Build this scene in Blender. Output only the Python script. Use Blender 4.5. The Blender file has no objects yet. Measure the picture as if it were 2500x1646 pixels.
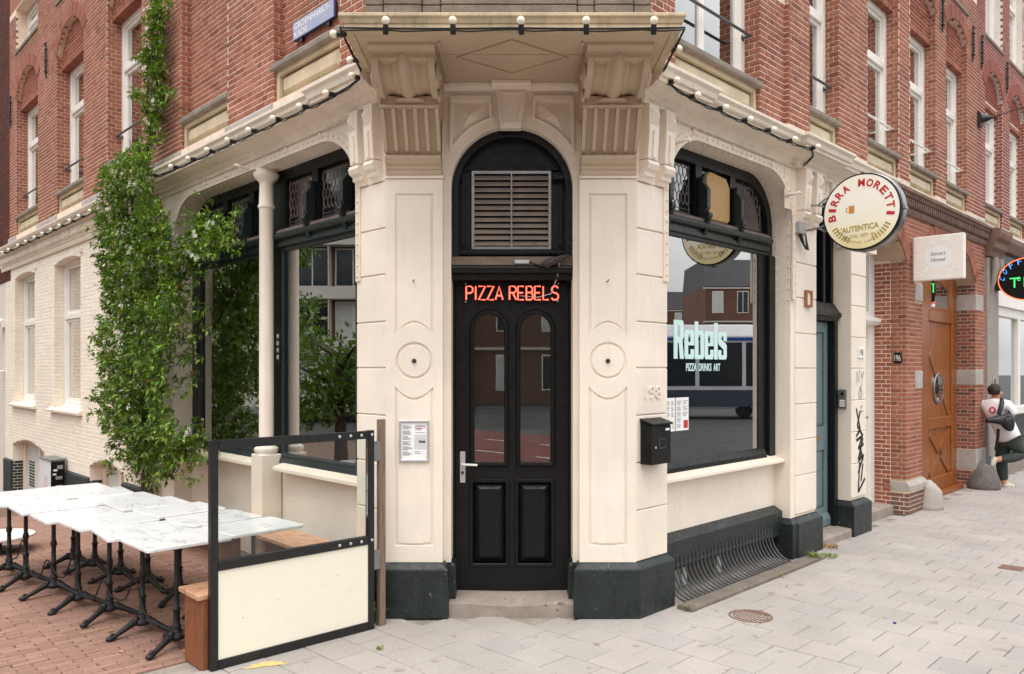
import bpy, bmesh, math, random
from math import sin, cos, pi, radians, sqrt, atan2
from mathutils import Vector, Matrix
from mathutils.geometry import tessellate_polygon

random.seed(7)
scene = bpy.context.scene
COL = scene.collection

# ------------------------------------------------------------------ camera
F_PX, CX_PX, CY_PX, CAM_H = 1944.0, 1250.0, 902.0, 1.9
D0 = F_PX * CAM_H / 610.0
cam_data = bpy.data.cameras.new("camera")
cam_data.sensor_width = 36.0
cam_data.lens = F_PX / 2500.0 * 36.0
cam_data.shift_x = 0.0
cam_data.shift_y = (CY_PX - 823.0) / 2500.0
cam_data.clip_start = 0.05
cam_data.clip_end = 2000.0
cam = bpy.data.objects.new("camera", cam_data)
cam.location = (0, -D0, CAM_H)
cam.rotation_euler = (radians(90), 0, 0)
COL.objects.link(cam)
scene.camera = cam

# ------------------------------------------------------------------ sky and sun (overcast)
SUN_EL, SUN_AZ = 66.0, 190.0          # azimuth clockwise from +Y (north)
world = bpy.data.worlds.new("World")
scene.world = world
world.use_nodes = True
wn, wl = world.node_tree.nodes, world.node_tree.links
wn.clear()
w_out = wn.new("ShaderNodeOutputWorld")
w_bg = wn.new("ShaderNodeBackground")
w_sky = wn.new("ShaderNodeTexSky")
w_sky.sky_type = 'NISHITA'
w_sky.sun_disc = False
w_sky.sun_elevation = radians(SUN_EL)
w_sky.sun_rotation = radians(SUN_AZ)
w_sky.dust_density = 4.0
w_sky.air_density = 1.0
w_tc = wn.new("ShaderNodeTexCoord")
w_map = wn.new("ShaderNodeMapping")
w_map.inputs["Scale"].default_value = (1, 1, 2.4)
w_noise = wn.new("ShaderNodeTexNoise")
w_noise.inputs["Scale"].default_value = 2.2
w_noise.inputs["Detail"].default_value = 6
w_ramp = wn.new("ShaderNodeValToRGB")
w_ramp.color_ramp.elements[0].position = 0.32
w_ramp.color_ramp.elements[0].color = (6.0, 6.1, 6.3, 1)
w_ramp.color_ramp.elements[1].position = 0.68
w_ramp.color_ramp.elements[1].color = (10.5, 10.4, 10.2, 1)
w_mix = wn.new("ShaderNodeMix")
w_mix.data_type = 'RGBA'
w_mix.inputs[0].default_value = 0.85      # cloud cover over the clear sky
wl.new(w_tc.outputs["Generated"], w_map.inputs["Vector"])
wl.new(w_map.outputs["Vector"], w_noise.inputs["Vector"])
wl.new(w_noise.outputs["Fac"], w_ramp.inputs["Fac"])
wl.new(w_sky.outputs["Color"], w_mix.inputs[6])
wl.new(w_ramp.outputs["Color"], w_mix.inputs[7])
# overcast luminance: the zenith is about three times as bright as the horizon
w_sep = wn.new("ShaderNodeSeparateXYZ"); wl.new(w_tc.outputs["Generated"], w_sep.inputs[0])
w_grad = wn.new("ShaderNodeMapRange"); w_grad.inputs["To Min"].default_value = .70; w_grad.inputs["To Max"].default_value = 1.75
wl.new(w_sep.outputs["Z"], w_grad.inputs["Value"])
w_mul = wn.new("ShaderNodeVectorMath"); w_mul.operation = 'SCALE'
wl.new(w_mix.outputs[2], w_mul.inputs[0]); wl.new(w_grad.outputs[0], w_mul.inputs["Scale"])
wl.new(w_mul.outputs[0], w_bg.inputs["Color"])
w_bg.inputs["Strength"].default_value = 0.15
wl.new(w_bg.outputs[0], w_out.inputs[0])

sun_data = bpy.data.lights.new("sun", 'SUN')
sun_data.energy = 1.2
sun_data.angle = radians(35)
sun_data.color = (1.0, 0.96, 0.91)
sun = bpy.data.objects.new("sun", sun_data)
az, el = radians(SUN_AZ), radians(SUN_EL)
to_sun = Vector((sin(az) * cos(el), cos(az) * cos(el), sin(el)))
sun.rotation_euler = to_sun.to_track_quat('Z', 'Y').to_euler()
COL.objects.link(sun)

vs = scene.view_settings
vs.view_transform = 'Standard'
vs.look = 'None'
vs.exposure = 0.33
vs.gamma = 1.0
vs.use_curve_mapping = False
scene.cycles.max_bounces = 7
scene.cycles.transparent_max_bounces = 12
scene.cycles.use_denoising = True

# ------------------------------------------------------------------ frames: facade coordinates u (along), w (out of the wall), z
class Fr:
    def __init__(s, o, D):
        s.o = Vector((o[0], o[1], 0)); s.D = Vector((D[0], D[1], 0)).normalized()
        s.N = Vector((0, 0, 0))
    def p(s, u, w, z):
        return Vector((s.o.x + u*s.D.x + w*s.N.x, s.o.y + u*s.D.y + w*s.N.y, z))
TL, TR = radians(43.5), radians(44.4)
YP = 0.045
FR = Fr(((1554.5-CX_PX)/F_PX*(YP+D0), YP), (sin(TR), cos(TR))); FR.N = Vector((cos(TR), -sin(TR), 0))
FL = Fr(((940.5-CX_PX)/F_PX*(YP+D0), YP), (-sin(TL), cos(TL))); FL.N = Vector((-cos(TL), -sin(TL), 0))
FC = Fr((0, YP), (1, 0)); FC.N = Vector((0, -1, 0))
FG = Fr((0, 0), (1, 0)); FG.N = Vector((0, 1, 0))       # plain world frame: u=x, w=y
def sub(fr, u, w, axis=None, nrm=None):
    f = Fr((0, 0), (1, 0)); q = fr.p(u, w, 0); f.o = q
    f.D = (axis or fr.D).copy(); f.N = (nrm or fr.N).copy(); return f

# ------------------------------------------------------------------ mesh builder
class MB:
    def __init__(s): s.v = []; s.f = []
    def add(s, vs_, fs_):
        b = len(s.v); s.v += [tuple(x) for x in vs_]; s.f += [tuple(i+b for i in f) for f in fs_]; return s
    def box(s, fr, u0, u1, w0, w1, z0, z1):
        P = [fr.p(u, w, z) for z in (z0, z1) for w in (w0, w1) for u in (u0, u1)]
        return s.add(P, [(0,1,3,2),(4,6,7,5),(0,4,5,1),(2,3,7,6),(0,2,6,4),(1,5,7,3)])
    def prism(s, fr, poly, w0, w1, holes=(), back=True):
        loops = [poly] + list(holes)
        flat = [p for l in loops for p in l]; n = len(flat)
        tris = tessellate_polygon([[Vector((p[0], p[1], 0)) for p in l] for l in loops])
        vs_ = [fr.p(u, w1, z) for u, z in flat] + [fr.p(u, w0, z) for u, z in flat]
        fs_ = [tuple(t) for t in tris]
        if back: fs_ += [tuple(i+n for i in t)[::-1] for t in tris]
        k = 0
        for l in loops:
            m = len(l)
            for i in range(m):
                a, b = k+i, k+(i+1) % m; fs_.append((a, b, b+n, a+n))
            k += m
        return s.add(vs_, fs_)
    def prof(s, fr, poly, u0, u1):          # profile of (w, z) extruded along u
        n = len(poly)
        tris = tessellate_polygon([[Vector((p[0], p[1], 0)) for p in poly]])
        vs_ = [fr.p(u0, w, z) for w, z in poly] + [fr.p(u1, w, z) for w, z in poly]
        fs_ = [tuple(t) for t in tris] + [tuple(i+n for i in t)[::-1] for t in tris]
        fs_ += [(i, (i+1) % n, (i+1) % n+n, i+n) for i in range(n)]
        return s.add(vs_, fs_)
    def zprism(s, fr, poly, z0, z1):        # plan polygon of (u, w) extruded in z
        n = len(poly)
        tris = tessellate_polygon([[Vector((p[0], p[1], 0)) for p in poly]])
        vs_ = [fr.p(u, w, z1) for u, w in poly] + [fr.p(u, w, z0) for u, w in poly]
        fs_ = [tuple(t) for t in tris] + [tuple(i+n for i in t)[::-1] for t in tris]
        fs_ += [(i, (i+1) % n, (i+1) % n+n, i+n) for i in range(n)]
        return s.add(vs_, fs_)
    def frustum(s, fr, u0, u1, z0, z1, w0, w1, du, dz):   # raised field with chamfered sides
        P = [fr.p(*q) for q in ((u0,w0,z0),(u1,w0,z0),(u1,w0,z1),(u0,w0,z1),(u0+du,w1,z0+dz),(u1-du,w1,z0+dz),(u1-du,w1,z1-dz),(u0+du,w1,z1-dz))]
        return s.add(P, [(4,5,6,7),(0,1,5,4),(1,2,6,5),(2,3,7,6),(3,0,4,7),(3,2,1,0)])
    def sweep(s, path, profile, closed=False):            # plan path of (x, y); profile (offset to the left-hand outside, z)
        pts = [Vector((p[0], p[1])) for p in path]; n = len(pts); m = len(profile); vs_ = []
        for i in range(n):
            d0 = (pts[i]-pts[i-1]).normalized() if i > 0 else None
            d1 = (pts[i+1]-pts[i]).normalized() if i < n-1 else None
            if d0 is None: d0 = d1
            if d1 is None: d1 = d0
            n0 = Vector((d0.y, -d0.x)); n1 = Vector((d1.y, -d1.x))
            b = (n0+n1); b = b/max(1e-6, b.length); b = b/max(.25, b.dot(n0))
            for o, z in profile: vs_.append((pts[i].x+b.x*o, pts[i].y+b.y*o, z))
        fs_ = []
        for i in range(n-1):
            for j in range(m-1):
                fs_.append((i*m+j, (i+1)*m+j, (i+1)*m+j+1, i*m+j+1))
        fs_.append(tuple(range(m))); fs_.append(tuple(reversed(range((n-1)*m, n*m))))
        return s.add(vs_, fs_)
    def ring(s, fr, a, b, w0, w1, closed=False):          # band between polylines a and b ((u,z)), from w0 to w1
        n = len(a)
        vs_ = [fr.p(u, w1, z) for u, z in a]+[fr.p(u, w1, z) for u, z in b]+[fr.p(u, w0, z) for u, z in a]+[fr.p(u, w0, z) for u, z in b]
        fs_ = []
        for i in range(n if closed else n-1):
            j = (i+1) % n
            fs_ += [(i, j, n+j, n+i), (2*n+i, 3*n+i, 3*n+j, 2*n+j), (i, 2*n+i, 2*n+j, j), (n+i, n+j, 3*n+j, 3*n+i)]
        if not closed: fs_ += [(0, n, 3*n, 2*n), (n-1, 3*n-1, 4*n-1, 2*n-1)]
        return s.add(vs_, fs_)
    def tube(s, pts, r, n=8, caps=True):
        pts = [Vector(p) for p in pts]; m = len(pts); vs_ = []; up = None
        rs = r if isinstance(r, (list, tuple)) else [r]*m
        for i, p in enumerate(pts):
            t = (pts[min(i+1, m-1)]-pts[max(i-1, 0)])
            t = t.normalized() if t.length > 1e-9 else Vector((0, 0, 1))
            if up is None: up = Vector((0, 0, 1)) if abs(t.z) < .9 else Vector((1, 0, 0))
            a = t.cross(up); a = a.normalized() if a.length > 1e-6 else t.orthogonal().normalized()
            b = a.cross(t).normalized(); up = b
            for k in range(n):
                an = 2*pi*k/n; vs_.append(p + a*(cos(an)*rs[i]) + b*(sin(an)*rs[i]))
        fs_ = [(i*n+k, i*n+(k+1) % n, (i+1)*n+(k+1) % n, (i+1)*n+k) for i in range(m-1) for k in range(n)]
        if caps: fs_ += [tuple(reversed(range(n))), tuple(range((m-1)*n, m*n))]
        return s.add(vs_, fs_)
    def lathe(s, c, prof, n=16, ax=Vector((0, 0, 1)), sx=1.0, rot=0):  # prof (r, h) about axis ax at c
        c = Vector(c); ax = Vector(ax).normalized()
        a = Vector((1, 0, 0)) if abs(ax.x) < .9 else Vector((0, 1, 0))
        a = (a-ax*a.dot(ax)).normalized(); b = ax.cross(a); vs_ = []; m = len(prof)
        for r, h in prof:
            for k in range(n):
                an = 2*pi*k/n+rot; vs_.append(c+ax*h+a*(r*cos(an)*sx)+b*(r*sin(an)))
        fs_ = [(i*n+k, i*n+(k+1) % n, (i+1)*n+(k+1) % n, (i+1)*n+k) for i in range(m-1) for k in range(n)]
        fs_ += [tuple(reversed(range(n))), tuple(range((m-1)*n, m*n))]
        return s.add(vs_, fs_)
    def ball(s, c, r, n=12, m=8, sc=(1, 1, 1)):
        c = Vector(c); vs_ = [c+Vector((0, 0, -r*sc[2]))]
        for i in range(1, m):
            th = -pi/2+pi*i/m
            for k in range(n):
                an = 2*pi*k/n; vs_.append(c+Vector((r*cos(th)*cos(an)*sc[0], r*cos(th)*sin(an)*sc[1], r*sin(th)*sc[2])))
        vs_.append(c+Vector((0, 0, r*sc[2]))); L = len(vs_)-1
        fs_ = [(0, 1+(k+1) % n, 1+k) for k in range(n)]
        for i in range(m-2):
            for k in range(n): fs_.append((1+i*n+k, 1+i*n+(k+1) % n, 1+(i+1)*n+(k+1) % n, 1+(i+1)*n+k))
        fs_ += [(L, 1+(m-2)*n+k, 1+(m-2)*n+(k+1) % n) for k in range(n)]
        return s.add(vs_, fs_)
    def quad(s, *P): return s.add(P, [tuple(range(len(P)))])
    def mesh(s, name, fix=True):
        me = bpy.data.meshes.new(name); me.from_pydata(s.v, [], s.f); me.update()
        if fix:
            bm = bmesh.new(); bm.from_mesh(me)
            bmesh.ops.remove_doubles(bm, verts=bm.verts, dist=1e-5)
            bmesh.ops.recalc_face_normals(bm, faces=bm.faces); bm.to_mesh(me); bm.free()
        return me
    def build(s, name, mat, parent=None, smooth=None, bevel=0, fix=True):
        me = s.mesh(name, fix); me.materials.append(mat)
        o = bpy.data.objects.new(name, me); COL.objects.link(o)
        if smooth is not None:
            for p in me.polygons: p.use_smooth = True
            if smooth < 180:
                bm = bmesh.new(); bm.from_mesh(me)
                for e in bm.edges:
                    if len(e.link_faces) == 2 and e.calc_face_angle(0) > radians(smooth): e.smooth = False
                bm.to_mesh(me); bm.free()
        if bevel:
            b = o.modifiers.new("bevel", 'BEVEL'); b.width = bevel; b.segments = 1; b.limit_method = 'ANGLE'; b.angle_limit = radians(40)
        if parent is not None: attach(o, parent)
        return o
def attach(o, parent):
    o.parent = parent
    o.matrix_parent_inverse = world_of(parent).inverted()
def world_of(o):
    m = o.matrix_basis.copy()
    if o.parent: m = world_of(o.parent) @ o.matrix_parent_inverse @ m
    return m
def thing(name, label, cat, loc=(0, 0, 0), group=None):
    o = bpy.data.objects.new(name, None); COL.objects.link(o); o.location = loc; o.empty_display_size = .1
    return tag(o, label, cat, group)
def tag(o, label, cat=None, group=None, kind=None):
    o["label"] = label
    if cat: o["category"] = cat
    if group: o["group"] = group
    if kind: o["kind"] = kind
    return o
def structure(o): o["kind"] = "structure"; return o
def stuff(o): o["kind"] = "stuff"; return o
def arc(cu, cz, ru, rz, a0, a1, n):
    return [(cu+ru*cos(a0+(a1-a0)*i/n), cz+rz*sin(a0+(a1-a0)*i/n)) for i in range(n+1)]

# ------------------------------------------------------------------ materials
def srgb(r, g, b):
    f = lambda c: (c/255/12.92) if c/255 <= .04045 else ((c/255+.055)/1.055)**2.4
    return (f(r), f(g), f(b))
def nodes_of(name):
    m = bpy.data.materials.new(name); m.use_nodes = True
    nt = m.node_tree; return m, nt, nt.nodes["Principled BSDF"]
def coords(nt): return nt.nodes.new("ShaderNodeTexCoord").outputs["Object"]
def noise(nt, vec, scale, detail=4, rough=.55, dist=0.0):
    n = nt.nodes.new("ShaderNodeTexNoise"); n.inputs["Scale"].default_value = scale
    n.inputs["Detail"].default_value = detail; n.inputs["Roughness"].default_value = rough
    n.inputs["Distortion"].default_value = dist
    if vec is not None: nt.links.new(vec, n.inputs["Vector"])
    return n.outputs["Fac"]
def ramp(nt, fac, stops):
    r = nt.nodes.new("ShaderNodeValToRGB"); e = r.color_ramp.elements
    while len(e) < len(stops): e.new(.5)
    for i, (p, c) in enumerate(stops):
        e[i].position = p; e[i].color = (*c, 1) if not isinstance(c, float) else (c, c, c, 1)
    nt.links.new(fac, r.inputs["Fac"]); return r.outputs["Color"]
def mixc(nt, fac, a, b, mode='MIX'):
    n = nt.nodes.new("ShaderNodeMix"); n.data_type = 'RGBA'; n.blend_type = mode
    for sock, x in ((n.inputs[0], fac), (n.inputs[6], a), (n.inputs[7], b)):
        if isinstance(x, (int, float)): sock.default_value = x
        elif isinstance(x, tuple): sock.default_value = (*x, 1)
        else: nt.links.new(x, sock)
    return n.outputs[2]
def mathn(nt, op, a, b=None):
    n = nt.nodes.new("ShaderNodeMath"); n.operation = op
    for i, x in enumerate((a, b)):
        if x is None: continue
        if isinstance(x, (int, float)): n.inputs[i].default_value = x
        else: nt.links.new(x, n.inputs[i])
    return n.outputs[0]
def mapping(nt, vec, scale=(1, 1, 1), rot=(0, 0, 0)):
    n = nt.nodes.new("ShaderNodeMapping"); n.inputs["Scale"].default_value = scale; n.inputs["Rotation"].default_value = rot
    nt.links.new(vec, n.inputs["Vector"]); return n.outputs["Vector"]
def bump(nt, p, h, strength=.3, dist=.01):
    b = nt.nodes.new("ShaderNodeBump"); b.inputs["Strength"].default_value = strength; b.inputs["Distance"].default_value = dist
    nt.links.new(h, b.inputs["Height"]); nt.links.new(b.outputs["Normal"], p.inputs["Normal"])
def paint(name, col, rough=.55, var=.06, scale=2.0, bumps=.08, bscale=35, streak=0.0, chip=None, chipamt=.72, metal=0.0, spec=.5, rand=0.0, speck=None, speckamt=.66):
    m, nt, p = nodes_of(name); c = coords(nt)
    lo = tuple(max(0, x*(1-var)) for x in col); hi = tuple(min(1, x*(1+var)) for x in col)
    out = ramp(nt, noise(nt, c, scale, 5), [(.3, lo), (.7, hi)])
    if streak:      # rain streaks with a shape of their own
        sn = noise(nt, mapping(nt, c, (7, 7, .5)), 3.0, 4)
        out = mixc(nt, ramp(nt, sn, [(.52, 0.0), (.78, float(streak))]), out, tuple(x*.55 for x in col))
    if rand:
        oi = nt.nodes.new("ShaderNodeObjectInfo"); ge = nt.nodes.new("ShaderNodeNewGeometry")
        rr = mathn(nt, 'FRACT', mathn(nt, 'ADD', oi.outputs["Random"], ge.outputs["Random Per Island"]))
        out = mixc(nt, 1.0, out, ramp(nt, rr, [(0, (1-rand,)*3), (1, (1+rand*.5,)*3)]), 'MULTIPLY')
    if chip:
        cn = noise(nt, c, 9.0, 8, .72)
        out = mixc(nt, ramp(nt, cn, [(chipamt, 0.0), (chipamt+.02, 1.0)]), out, chip)
    if speck:
        cn = noise(nt, c, 60.0, 3, .6)
        out = mixc(nt, ramp(nt, cn, [(speckamt, 0.0), (speckamt+.03, .8)]), out, speck)
    nt.links.new(out, p.inputs["Base Color"])
    rn = noise(nt, c, scale*4, 4)
    nt.links.new(ramp(nt, rn, [(.3, float(max(.05, rough-.1))), (.7, float(min(1, rough+.12)))]), p.inputs["Roughness"])
    p.inputs["Metallic"].default_value = metal
    p.inputs["Specular IOR Level"].default_value = spec
    if bumps: bump(nt, p, noise(nt, c, bscale, 5, .6), bumps, .02)
    return m
def brickmat(name, cols, rough=.85):
    m, nt, p = nodes_of(name); c = coords(nt)
    oi = nt.nodes.new("ShaderNodeObjectInfo"); ge = nt.nodes.new("ShaderNodeNewGeometry")
    rr = mathn(nt, 'FRACT', mathn(nt, 'ADD', oi.outputs["Random"], ge.outputs["Random Per Island"]))
    n = len(cols)
    base = ramp(nt, rr, [(i/max(1, n-1), x) for i, x in enumerate(cols)])
    out = mixc(nt, 1.0, base, ramp(nt, noise(nt, ge.outputs["Position"], 45, 6, .65), [(.25, (.72,)*3), (.75, (1.22,)*3)]), 'MULTIPLY')
    out = mixc(nt, 1.0, out, ramp(nt, noise(nt, ge.outputs["Position"], .9, 4), [(.3, (.86,)*3), (.7, (1.1,)*3)]), 'MULTIPLY')
    nt.links.new(out, p.inputs["Base Color"]); p.inputs["Roughness"].default_value = rough
    p.inputs["Specular IOR Level"].default_value = .25
    bump(nt, p, noise(nt, ge.outputs["Position"], 120, 5, .7), .5, .004)
    return m
def glassmat(name, tint=(.92, .96, .95), boost=4.0, rough=0.0, base=.21):
    m = bpy.data.materials.new(name); m.use_nodes = True; nt = m.node_tree; nt.nodes.clear()
    out = nt.nodes.new("ShaderNodeOutputMaterial"); mx = nt.nodes.new("ShaderNodeMixShader")
    tr = nt.nodes.new("ShaderNodeBsdfTransparent"); tr.inputs["Color"].default_value = (*tint, 1)
    gl = nt.nodes.new("ShaderNodeBsdfGlossy"); gl.inputs["Roughness"].default_value = rough
    fr = nt.nodes.new("ShaderNodeFresnel"); fr.inputs["IOR"].default_value = 1.5
    b = nt.nodes.new("ShaderNodeBump"); b.inputs["Strength"].default_value = .02; b.inputs["Distance"].default_value = .01
    nz = nt.nodes.new("ShaderNodeTexNoise"); nz.inputs["Scale"].default_value = 1.3
    nt.links.new(nt.nodes.new("ShaderNodeTexCoord").outputs["Object"], nz.inputs["Vector"])
    nt.links.new(nz.outputs["Fac"], b.inputs["Height"]); nt.links.new(b.outputs["Normal"], gl.inputs["Normal"])
    mu = nt.nodes.new("ShaderNodeMath"); mu.operation = 'MULTIPLY_ADD'; mu.inputs[1].default_value = boost; mu.inputs[2].default_value = base; mu.use_clamp = True
    nt.links.new(fr.outputs[0], mu.inputs[0]); nt.links.new(mu.outputs[0], mx.inputs[0])
    nt.links.new(tr.outputs[0], mx.inputs[1]); nt.links.new(gl.outputs[0], mx.inputs[2]); nt.links.new(mx.outputs[0], out.inputs[0])
    return m
def emis(name, col, strength):
    m, nt, p = nodes_of(name); p.inputs["Base Color"].default_value = (*col, 1)
    p.inputs["Emission Color"].default_value = (*col, 1); p.inputs["Emission Strength"].default_value = strength
    return m

CREAM = srgb(236, 224, 208)
m_cream = paint("cream_paint", CREAM, .55, .085, 1.3, .14, 30, streak=.16, speck=srgb(150, 130, 106), speckamt=.745, chip=srgb(196, 176, 150), chipamt=.70)
m_cream_worn = paint("cream_paint_weathered", srgb(228, 215, 197), .6, .08, 2.5, .12, 30, streak=.45, chip=srgb(150, 110, 70), chipamt=.70)
m_cream_peel = paint("cream_paint_peeling", srgb(233, 217, 198), .6, .07, 2.5, .1, 30, streak=.3, chip=srgb(240, 239, 236), chipamt=.585)
m_sill = paint("cream_sill_paint", srgb(229, 215, 197), .5, .05, 3)
m_soffit_shaded = paint("canopy_soffit_shaded_paint", srgb(192, 172, 147), .65, .06, 3, .1, 40, streak=.2)  # paint tone darkened: part of the shade under the canopy sits in this colour
m_canopy = paint("canopy_edge_weathered", srgb(196, 178, 146), .7, .18, 5, .25, 40, streak=.75, chip=srgb(90, 74, 52), chipamt=.66)
m_green = paint("dark_green_paint", srgb(24, 35, 35), .38, .35, 5, .1, 40, speck=srgb(130, 134, 130), speckamt=.70)
m_plinth = paint("dark_green_plinth", srgb(27, 36, 36), .45, .45, 5, .25, 40, speck=srgb(150, 152, 150), speckamt=.675, chip=srgb(120, 116, 110), chipamt=.665)
m_black = paint("black_door_paint", srgb(15, 16, 16), .4, .25, 6, .1, 40, speck=srgb(90, 90, 88), speckamt=.735, spec=.3)
m_blackframe = paint("black_frame_paint", srgb(16, 20, 21), .4, .25, 5, .08, 40, spec=.3)
m_white = paint("white_window_paint", srgb(236, 232, 224), .45, .04, 4)
m_stonepanel = paint("sandstone_panel", srgb(206, 190, 162), .85, .16, 4, .3, 60, streak=.4)
m_greystone = paint("grey_bluestone", srgb(172, 164, 158), .85, .16, 5, .35, 60)
m_sillstone = paint("weathered_sill_stone", srgb(138, 128, 118), .9, .22, 7, .4, 50, streak=.4)
m_parapet = paint("parapet_stone", srgb(128, 116, 104), .92, .28, 6, .5, 50, streak=.5)
m_mortar = paint("mortar", srgb(232, 211, 190), .95, .12, 6, .4, 80)
m_brick = brickmat("red_brick", [srgb(158, 96, 77), srgb(166, 106, 86), srgb(148, 87, 70), srgb(170, 114, 93), srgb(160, 98, 79), srgb(132, 80, 68), srgb(163, 106, 87), srgb(152, 95, 77)])
m_brick_low = brickmat("mixed_brick", [srgb(152, 92, 76), srgb(160, 100, 84), srgb(100, 76, 70), srgb(154, 96, 80), srgb(144, 86, 72), srgb(88, 70, 66), srgb(158, 98, 82)])
m_brick_dark = brickmat("dark_brick", [srgb(96, 52, 44), srgb(84, 46, 40), srgb(108, 60, 50), srgb(76, 44, 40)])
m_brick_cream = paint("painted_brick", srgb(240, 229, 212), .6, .04, 3, .2, 60, rand=.05)
m_brick_black = paint("black_painted_brick", srgb(46, 52, 54), .6, .2, 6, .3, 60)
m_terracotta = paint("brick_cornice", srgb(120, 92, 80), .85, .25, 6, .4, 60)
m_glass = glassmat("window_glass")
m_glass_door = glassmat("door_glass", (.9, .93, .92), 2.6, base=.06)
m_glass_up = glassmat("upper_window_glass", (.8, .86, .86), 3.0)
m_glass_screen = glassmat("screen_glass", (.95, .97, .96), 1.0, base=0.0)
m_metal = paint("grey_metal", srgb(150, 150, 150), .35, .1, 10, .05, metal=.9)
m_alu = paint("brushed_aluminium", srgb(205, 205, 205), .35, .05, 10, 0, metal=.6)
m_iron = paint("black_iron", srgb(32, 32, 33), .45, .3, 12, .15, 60)
m_rail = paint("grey_rail", srgb(74, 76, 78), .45, .15, 12, .05)
m_rubber = paint("black_cable", srgb(22, 22, 22), .6, .1, 8, 0)
m_socket = paint("black_socket", srgb(26, 25, 24), .5, .1, 8, 0)
m_bulb, _nt, _p = nodes_of("milky_bulb")
_p.inputs["Base Color"].default_value = (*srgb(244, 236, 214), 1); _p.inputs["Roughness"].default_value = .25
_p.inputs["Subsurface Weight"].default_value = .3; _p.inputs["Subsurface Radius"].default_value = (.02, .02, .02)
# ------------------------------------------------------------------ ground
def to_px(p):
    d = p[1]+D0
    if d < .3: return None
    return CX_PX+F_PX*p[0]/d, CY_PX-F_PX*(p[2]-CAM_H)/d, d
def in_view(p, m=60):
    q = to_px(p)
    return q is not None and -m < q[0] < 2500+m and -m < q[1] < 1646+m
def lr(fr, x, y):
    q = Vector((x-fr.o.x, y-fr.o.y, 0)); return q.dot(fr.D), q.dot(fr.N)
def inside_building(x, y):
    return lr(FR, x, y)[1] < -.02 and lr(FL, x, y)[1] < -.02 and y > YP
def pieces(name, slots, mk, mat, parent, limit=300, rest_name=None):
    """slots: (matrix, size_key, (sx,sy,sz)); biggest 'limit' in view become objects, the rest one joined part."""
    vis = sorted(range(len(slots)), key=lambda i: -slots[i][1])
    top = [i for i in vis if slots[i][1] > 0][:limit]; tops = set(top)
    cache = {}
    for i in top:
        M_, k, dim = slots[i]; key = tuple(round(x, 3) for x in dim)
        if key not in cache:
            b = MB(); mk(b, Matrix.Identity(4), dim); me = b.mesh(name); me.materials.append(mat); cache[key] = me
        o = bpy.data.objects.new(name, cache[key]); COL.objects.link(o)
        o.matrix_basis = M_; o.parent = parent; o.matrix_parent_inverse = world_of(parent).inverted()
    b = MB()
    for i, (M_, k, dim) in enumerate(slots):
        if i not in tops: mk(b, M_, dim)
    if b.v:
        o = b.build(rest_name or name+"s_beyond", mat, parent, fix=False); stuff(o)
def mk_slab(b, M_, dim, ch=.004):
    a, c, h = dim[0]/2, dim[1]/2, dim[2]
    P = [(-a,-c,-h),(a,-c,-h),(a,c,-h),(-a,c,-h),(-a,-c,-ch),(a,-c,-ch),(a,c,-ch),(-a,c,-ch),(-a+ch,-c+ch,0),(a-ch,-c+ch,0),(a-ch,c-ch,0),(-a+ch,c-ch,0)]
    b.add([M_ @ Vector(p) for p in P], [(8,9,10,11),(4,5,9,8),(5,6,10,9),(6,7,11,10),(7,4,8,11),(0,1,5,4),(1,2,6,5),(2,3,7,6),(3,0,4,7)])
def mk_brick(b, M_, dim, ch=.003):      # x along, y height, z out of the face
    a, c, h = dim[0]/2, dim[1]/2, dim[2]
    P = [(-a,-c,-.03),(a,-c,-.03),(a,c,-.03),(-a,c,-.03),(-a,-c,h-ch),(a,-c,h-ch),(a,c,h-ch),(-a,c,h-ch),(-a+ch,-c+ch,h),(a-ch,-c+ch,h),(a-ch,c-ch,h),(-a+ch,c-ch,h)]
    b.add([M_ @ Vector(p) for p in P], [(8,9,10,11),(4,5,9,8),(5,6,10,9),(6,7,11,10),(7,4,8,11),(0,1,5,4),(1,2,6,5),(2,3,7,6),(3,0,4,7)])

def asphalt(name, col):
    return paint(name, col, .9, .18, 1.2, .4, 160)
m_ground = asphalt("asphalt", (.06, .06, .06))
m_redpath = asphalt("red_asphalt", srgb(120, 52, 44))
m_joint = paint("joint_sand", srgb(152, 143, 132), .95, .25, 8, .5, 120)
m_joint_dark = paint("joint_dirt", srgb(118, 92, 78), .95, .3, 8, .5, 120)
m_tile, _nt, _p = nodes_of("concrete_tile")
_g = _nt.nodes.new("ShaderNodeNewGeometry"); _oi = _nt.nodes.new("ShaderNodeObjectInfo")
_rr = mathn(_nt, 'FRACT', mathn(_nt, 'ADD', _oi.outputs["Random"], _g.outputs["Random Per Island"]))
_b = ramp(_nt, _rr, [(0, srgb(163, 157, 152)), (.3, srgb(168, 162, 156)), (.55, srgb(165, 159, 154)), (.8, srgb(171, 164, 157)), (1, srgb(161, 156, 152))])
_b = mixc(_nt, 1.0, _b, ramp(_nt, noise(_nt, _g.outputs["Position"], 230, 3, .7), [(.3, (.62,)*3), (.5, (1.0,)*3), (.72, (1.3,)*3)]), 'MULTIPLY')
_b = mixc(_nt, 1.0, _b, ramp(_nt, noise(_nt, _g.outputs["Position"], 1.1, 5), [(.3, (.86,)*3), (.7, (1.08,)*3)]), 'MULTIPLY')
_st = noise(_nt, _g.outputs["Position"], 6.5, 2, .4)
_b = mixc(_nt, ramp(_nt, _st, [(.69, 0.0), (.705, .4)]), _b, srgb(110, 100, 94))
_nt.links.new(_b, _p.inputs["Base Color"]); _p.inputs["Roughness"].default_value = .9; _p.inputs["Specular IOR Level"].default_value = .25
bump(_nt, _p, noise(_nt, _g.outputs["Position"], 260, 4, .7), .35, .004)
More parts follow.
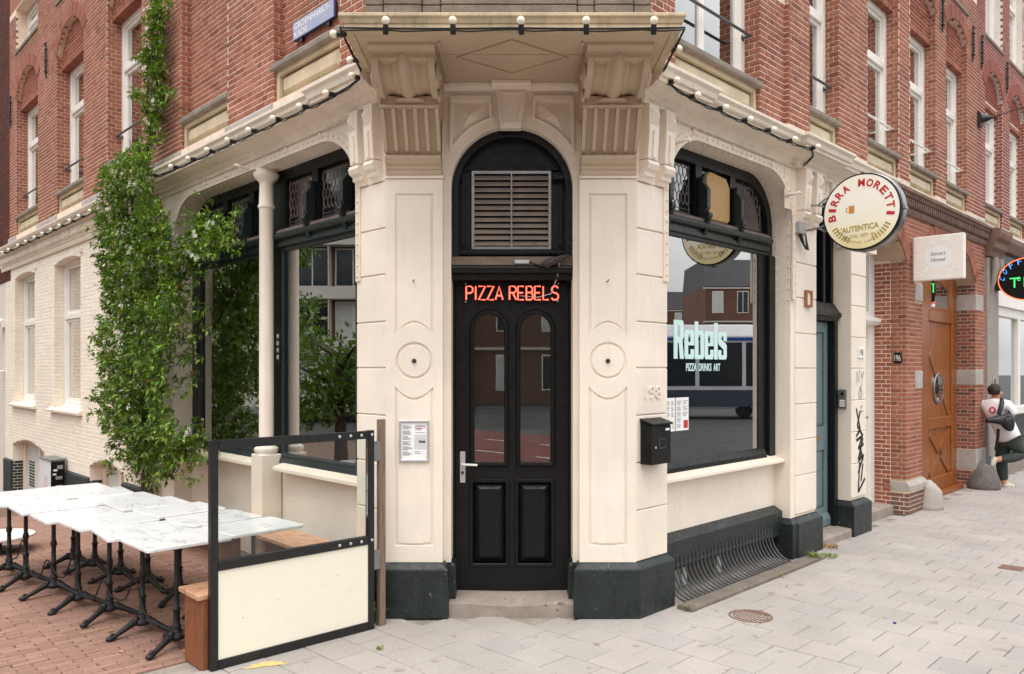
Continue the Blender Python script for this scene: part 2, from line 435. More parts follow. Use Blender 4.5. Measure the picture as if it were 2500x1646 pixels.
m_clinker = brickmat("clinker_brick", [srgb(150, 117, 102), srgb(157, 124, 109), srgb(144, 111, 97), srgb(161, 128, 113), srgb(152, 119, 104), srgb(140, 108, 95)])

o = MB().quad((-400, -400, -1.2), (400, -400, -1.2), (400, 400, -1.2), (-400, 400, -1.2)).build("ground", m_ground); structure(o)
b = MB(); b.quad(FR.p(-60, 4.7, -.05), FR.p(120, 4.7, -.05), FR.p(120, 40, -.05), FR.p(-60, 40, -.05)); structure(b.build("road", m_ground))
# red cycle path and carriageway on the far side of the pavement (seen in the glass)
b = MB(); P = lambda u, w, z: FR.p(u, w, z)
b.quad(P(-40, 5.2, -.03), P(-3, 5.2, -.03), P(-3, 11.5, -.03), P(-40, 11.5, -.03)); structure(b.build("cycle_path", m_redpath))
b = MB()
for w in (7.2, 9.4):
    for k in range(-20, -2):
        b.quad(P(k*2, w, -.025), P(k*2+1.2, w, -.025), P(k*2+1.2, w+.1, -.025), P(k*2, w+.1, -.025))
structure(b.build("road_marking", m_white))
# grey tile pavement
TU, TW = .286, .296
pav = MB().add([FR.p(-8, -3, -.012), FR.p(70, -3, -.012), FR.p(70, 4.6, -.012), FR.p(-8, 4.6, -.012)], [(0, 1, 2, 3)]).build("pavement", m_joint); structure(pav)
b = MB(); b.prof(FR, [(4.6, -.06), (4.75, -.06), (4.75, -.004), (4.6, 0)], -8, 70); attach(b.build("kerb", m_greystone), pav)
slots = []; rnd = random.Random(3)
for iu in range(-20, 60):
    for iw in range(-13, 15):
        u = -.13+(iu+.5)*TU; w = .15+(iw+.5)*TW+(.148 if iu % 2 else 0)
        q = FR.p(u, w, 0); lu, lw = lr(FL, q.x, q.y)
        if lu > -.02 and lw > 0 and q.x < -.5: continue
        if inside_building(q.x, q.y) or q.y > 8 and w < -.2: continue
        if w < -.2 and u > 0 or w < -.35 and u > -.2: continue
        vis = in_view(q, 20)
        if q.y < -2.4 or (not in_view(q, 500)): continue
        M_ = Matrix.Translation((q.x, q.y, rnd.uniform(-.0025, .0015))) @ Matrix((( FR.D.x, FR.N.x, 0, 0), (FR.D.y, FR.N.y, 0, 0), (0, 0, 1, 0), (0, 0, 0, 1))) @ Matrix.Rotation(rnd.uniform(-.006, .006), 4, 'Z') @ Matrix.Rotation(rnd.uniform(-.004, .004), 4, 'X')
        slots.append((M_, 1/(q.y+D0)**2 if vis else 0, (TU-.006, TW-.006, .03)))
pieces("paving_tile", slots, mk_slab, m_tile, pav)
# a border row of tiles close to the terrace and one along the corner
# brick terrace along the left street
BU, BW = .058, .205
ter = MB().add([FL.p(.135, -.2, -.011), FL.p(4.8, -.2, -.011), FL.p(14, -.2, -.75), FL.p(24, -.2, -.75), FL.p(24, 12, -.75), FL.p(14, 12, -.75), FL.p(4.8, 12, -.011), FL.p(.135, 12, -.011)], [(7, 6, 1, 0), (6, 5, 2, 1), (5, 4, 3, 2)]).build("terrace_paving", m_joint_dark); structure(ter)
def ter_z(u): return 0 if u < 4.8 else -(u-4.8)*.0803
slots = []; far = MB()
for iu in range(0, 150):
    for iw in range(0, 26):
        u = .14+(iu+.5)*BU; w = -.05+(iw+.5)*BW+(.5*BW if iu % 2 else 0)+rnd.uniform(-.006, .006)
        q = FL.p(u, w, 0)
        if not in_view(q, 260) or q.y < -1.9: continue
        vis = in_view(q, 0)
        M_ = Matrix.Translation((q.x, q.y, ter_z(u)+rnd.uniform(-.003, .002))) @ Matrix(((FL.D.x, FL.N.x, 0, 0), (FL.D.y, FL.N.y, 0, 0), (0, 0, 1, 0), (0, 0, 0, 1))) @ Matrix.Rotation(rnd.uniform(-.02, .02), 4, 'Z') @ Matrix.Rotation(rnd.uniform(-.02, .02), 4, 'Y')
        slots.append((M_, 1/(q.y+D0)**2 if vis and not (u < 1 and w < 1.3) else 0, (BU-.005, BW-.006, .03)))
pieces("paving_brick", slots, mk_slab, m_clinker, ter)
# ------------------------------------------------------------------ corner building: entrance bay
BLD = thing("corner_building", "cream and red brick corner building with arched black door under a canopy", "building", (0, .4, 0))
def part(b, name, mat, parent=None, **k): return b.build(name, mat, parent or BLD, **k)

# --- plinths
plf = [(-.12, 0), (.045, 0), (.045, .375), (.0, .42), (-.12, .42)]
def xy(v): return (v.x, v.y)
b = MB(); b.sweep([xy(FL.p(.42, -.2, 0)), xy(FL.p(.42, 0, 0)), xy(FL.p(0, 0, 0)), (-.53, YP), (-.53, .19), (-.485, .19), (-.485, .42)], plf)
part(b, "plinth", m_plinth, bevel=.006)
b = MB(); b.sweep([(.485, .42), (.485, .19), (.516, .19), (.516, YP), xy(FR.p(0, 0, 0)), xy(FR.p(.42, 0, 0)), xy(FR.p(.42, -.2, 0))], plf)
part(b, "plinth", m_plinth, bevel=.006)
# --- door step, worn in the middle
b = MB(); n = 14; vs_ = []
for i in range(n+1):
    x = -.484+.968*i/n; k = max(0, 1-abs(x)/.36)**.8*.022
    for y, z in ((.062, -.02), (.062, .098-k), (.075, .106-k), (.40, .128-k*.4), (.40, -.02)): vs_.append((x, y, z))
b.add(vs_, [(i*5+j, (i+1)*5+j, (i+1)*5+j+1, i*5+j+1) for i in range(n) for j in range(4)]+[(0, 1, 2, 3, 4), tuple(n*5+j for j in (4, 3, 2, 1, 0))])
m_step = paint("worn_step_stone", srgb(150, 138, 128), .8, .2, 5, .3, 50, chip=srgb(90, 82, 78), chipamt=.62)
part(b, "door_step", m_step, smooth=30)
# --- pilasters with panels and roundels
def panel_loop(x0, x1, z0, z1, bulge, end):      # rectangle whose one end follows the roundel's circle
    c = (x0+x1)/2; n = 10
    if end == 'bot': cv = [(x0+(x1-x0)*i/n, z0+bulge*(1-((i/n*2-1)**2))) for i in range(n+1)]; return cv+[(x1, z1), (x0, z1)]
    cv = [(x1-(x1-x0)*i/n, z1-bulge*(1-((i/n*2-1)**2))) for i in range(n+1)]; return [(x0, z0), (x1, z0)]+cv
for x0, x1 in ((-.969, -.530), (.516, .953)):
    c = (x0+x1)/2; hw = .146
    up = panel_loop(c-hw, c+hw, 2.17, 3.245, .085, 'bot'); lo = panel_loop(c-hw, c+hw, .55, 1.765, .085, 'top')
    circ = arc(c, 1.965, .142, .142, 0, 2*pi, 28)[:-1]
    b = MB(); b.box(FC, x0, x1, -.3, -.012, .42, 3.36)
    b.prism(FC, [(x0, .42), (x1, .42), (x1, 3.36), (x0, 3.36)], -.012, 0, holes=[up, lo, circ], back=False)
    pil = part(b, "pilaster", m_cream, bevel=.003)
    ins = lambda loop, k, cz: [(c+(x-c)*(1-k/.146), cz+(z-cz)*(1-k/.55)) for x, z in loop]
    b = MB(); b.prism(FC, ins(up, .018, 2.72), -.012, -.003); part(b, "panel", m_cream, pil, bevel=.003)
    b = MB(); b.prism(FC, ins(lo, .018, 1.15), -.012, -.003); part(b, "panel", m_cream, pil, bevel=.003)
    b = MB(); b.prism(FC, arc(c, 1.965, .122, .122, 0, 2*pi, 28)[:-1], -.012, .001); part(b, "roundel", m_cream, pil, bevel=.003)
    b = MB(); b.lathe(FC.p(c, .001, 1.965), [(.018, 0), (.018, .006), (.010, .012), (.010, .03), (.004, .035)], 10, FC.N); part(b, "pipe_stub", m_iron, pil)
    b = MB(); b.tube([FC.p(c-.01, -.01, 2.575), FC.p(c-.004, .02, 2.57), FC.p(c+.004, .03, 2.585)], .004, 6); part(b, "hook", m_iron, pil)
    b = MB(); b.prism(FC, [(c-.07, .566), (c+.07, .566), (c, .66)], -.012, .0005); part(b, "panel_facet", m_cream, pil)
    b = MB(); b.box(FC, x0+.0005, x1+.006, -.3, .018, 3.362, 3.383); part(b, "fillet", m_cream, pil)
# --- brackets under the canopy
def bracket(x0, x1):
    c = (x0+x1)/2; h = (x1-x0)/2
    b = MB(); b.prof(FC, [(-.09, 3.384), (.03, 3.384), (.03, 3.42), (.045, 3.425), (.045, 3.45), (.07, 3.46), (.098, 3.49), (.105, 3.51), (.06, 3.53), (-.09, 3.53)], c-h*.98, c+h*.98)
    br = part(b, "bracket", m_soffit_shaded, bevel=.003)
    b = MB(); b.prof(FC, [(-.09, 3.53), (.055, 3.53), (.235, 3.81), (-.09, 3.81)], c-h*.93, c+h*.93); part(b, "fluted_shaft", m_soffit_shaded, br)
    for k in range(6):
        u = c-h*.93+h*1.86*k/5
        b = MB(); b.prof(FC, [(.05, 3.532), (.105, 3.545), (.288, 3.808), (.23, 3.808)], u-.013, u+.013); part(b, "flute_fillet", m_soffit_shaded, br, bevel=.003)
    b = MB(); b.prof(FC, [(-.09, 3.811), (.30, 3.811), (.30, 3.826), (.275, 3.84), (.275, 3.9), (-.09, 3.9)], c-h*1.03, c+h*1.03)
    b.frustum(FC, c-.12, c+.12, 3.842, 3.89, .276, .325, .05, .02); part(b, "ledge", m_soffit_shaded, br, bevel=.002)
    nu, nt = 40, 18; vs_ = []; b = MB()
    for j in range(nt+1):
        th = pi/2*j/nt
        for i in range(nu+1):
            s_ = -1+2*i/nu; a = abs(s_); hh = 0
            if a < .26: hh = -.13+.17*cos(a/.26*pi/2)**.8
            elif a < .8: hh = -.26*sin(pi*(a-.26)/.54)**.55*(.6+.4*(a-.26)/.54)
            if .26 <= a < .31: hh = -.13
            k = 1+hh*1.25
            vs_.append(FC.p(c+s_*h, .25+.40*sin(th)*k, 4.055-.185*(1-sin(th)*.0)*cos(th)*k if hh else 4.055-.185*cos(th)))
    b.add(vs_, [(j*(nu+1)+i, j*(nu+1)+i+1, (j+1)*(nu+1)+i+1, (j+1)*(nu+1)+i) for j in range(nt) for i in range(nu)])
    part(b, "scroll", m_soffit_shaded, br, smooth=70)
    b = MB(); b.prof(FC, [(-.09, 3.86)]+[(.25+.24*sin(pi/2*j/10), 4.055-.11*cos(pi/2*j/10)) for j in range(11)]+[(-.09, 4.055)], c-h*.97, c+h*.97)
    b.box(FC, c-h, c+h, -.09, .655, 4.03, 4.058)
    part(b, "scroll_body", m_soffit_shaded, br)
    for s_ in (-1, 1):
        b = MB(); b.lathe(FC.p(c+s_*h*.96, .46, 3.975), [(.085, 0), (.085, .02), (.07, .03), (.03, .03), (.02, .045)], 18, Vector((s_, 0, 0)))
        b.lathe(FC.p(c+s_*h*.96, .28, 3.90), [(.05, 0), (.05, .022), (.03, .03)], 14, Vector((s_, 0, 0))); part(b, "volute", m_soffit_shaded, br, smooth=40)
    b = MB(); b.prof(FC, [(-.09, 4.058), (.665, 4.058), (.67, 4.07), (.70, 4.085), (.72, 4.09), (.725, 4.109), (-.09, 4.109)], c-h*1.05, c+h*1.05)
    part(b, "abacus", m_soffit_shaded, br)
bracket(-.965, -.535); bracket(.52, .95)
# --- recessed arch wall
SP, R_A = 3.317, .474
b = MB(); b.prism(FC, [(-.545, .40), (-R_A, .40)]+arc(0, SP, R_A, R_A, pi, 0, 32)+[(R_A, .40), (.545, .40), (.545, 4.109), (-.545, 4.109)], -.36, -.09)
archw = part(b, "arch_wall", m_cream)
for s_ in (-1, 1):
    a0, a1 = (pi-.523, pi/2+.275); R2 = .555
    loop = [(s_*x, z) for x, z in [(R2*cos(a0+(a1-a0)*i/12), SP+R2*sin(a0+(a1-a0)*i/12)) for i in range(13)]+[(-.165, 4.02), (-.48, 4.02)]]
    cu = sum(p[0] for p in loop)/len(loop); cz = sum(p[1] for p in loop)/len(loop)+.03
    inn = [(cu+(x-cu)*.86, cz+(z-cz)*.84) for x, z in loop]; inn2 = [(cu+(x-cu)*.8, cz+(z-cz)*.76) for x, z in loop]
    b = MB(); b.ring(FC, loop, inn, -.095, -.062, closed=True); part(b, "spandrel_frame", m_cream, archw, bevel=.003)
    b = MB(); n = len(inn2); b.add([FC.p(u, -.0898, z) for u, z in inn2]+[FC.p(cu, -.052, cz+.05)], [(i, (i+1) % n, n) for i in range(n)]); part(b, "spandrel_panel", m_cream, archw)
b = MB(); b.prism(FC, [(-.092, 3.755), (.07, 3.755), (.113, 4.05), (-.125, 4.05)], -.1, -.02); ks = part(b, "keystone", m_cream, bevel=.004)
b = MB(); b.ring(FC, [(-.075, 3.79), (.053, 3.79), (.088, 4.03), (-.1, 4.03)], [(-.062, 3.80), (.04, 3.80), (.072, 4.018), (-.084, 4.018)], -.02, -.012, closed=True); part(b, "keystone_frame", m_cream, ks)
b = MB(); b.prof(FC, [(-.1, 4.05), (-.005, 4.05), (.012, 4.075), (.03, 4.085), (.03, 4.108), (-.1, 4.108)], -.155, .145); part(b, "keystone_cap", m_cream, ks)
for _x in ((-.535, -.156), (.146, .52)):
    b = MB(); b.prof(FC, [(-.1, 4.055), (-.06, 4.055), (-.035, 4.085), (-.03, 4.108), (-.1, 4.108)], *_x); part(b, "bed_moulding", m_cream)
# --- transom with louvre grille
b = MB(); oa = [(-.473, 2.60)]+arc(0, SP, .473, .473, pi, 0, 32)+[(.473, 2.60)]; ia = [(-.418, 2.60)]+arc(0, SP, .418, .418, pi, 0, 32)+[(.418, 2.60)]
b.ring(FC, oa, ia, -.34, -.17); tr = part(b, "transom_frame", m_blackframe, bevel=.008)
b = MB(); b.prism(FC, [(-.42, 2.86)]+arc(0, SP, .42, .42, pi, 0, 28)+[(.42, 2.86)], -.34, -.255); part(b, "transom_board", m_blackframe, tr)
b = MB(); b.box(FC, -.42, .42, -.256, -.225, 3.482, 3.50); b.box(FC, -.40, -.37, -.256, -.238, 2.88, 3.482); b.box(FC, .37, .40, -.256, -.238, 2.88, 3.482); part(b, "board_trim", m_blackframe, tr, bevel=.003)
GX0, GX1, GZ0, GZ1 = -.322, .312, 2.852, 3.478
b = MB(); b.prism(FC, [(GX0, GZ0), (GX1, GZ0), (GX1, GZ1), (GX0, GZ1)], -.255, -.222, holes=[[(GX0+.024, GZ0+.024), (-.011, GZ0+.024), (-.011, GZ1-.024), (GX0+.024, GZ1-.024)], [(.003, GZ0+.024), (GX1-.024, GZ0+.024), (GX1-.024, GZ1-.024), (.003, GZ1-.024)]])
gr = part(b, "louvre_grille", m_metal, bevel=.002)
m_louvre = paint("dusty_louvre", srgb(142, 130, 118), .7, .2, 8, .1)
for k in range(12):
    z = GZ0+.03+k*.0475
    b = MB(); b.prof(FC, [(-.254, z+.034), (-.25, z+.038), (-.219, z+.006), (-.222, z)], GX0+.022, GX1-.022); part(b, "slat", m_louvre, gr)
b = MB(); b.prof(FC, [(-.34, 2.855), (-.225, 2.855), (-.215, 2.84), (-.215, 2.80), (-.17, 2.785), (-.17, 2.72), (-.115, 2.71), (-.11, 2.69), (-.12, 2.68), (-.12, 2.655), (-.15, 2.645), (-.155, 2.605), (-.34, 2.605)], -.473, .473)
part(b, "transom_beam", m_black, tr)
b = MB(); b.prof(FC, [(-.214, 2.79), (-.17, 2.788), (-.116, 2.716), (-.169, 2.722)], -.47, .47); part(b, "transom_ledge", paint("dusty_ledge", srgb(120, 104, 90), .9, .2, 8, .2, 60), tr)
b = MB(); b.prof(FC, [(-.25, 2.80), (-.2, 2.80), (-.19, 2.82), (-.19, 2.845), (-.25, 2.85)], -.42, .42); part(b, "transom_bead", m_blackframe, tr, bevel=.003)
# --- door leaf
GL = []
def arch_loop(x0, x1, z0, z1, n=16):
    r = (x1-x0)/2; c = (x0+x1)/2; return [(x0, z0), (x1, z0)]+arc(c, z1-r, r, r, 0, pi, n)
b = MB(); gh = [arch_loop(-.303, -.063, 1.149, 2.341), arch_loop(.069, .309, 1.149, 2.341)]
ph = [[(-.335, .32), (-.03, .32), (-.03, 1.012), (-.335, 1.012)], [(.03, .32), (.335, .32), (.335, 1.012), (.03, 1.012)]]
b.prism(FC, [(-.456, .125), (.456, .125), (.456, 2.604), (-.456, 2.604)], -.345, -.30, holes=gh+ph)
door = part(b, "entrance_door", m_black, bevel=.003)
b = MB(); b.box(FC, -.474, -.457, -.345, -.275, .12, 2.604); b.box(FC, .457, .474, -.345, -.275, .12, 2.604); part(b, "door_frame", m_black)
for i, g in enumerate(gh):
    c = (-.183, .189)[i]
    o1 = arch_loop(c-.157, c+.157, 1.118, 2.384); o2 = arch_loop(c-.12, c+.12, 1.149, 2.341)
    b = MB(); b.ring(FC, o1, o2, -.31, -.278, closed=True); part(b, "glazing_bead", m_black, door, bevel=.012)
    b = MB(); b.prism(FC, g, -.325, -.320); part(b, "pane", m_glass_door, door)
    x0, x1 = ((-.335, -.03), (.03, .335))[i]
    b = MB(); b.ring(FC, [(x0-.008, .312), (x1+.008, .312), (x1+.008, 1.02), (x0-.008, 1.02)], [(x0+.022, .342), (x1-.022, .342), (x1-.022, .99), (x0+.022, .99)], -.31, -.287, closed=True); part(b, "panel_moulding", m_black, door, bevel=.006)
    b = MB(); b.frustum(FC, x0+.02, x1-.02, .34, .992, -.335, -.303, .055, .055); part(b, "raised_panel", m_black, door)
    b = MB(); q = (x0+x1)/2
    for d in (-.04, .0, .04): b.box(FC, q+d-.002, q+d+.002, -.305, -.3005, .40, .93)
    part(b, "panel_groove", m_black, door)
b = MB(); b.box(FC, -.418, -.374, -.300, -.288, .99, 1.24); hp = part(b, "handle_plate", m_alu, door, bevel=.003)
m_lever = paint("white_lever", srgb(236, 234, 230), .35, .03, 8, 0)
b = MB(); b.tube([FC.p(-.396, -.29, 1.143), FC.p(-.396, -.235, 1.143), FC.p(-.385, -.23, 1.143), FC.p(-.275, -.23, 1.138)], .0095, 8); part(b, "lever", m_lever, door, smooth=60)
b = MB(); b.lathe(FC.p(-.397, -.288, 1.07), [(.015, 0), (.015, .004), (.006, .005)], 12, FC.N, sx=.7); part(b, "lock_cylinder", m_iron, door)
# --- canopy
b = MB(); b.box(FG, -1.075, 1.08, -.86, .4, 4.111, 4.22); can = part(b, "canopy", m_soffit_shaded)
b = MB(); b.sweep([(-1.09, .35), (-1.09, -.87), (1.095, -.87), (1.095, .35)], [(-.05, 4.104), (.0, 4.104), (.01, 4.112), (.01, 4.128), (.004, 4.132), (.004, 4.146), (.012, 4.152), (.02, 4.175), (.034, 4.19), (.034, 4.207), (.028, 4.212), (-.4, 4.235), (-.4, 4.104)])
part(b, "canopy_cornice", m_canopy, can)
fz = Fr((0, 0), (1, 0))
b = MB()
D1 = [(-.40, -.42), (0, -.73), (.40, -.42), (0, -.11)]; D2 = [(x*.93, -.42+(y+.42)*.93) for x, y in D1]
for i in range(4):
    j = (i+1) % 4; P = [(*D1[i], 4.1105), (*D1[j], 4.1105), (*D2[j], 4.1105), (*D2[i], 4.1105)]; Q = [(p[0], p[1], 4.099) for p in P]
    b.add(P+Q, [(0, 1, 2, 3), (7, 6, 5, 4), (0, 4, 5, 1), (1, 5, 6, 2), (2, 6, 7, 3), (3, 7, 4, 0)])
part(b, "soffit_diamond", m_soffit_shaded, can)
for x0, x1 in ((-.50, -.485), (.47, .485)):
    b = MB(); b.box(FG, x0, x1, -.7, .13, 4.096, 4.1108); part(b, "soffit_fillet", m_soffit_shaded, can)
# stone parapet of the bay above
xs = [-1.102, -.961, -.673, -.533, .487, .615, .909, 1.044]
b = MB(); b.box(FC, -1.09, 1.03, -.2, .12, 4.20, 7.2); par = part(b, "bay_parapet", m_parapet)
for r, (z0, z1) in enumerate(((4.24, 4.62), (4.626, 5.0), (5.006, 5.4))):
    for i in range(7):
        b = MB(); b.box(FC, xs[i]+.003, xs[i+1]-.003, .08, .15+.01*(i % 2), z0, z1); part(b, "stone_block", m_parapet, par, bevel=.006)
# --- rusticated piers
JZ = [.421, .815, 1.18, 1.545, 1.91, 2.267, 2.63, 2.985, 3.347]
def pier(fr, u0, u1, name="rusticated_pier", ub=None, top=3.347):
    b = MB(); b.box(fr, u0, u1, -.3, -.016, .40, top); p_ = part(b, name, m_cream)
    for a, c in zip(JZ[:-1], JZ[1:]):
        b = MB(); b.box(fr, (ub or u0)+.0005, u1+.0005, -.02, 0, a+.005, c-.003); part(b, "stone_block", m_cream, p_, bevel=.006)
    return p_
pier(FR, 0, .42); pier(FL, 0, .40)
# --- string courses: shop cornice on both streets
cor = [(-.1, 3.93), (.018, 3.93), (.018, 3.955), (.045, 3.975), (.055, 3.995), (.13, 4.02), (.16, 4.045), (.185, 4.045), (.185, 4.07), (.205, 4.08), (.215, 4.12), (.238, 4.145), (.238, 4.17), (.2, 4.185), (-.1, 4.245)]
b = MB(); b.sweep([xy(FL.p(u, w, 0)) for u, w in ((5.06, -.08), (5.06, .05), (4.66, .05), (4.66, 0), (.52, 0), (.52, .06), (-.06, .06))], cor); part(b, "shop_cornice", m_cream_worn)
b = MB(); b.sweep([xy(FR.p(u, w, 0)) for u, w in ((-.06, .06), (.52, .06), (.52, 0), (2.62, 0), (2.62, .06), (3.30, .06), (3.30, 0), (5.0, 0))], cor); part(b, "shop_cornice", m_cream_worn)
# ribbed edge of the cornice
def ribs(fr, u0, u1, w, mat):
    b = MB(); n = int((u1-u0)/.032)
    for i in range(n): u = u0+(i+.5)*.032; b.box(fr, u-.009, u+.009, w-.02, w+.004, 4.088, 4.122)
    stuff(part(b, "cornice_ribs", mat))
ribs(FL, .55, 4.6, .212, m_cream_worn); ribs(FR, .55, 2.6, .212, m_cream_worn)
def beads(fr, u0, u1, w, z, r, mat, step, nm):
    b = MB(); n = int((u1-u0)/step)
    for i in range(n): b.ball(fr.p(u0+(i+.5)*step, w, z), r, 6, 4)
    stuff(part(b, nm, mat, smooth=180, fix=False))
beads(FL, .45, 4.7, .012, 3.925, .014, m_cream_worn, .045, "bead_moulding"); beads(FR, .45, 2.65, .012, 3.925, .014, m_cream_worn, .045, "bead_moulding")
# paired consoles on the piers
def console(fr, u0, u1, top=3.93, bot=3.35):
    h = top-bot
    b = MB(); b.prof(fr, [(-.02, bot+.16), (.085, bot+.16), (.10, top-.2), (.10, top), (-.02, top)], u0, u1); c_ = part(b, "console", m_cream, bevel=.004)
    b = MB(); b.frustum(fr, u0+.015, u1-.015, top-.16, top-.03, .1005, .145, (u1-u0)/2-.02, .06); part(b, "console_diamond", m_cream, c_)
    b = MB(); b.prof(fr, [(.08, bot+.17), (.1, bot+.17), (.112, top-.2), (.09, top-.2)], (u0+u1)/2-.02, (u0+u1)/2+.02); part(b, "console_rib", m_cream, c_, bevel=.004)
    b = MB(); b.prof(fr, [(-.02, bot), (.02, bot), (.03, bot+.03), (.055, bot+.04), (.055, bot+.07), (.085, bot+.085), (.1, bot+.12), (.085, bot+.15), (-.02, bot+.155)], u0-.006, u1+.006); part(b, "console_foot", m_cream, c_)
for a in ((.04, .155), (.245, .365)): console(FL, *a)
for a in ((.03, .16), (.26, .385)): console(FR, *a)
for a in ((2.76, 2.90), (3.02, 3.16)): console(FR, *a)
# ------------------------------------------------------------------ facade helpers
CH = .057
def brick_rows(slots, fr, u0, u1, z0, z1, w, holes=None, zb=4.3, L=.206, phase=0, jit=.002, ch=CH, out=.0045, header_only=False):
    """cross bond: rows of stretchers and rows of headers in turn, cut at the edges and at the holes(z) -> [(a, b)]"""
    i0 = math.ceil((z0-zb)/ch-1e-6)
    Rm = Matrix(((fr.D.x, 0, fr.N.x, 0), (fr.D.y, 0, fr.N.y, 0), (0, 1, 0, 0), (0, 0, 0, 1)))
    rr = random.Random(int(abs(u0*97+z0*31+w*13)*10)+phase)
    i = i0
    while zb+(i+1)*ch <= z1+.004:
        zc = zb+(i+.5)*ch; spans = [(u0, u1)]
        for a, c in (holes(zc) if holes else ()):
            ns = []
            for p, q in spans:
                if c <= p or a >= q: ns.append((p, q))
                else:
                    if a > p: ns.append((p, a))
                    if c < q: ns.append((c, q))
            spans = ns
        step = L/2+.005 if (i % 2 or header_only) else L+.01
        off = (0 if i % 2 else (L/2+.005)/2) + ((i//2) % 2)*(.0)
        for p, q in spans:
            k = math.floor((p-off)/step)
            while off+k*step < q:
                a, c = max(p, off+k*step), min(q, off+(k+1)*step); k += 1
                if c-a < .03: continue
                a, c = a+(0 if a == p else .005), c-(0 if c == q else .005)
                pt = fr.p((a+c)/2, w+rr.uniform(-jit, jit)*.6, zc)
                M_ = Matrix.Translation(pt) @ Rm
                key = 0
                if in_view(pt, 0): key = (c-a)/(pt.y+D0)**2*abs(fr.N.y)
                # occluded bits rank last
                slots.append((M_, key, (c-a, ch-.0115, out)))
        i += 1
def pieces_many(name, slots, mat, parent, limit, rest): pieces(name, slots, mk_brick, mat, parent, limit, rest)
def arch_hole(a, c, z0, zs, rise):
    def f(z):
        if z < z0 or z > zs+rise: return []
        if z <= zs or rise <= 0: return [(a, c)]
        h = (c-a)/2; R = (h*h+rise*rise)/(2*rise); y = z-(zs+rise-R); x = sqrt(max(0, R*R-y*y)); m = (a+c)/2
        return [(m-x, m+x)]
    return f
def arch_poly(a, c, z0, zs, rise, n=12):
    h = (c-a)/2; m = (a+c)/2
    if rise <= 0: return [(a, z0), (c, z0), (c, zs), (a, zs)]
    R = (h*h+rise*rise)/(2*rise); t = math.asin(min(1, h/R))
    return [(a, z0), (c, z0)]+[(m+R*sin(t-2*t*i/n), zs+rise-R+R*cos(t-2*t*i/n)) for i in range(n+1)]
def voussoirs(slots_parent, fr, a, c, zs, rise, w, mat, hgt=.2, out=.010, n=None, name="arch_brick", jw=.008, umin=-99):
    h = (c-a)/2; m = (a+c)/2; R = (h*h+rise*rise)/(2*rise); t = math.asin(min(1, h/R)) if rise < h else pi/2
    cz = zs+rise-R; n = n or int(2*t*R/.062)
    for i in range(n):
        t0, t1 = -t+2*t*i/n, -t+2*t*(i+1)/n; g = jw/2/R
        b = MB(); pts = [(m+r*sin(q), cz+r*cos(q)) for r, q in ((R+.004, t0+g), (R+.004, t1-g), (R+hgt, t1-g), (R+hgt, t0+g))]
        b.prism(fr, pts, w-.44, w+out)
        if pts[0][0] > umin: b.build(name, mat, slots_parent)
def round_opening(a, c, z0, z1, rx, rz, n=12):     # flat head with big rounded shoulders, from a (left) to c
    return [(a, z0), (c, z0)]+[(c-rx+rx*cos(pi/2*i/n), z1-rz+rz*sin(pi/2*i/n)) for i in range(n+1)]+[(a+rx-rx*sin(pi/2*i/n), z1-rz+rz*cos(pi/2*i/n)) for i in range(n+1)]
def inset(loop, d, cu, cz, su, sz):
    return [(cu+(u-cu)*(1-d/su), cz+(z-cz)*(1-d/sz)) for u, z in loop]

m_lead = paint("lead_came", srgb(120, 108, 106), .5, .1, 20, 0)
m_leaded = glassmat("leaded_glass", srgb(120, 82, 92), 1.6, .06)
m_rivet = m_cream_worn
def leaded(fr, u0, u1, z0, z1, w, parent, clip=None):
    b = MB(); b.prism(fr, [(u0, z0), (u1, z0), (u1, z1), (u0, z1)], w-.004, w); part(b, "leaded_pane", m_leaded, parent)
    b = MB(); r = .0032; px_, pz = .062, .105; ok = lambda u, z: u0 < u < u1 and z0+.05 < z < z1
    def seg(a, c):
        if ok(*a) and ok(*c): b.tube([fr.p(a[0], w+.002, a[1]), fr.p(c[0], w+.002, c[1])], r, 4, caps=False)
    nc = int((u1-u0)/px_)+2; nr = int((z1-z0)/pz)+2
    for i in range(nc):
        for j in range(nr):
            u = u0+i*px_+(px_/2 if j % 2 else 0); z = z0+.05+j*pz*.75
            seg((u, z), (u, z+pz*.35)); seg((u, z+pz*.35), (u+px_/2, z+pz*.75)); seg((u, z+pz*.35), (u-px_/2, z+pz*.75))
    for z in (z0+.022, z0+.05, z1-.03): b.tube([fr.p(u0, w+.002, z), fr.p(u1, w+.002, z)], r, 4, caps=False)
    for u in (u0+.02, u1-.02): b.tube([fr.p(u, w+.002, z0), fr.p(u, w+.002, z1)], r, 4, caps=False)
    stuff(part(b, "lead_cames", m_lead, parent, fix=False))
def window_console(fr, u, w, parent, z0=3.08, z1=3.62):
    b = MB(); b.prof(fr, [(w, z0+.19), (w+.05, z0+.19), (w+.10, z0+.26), (w+.10, z1-.12), (w+.05, z1-.05), (w+.06, z1), (w, z1)], u-.028, u+.028)
    part(b, "console_arm", m_green, parent, bevel=.004)
    b = MB(); b.lathe(fr.p(u-.03, w+.085, z0+.19), [(.035, 0), (.035, .06), (.012, .064)], 12, fr.D); b.prof(fr, [(w, z0+.02), (w+.06, z0+.02), (w+.085, z0+.10), (w+.11, z0+.15), (w, z0+.16)], u-.022, u+.022)
    part(b, "console_scroll", m_green, parent, smooth=40)
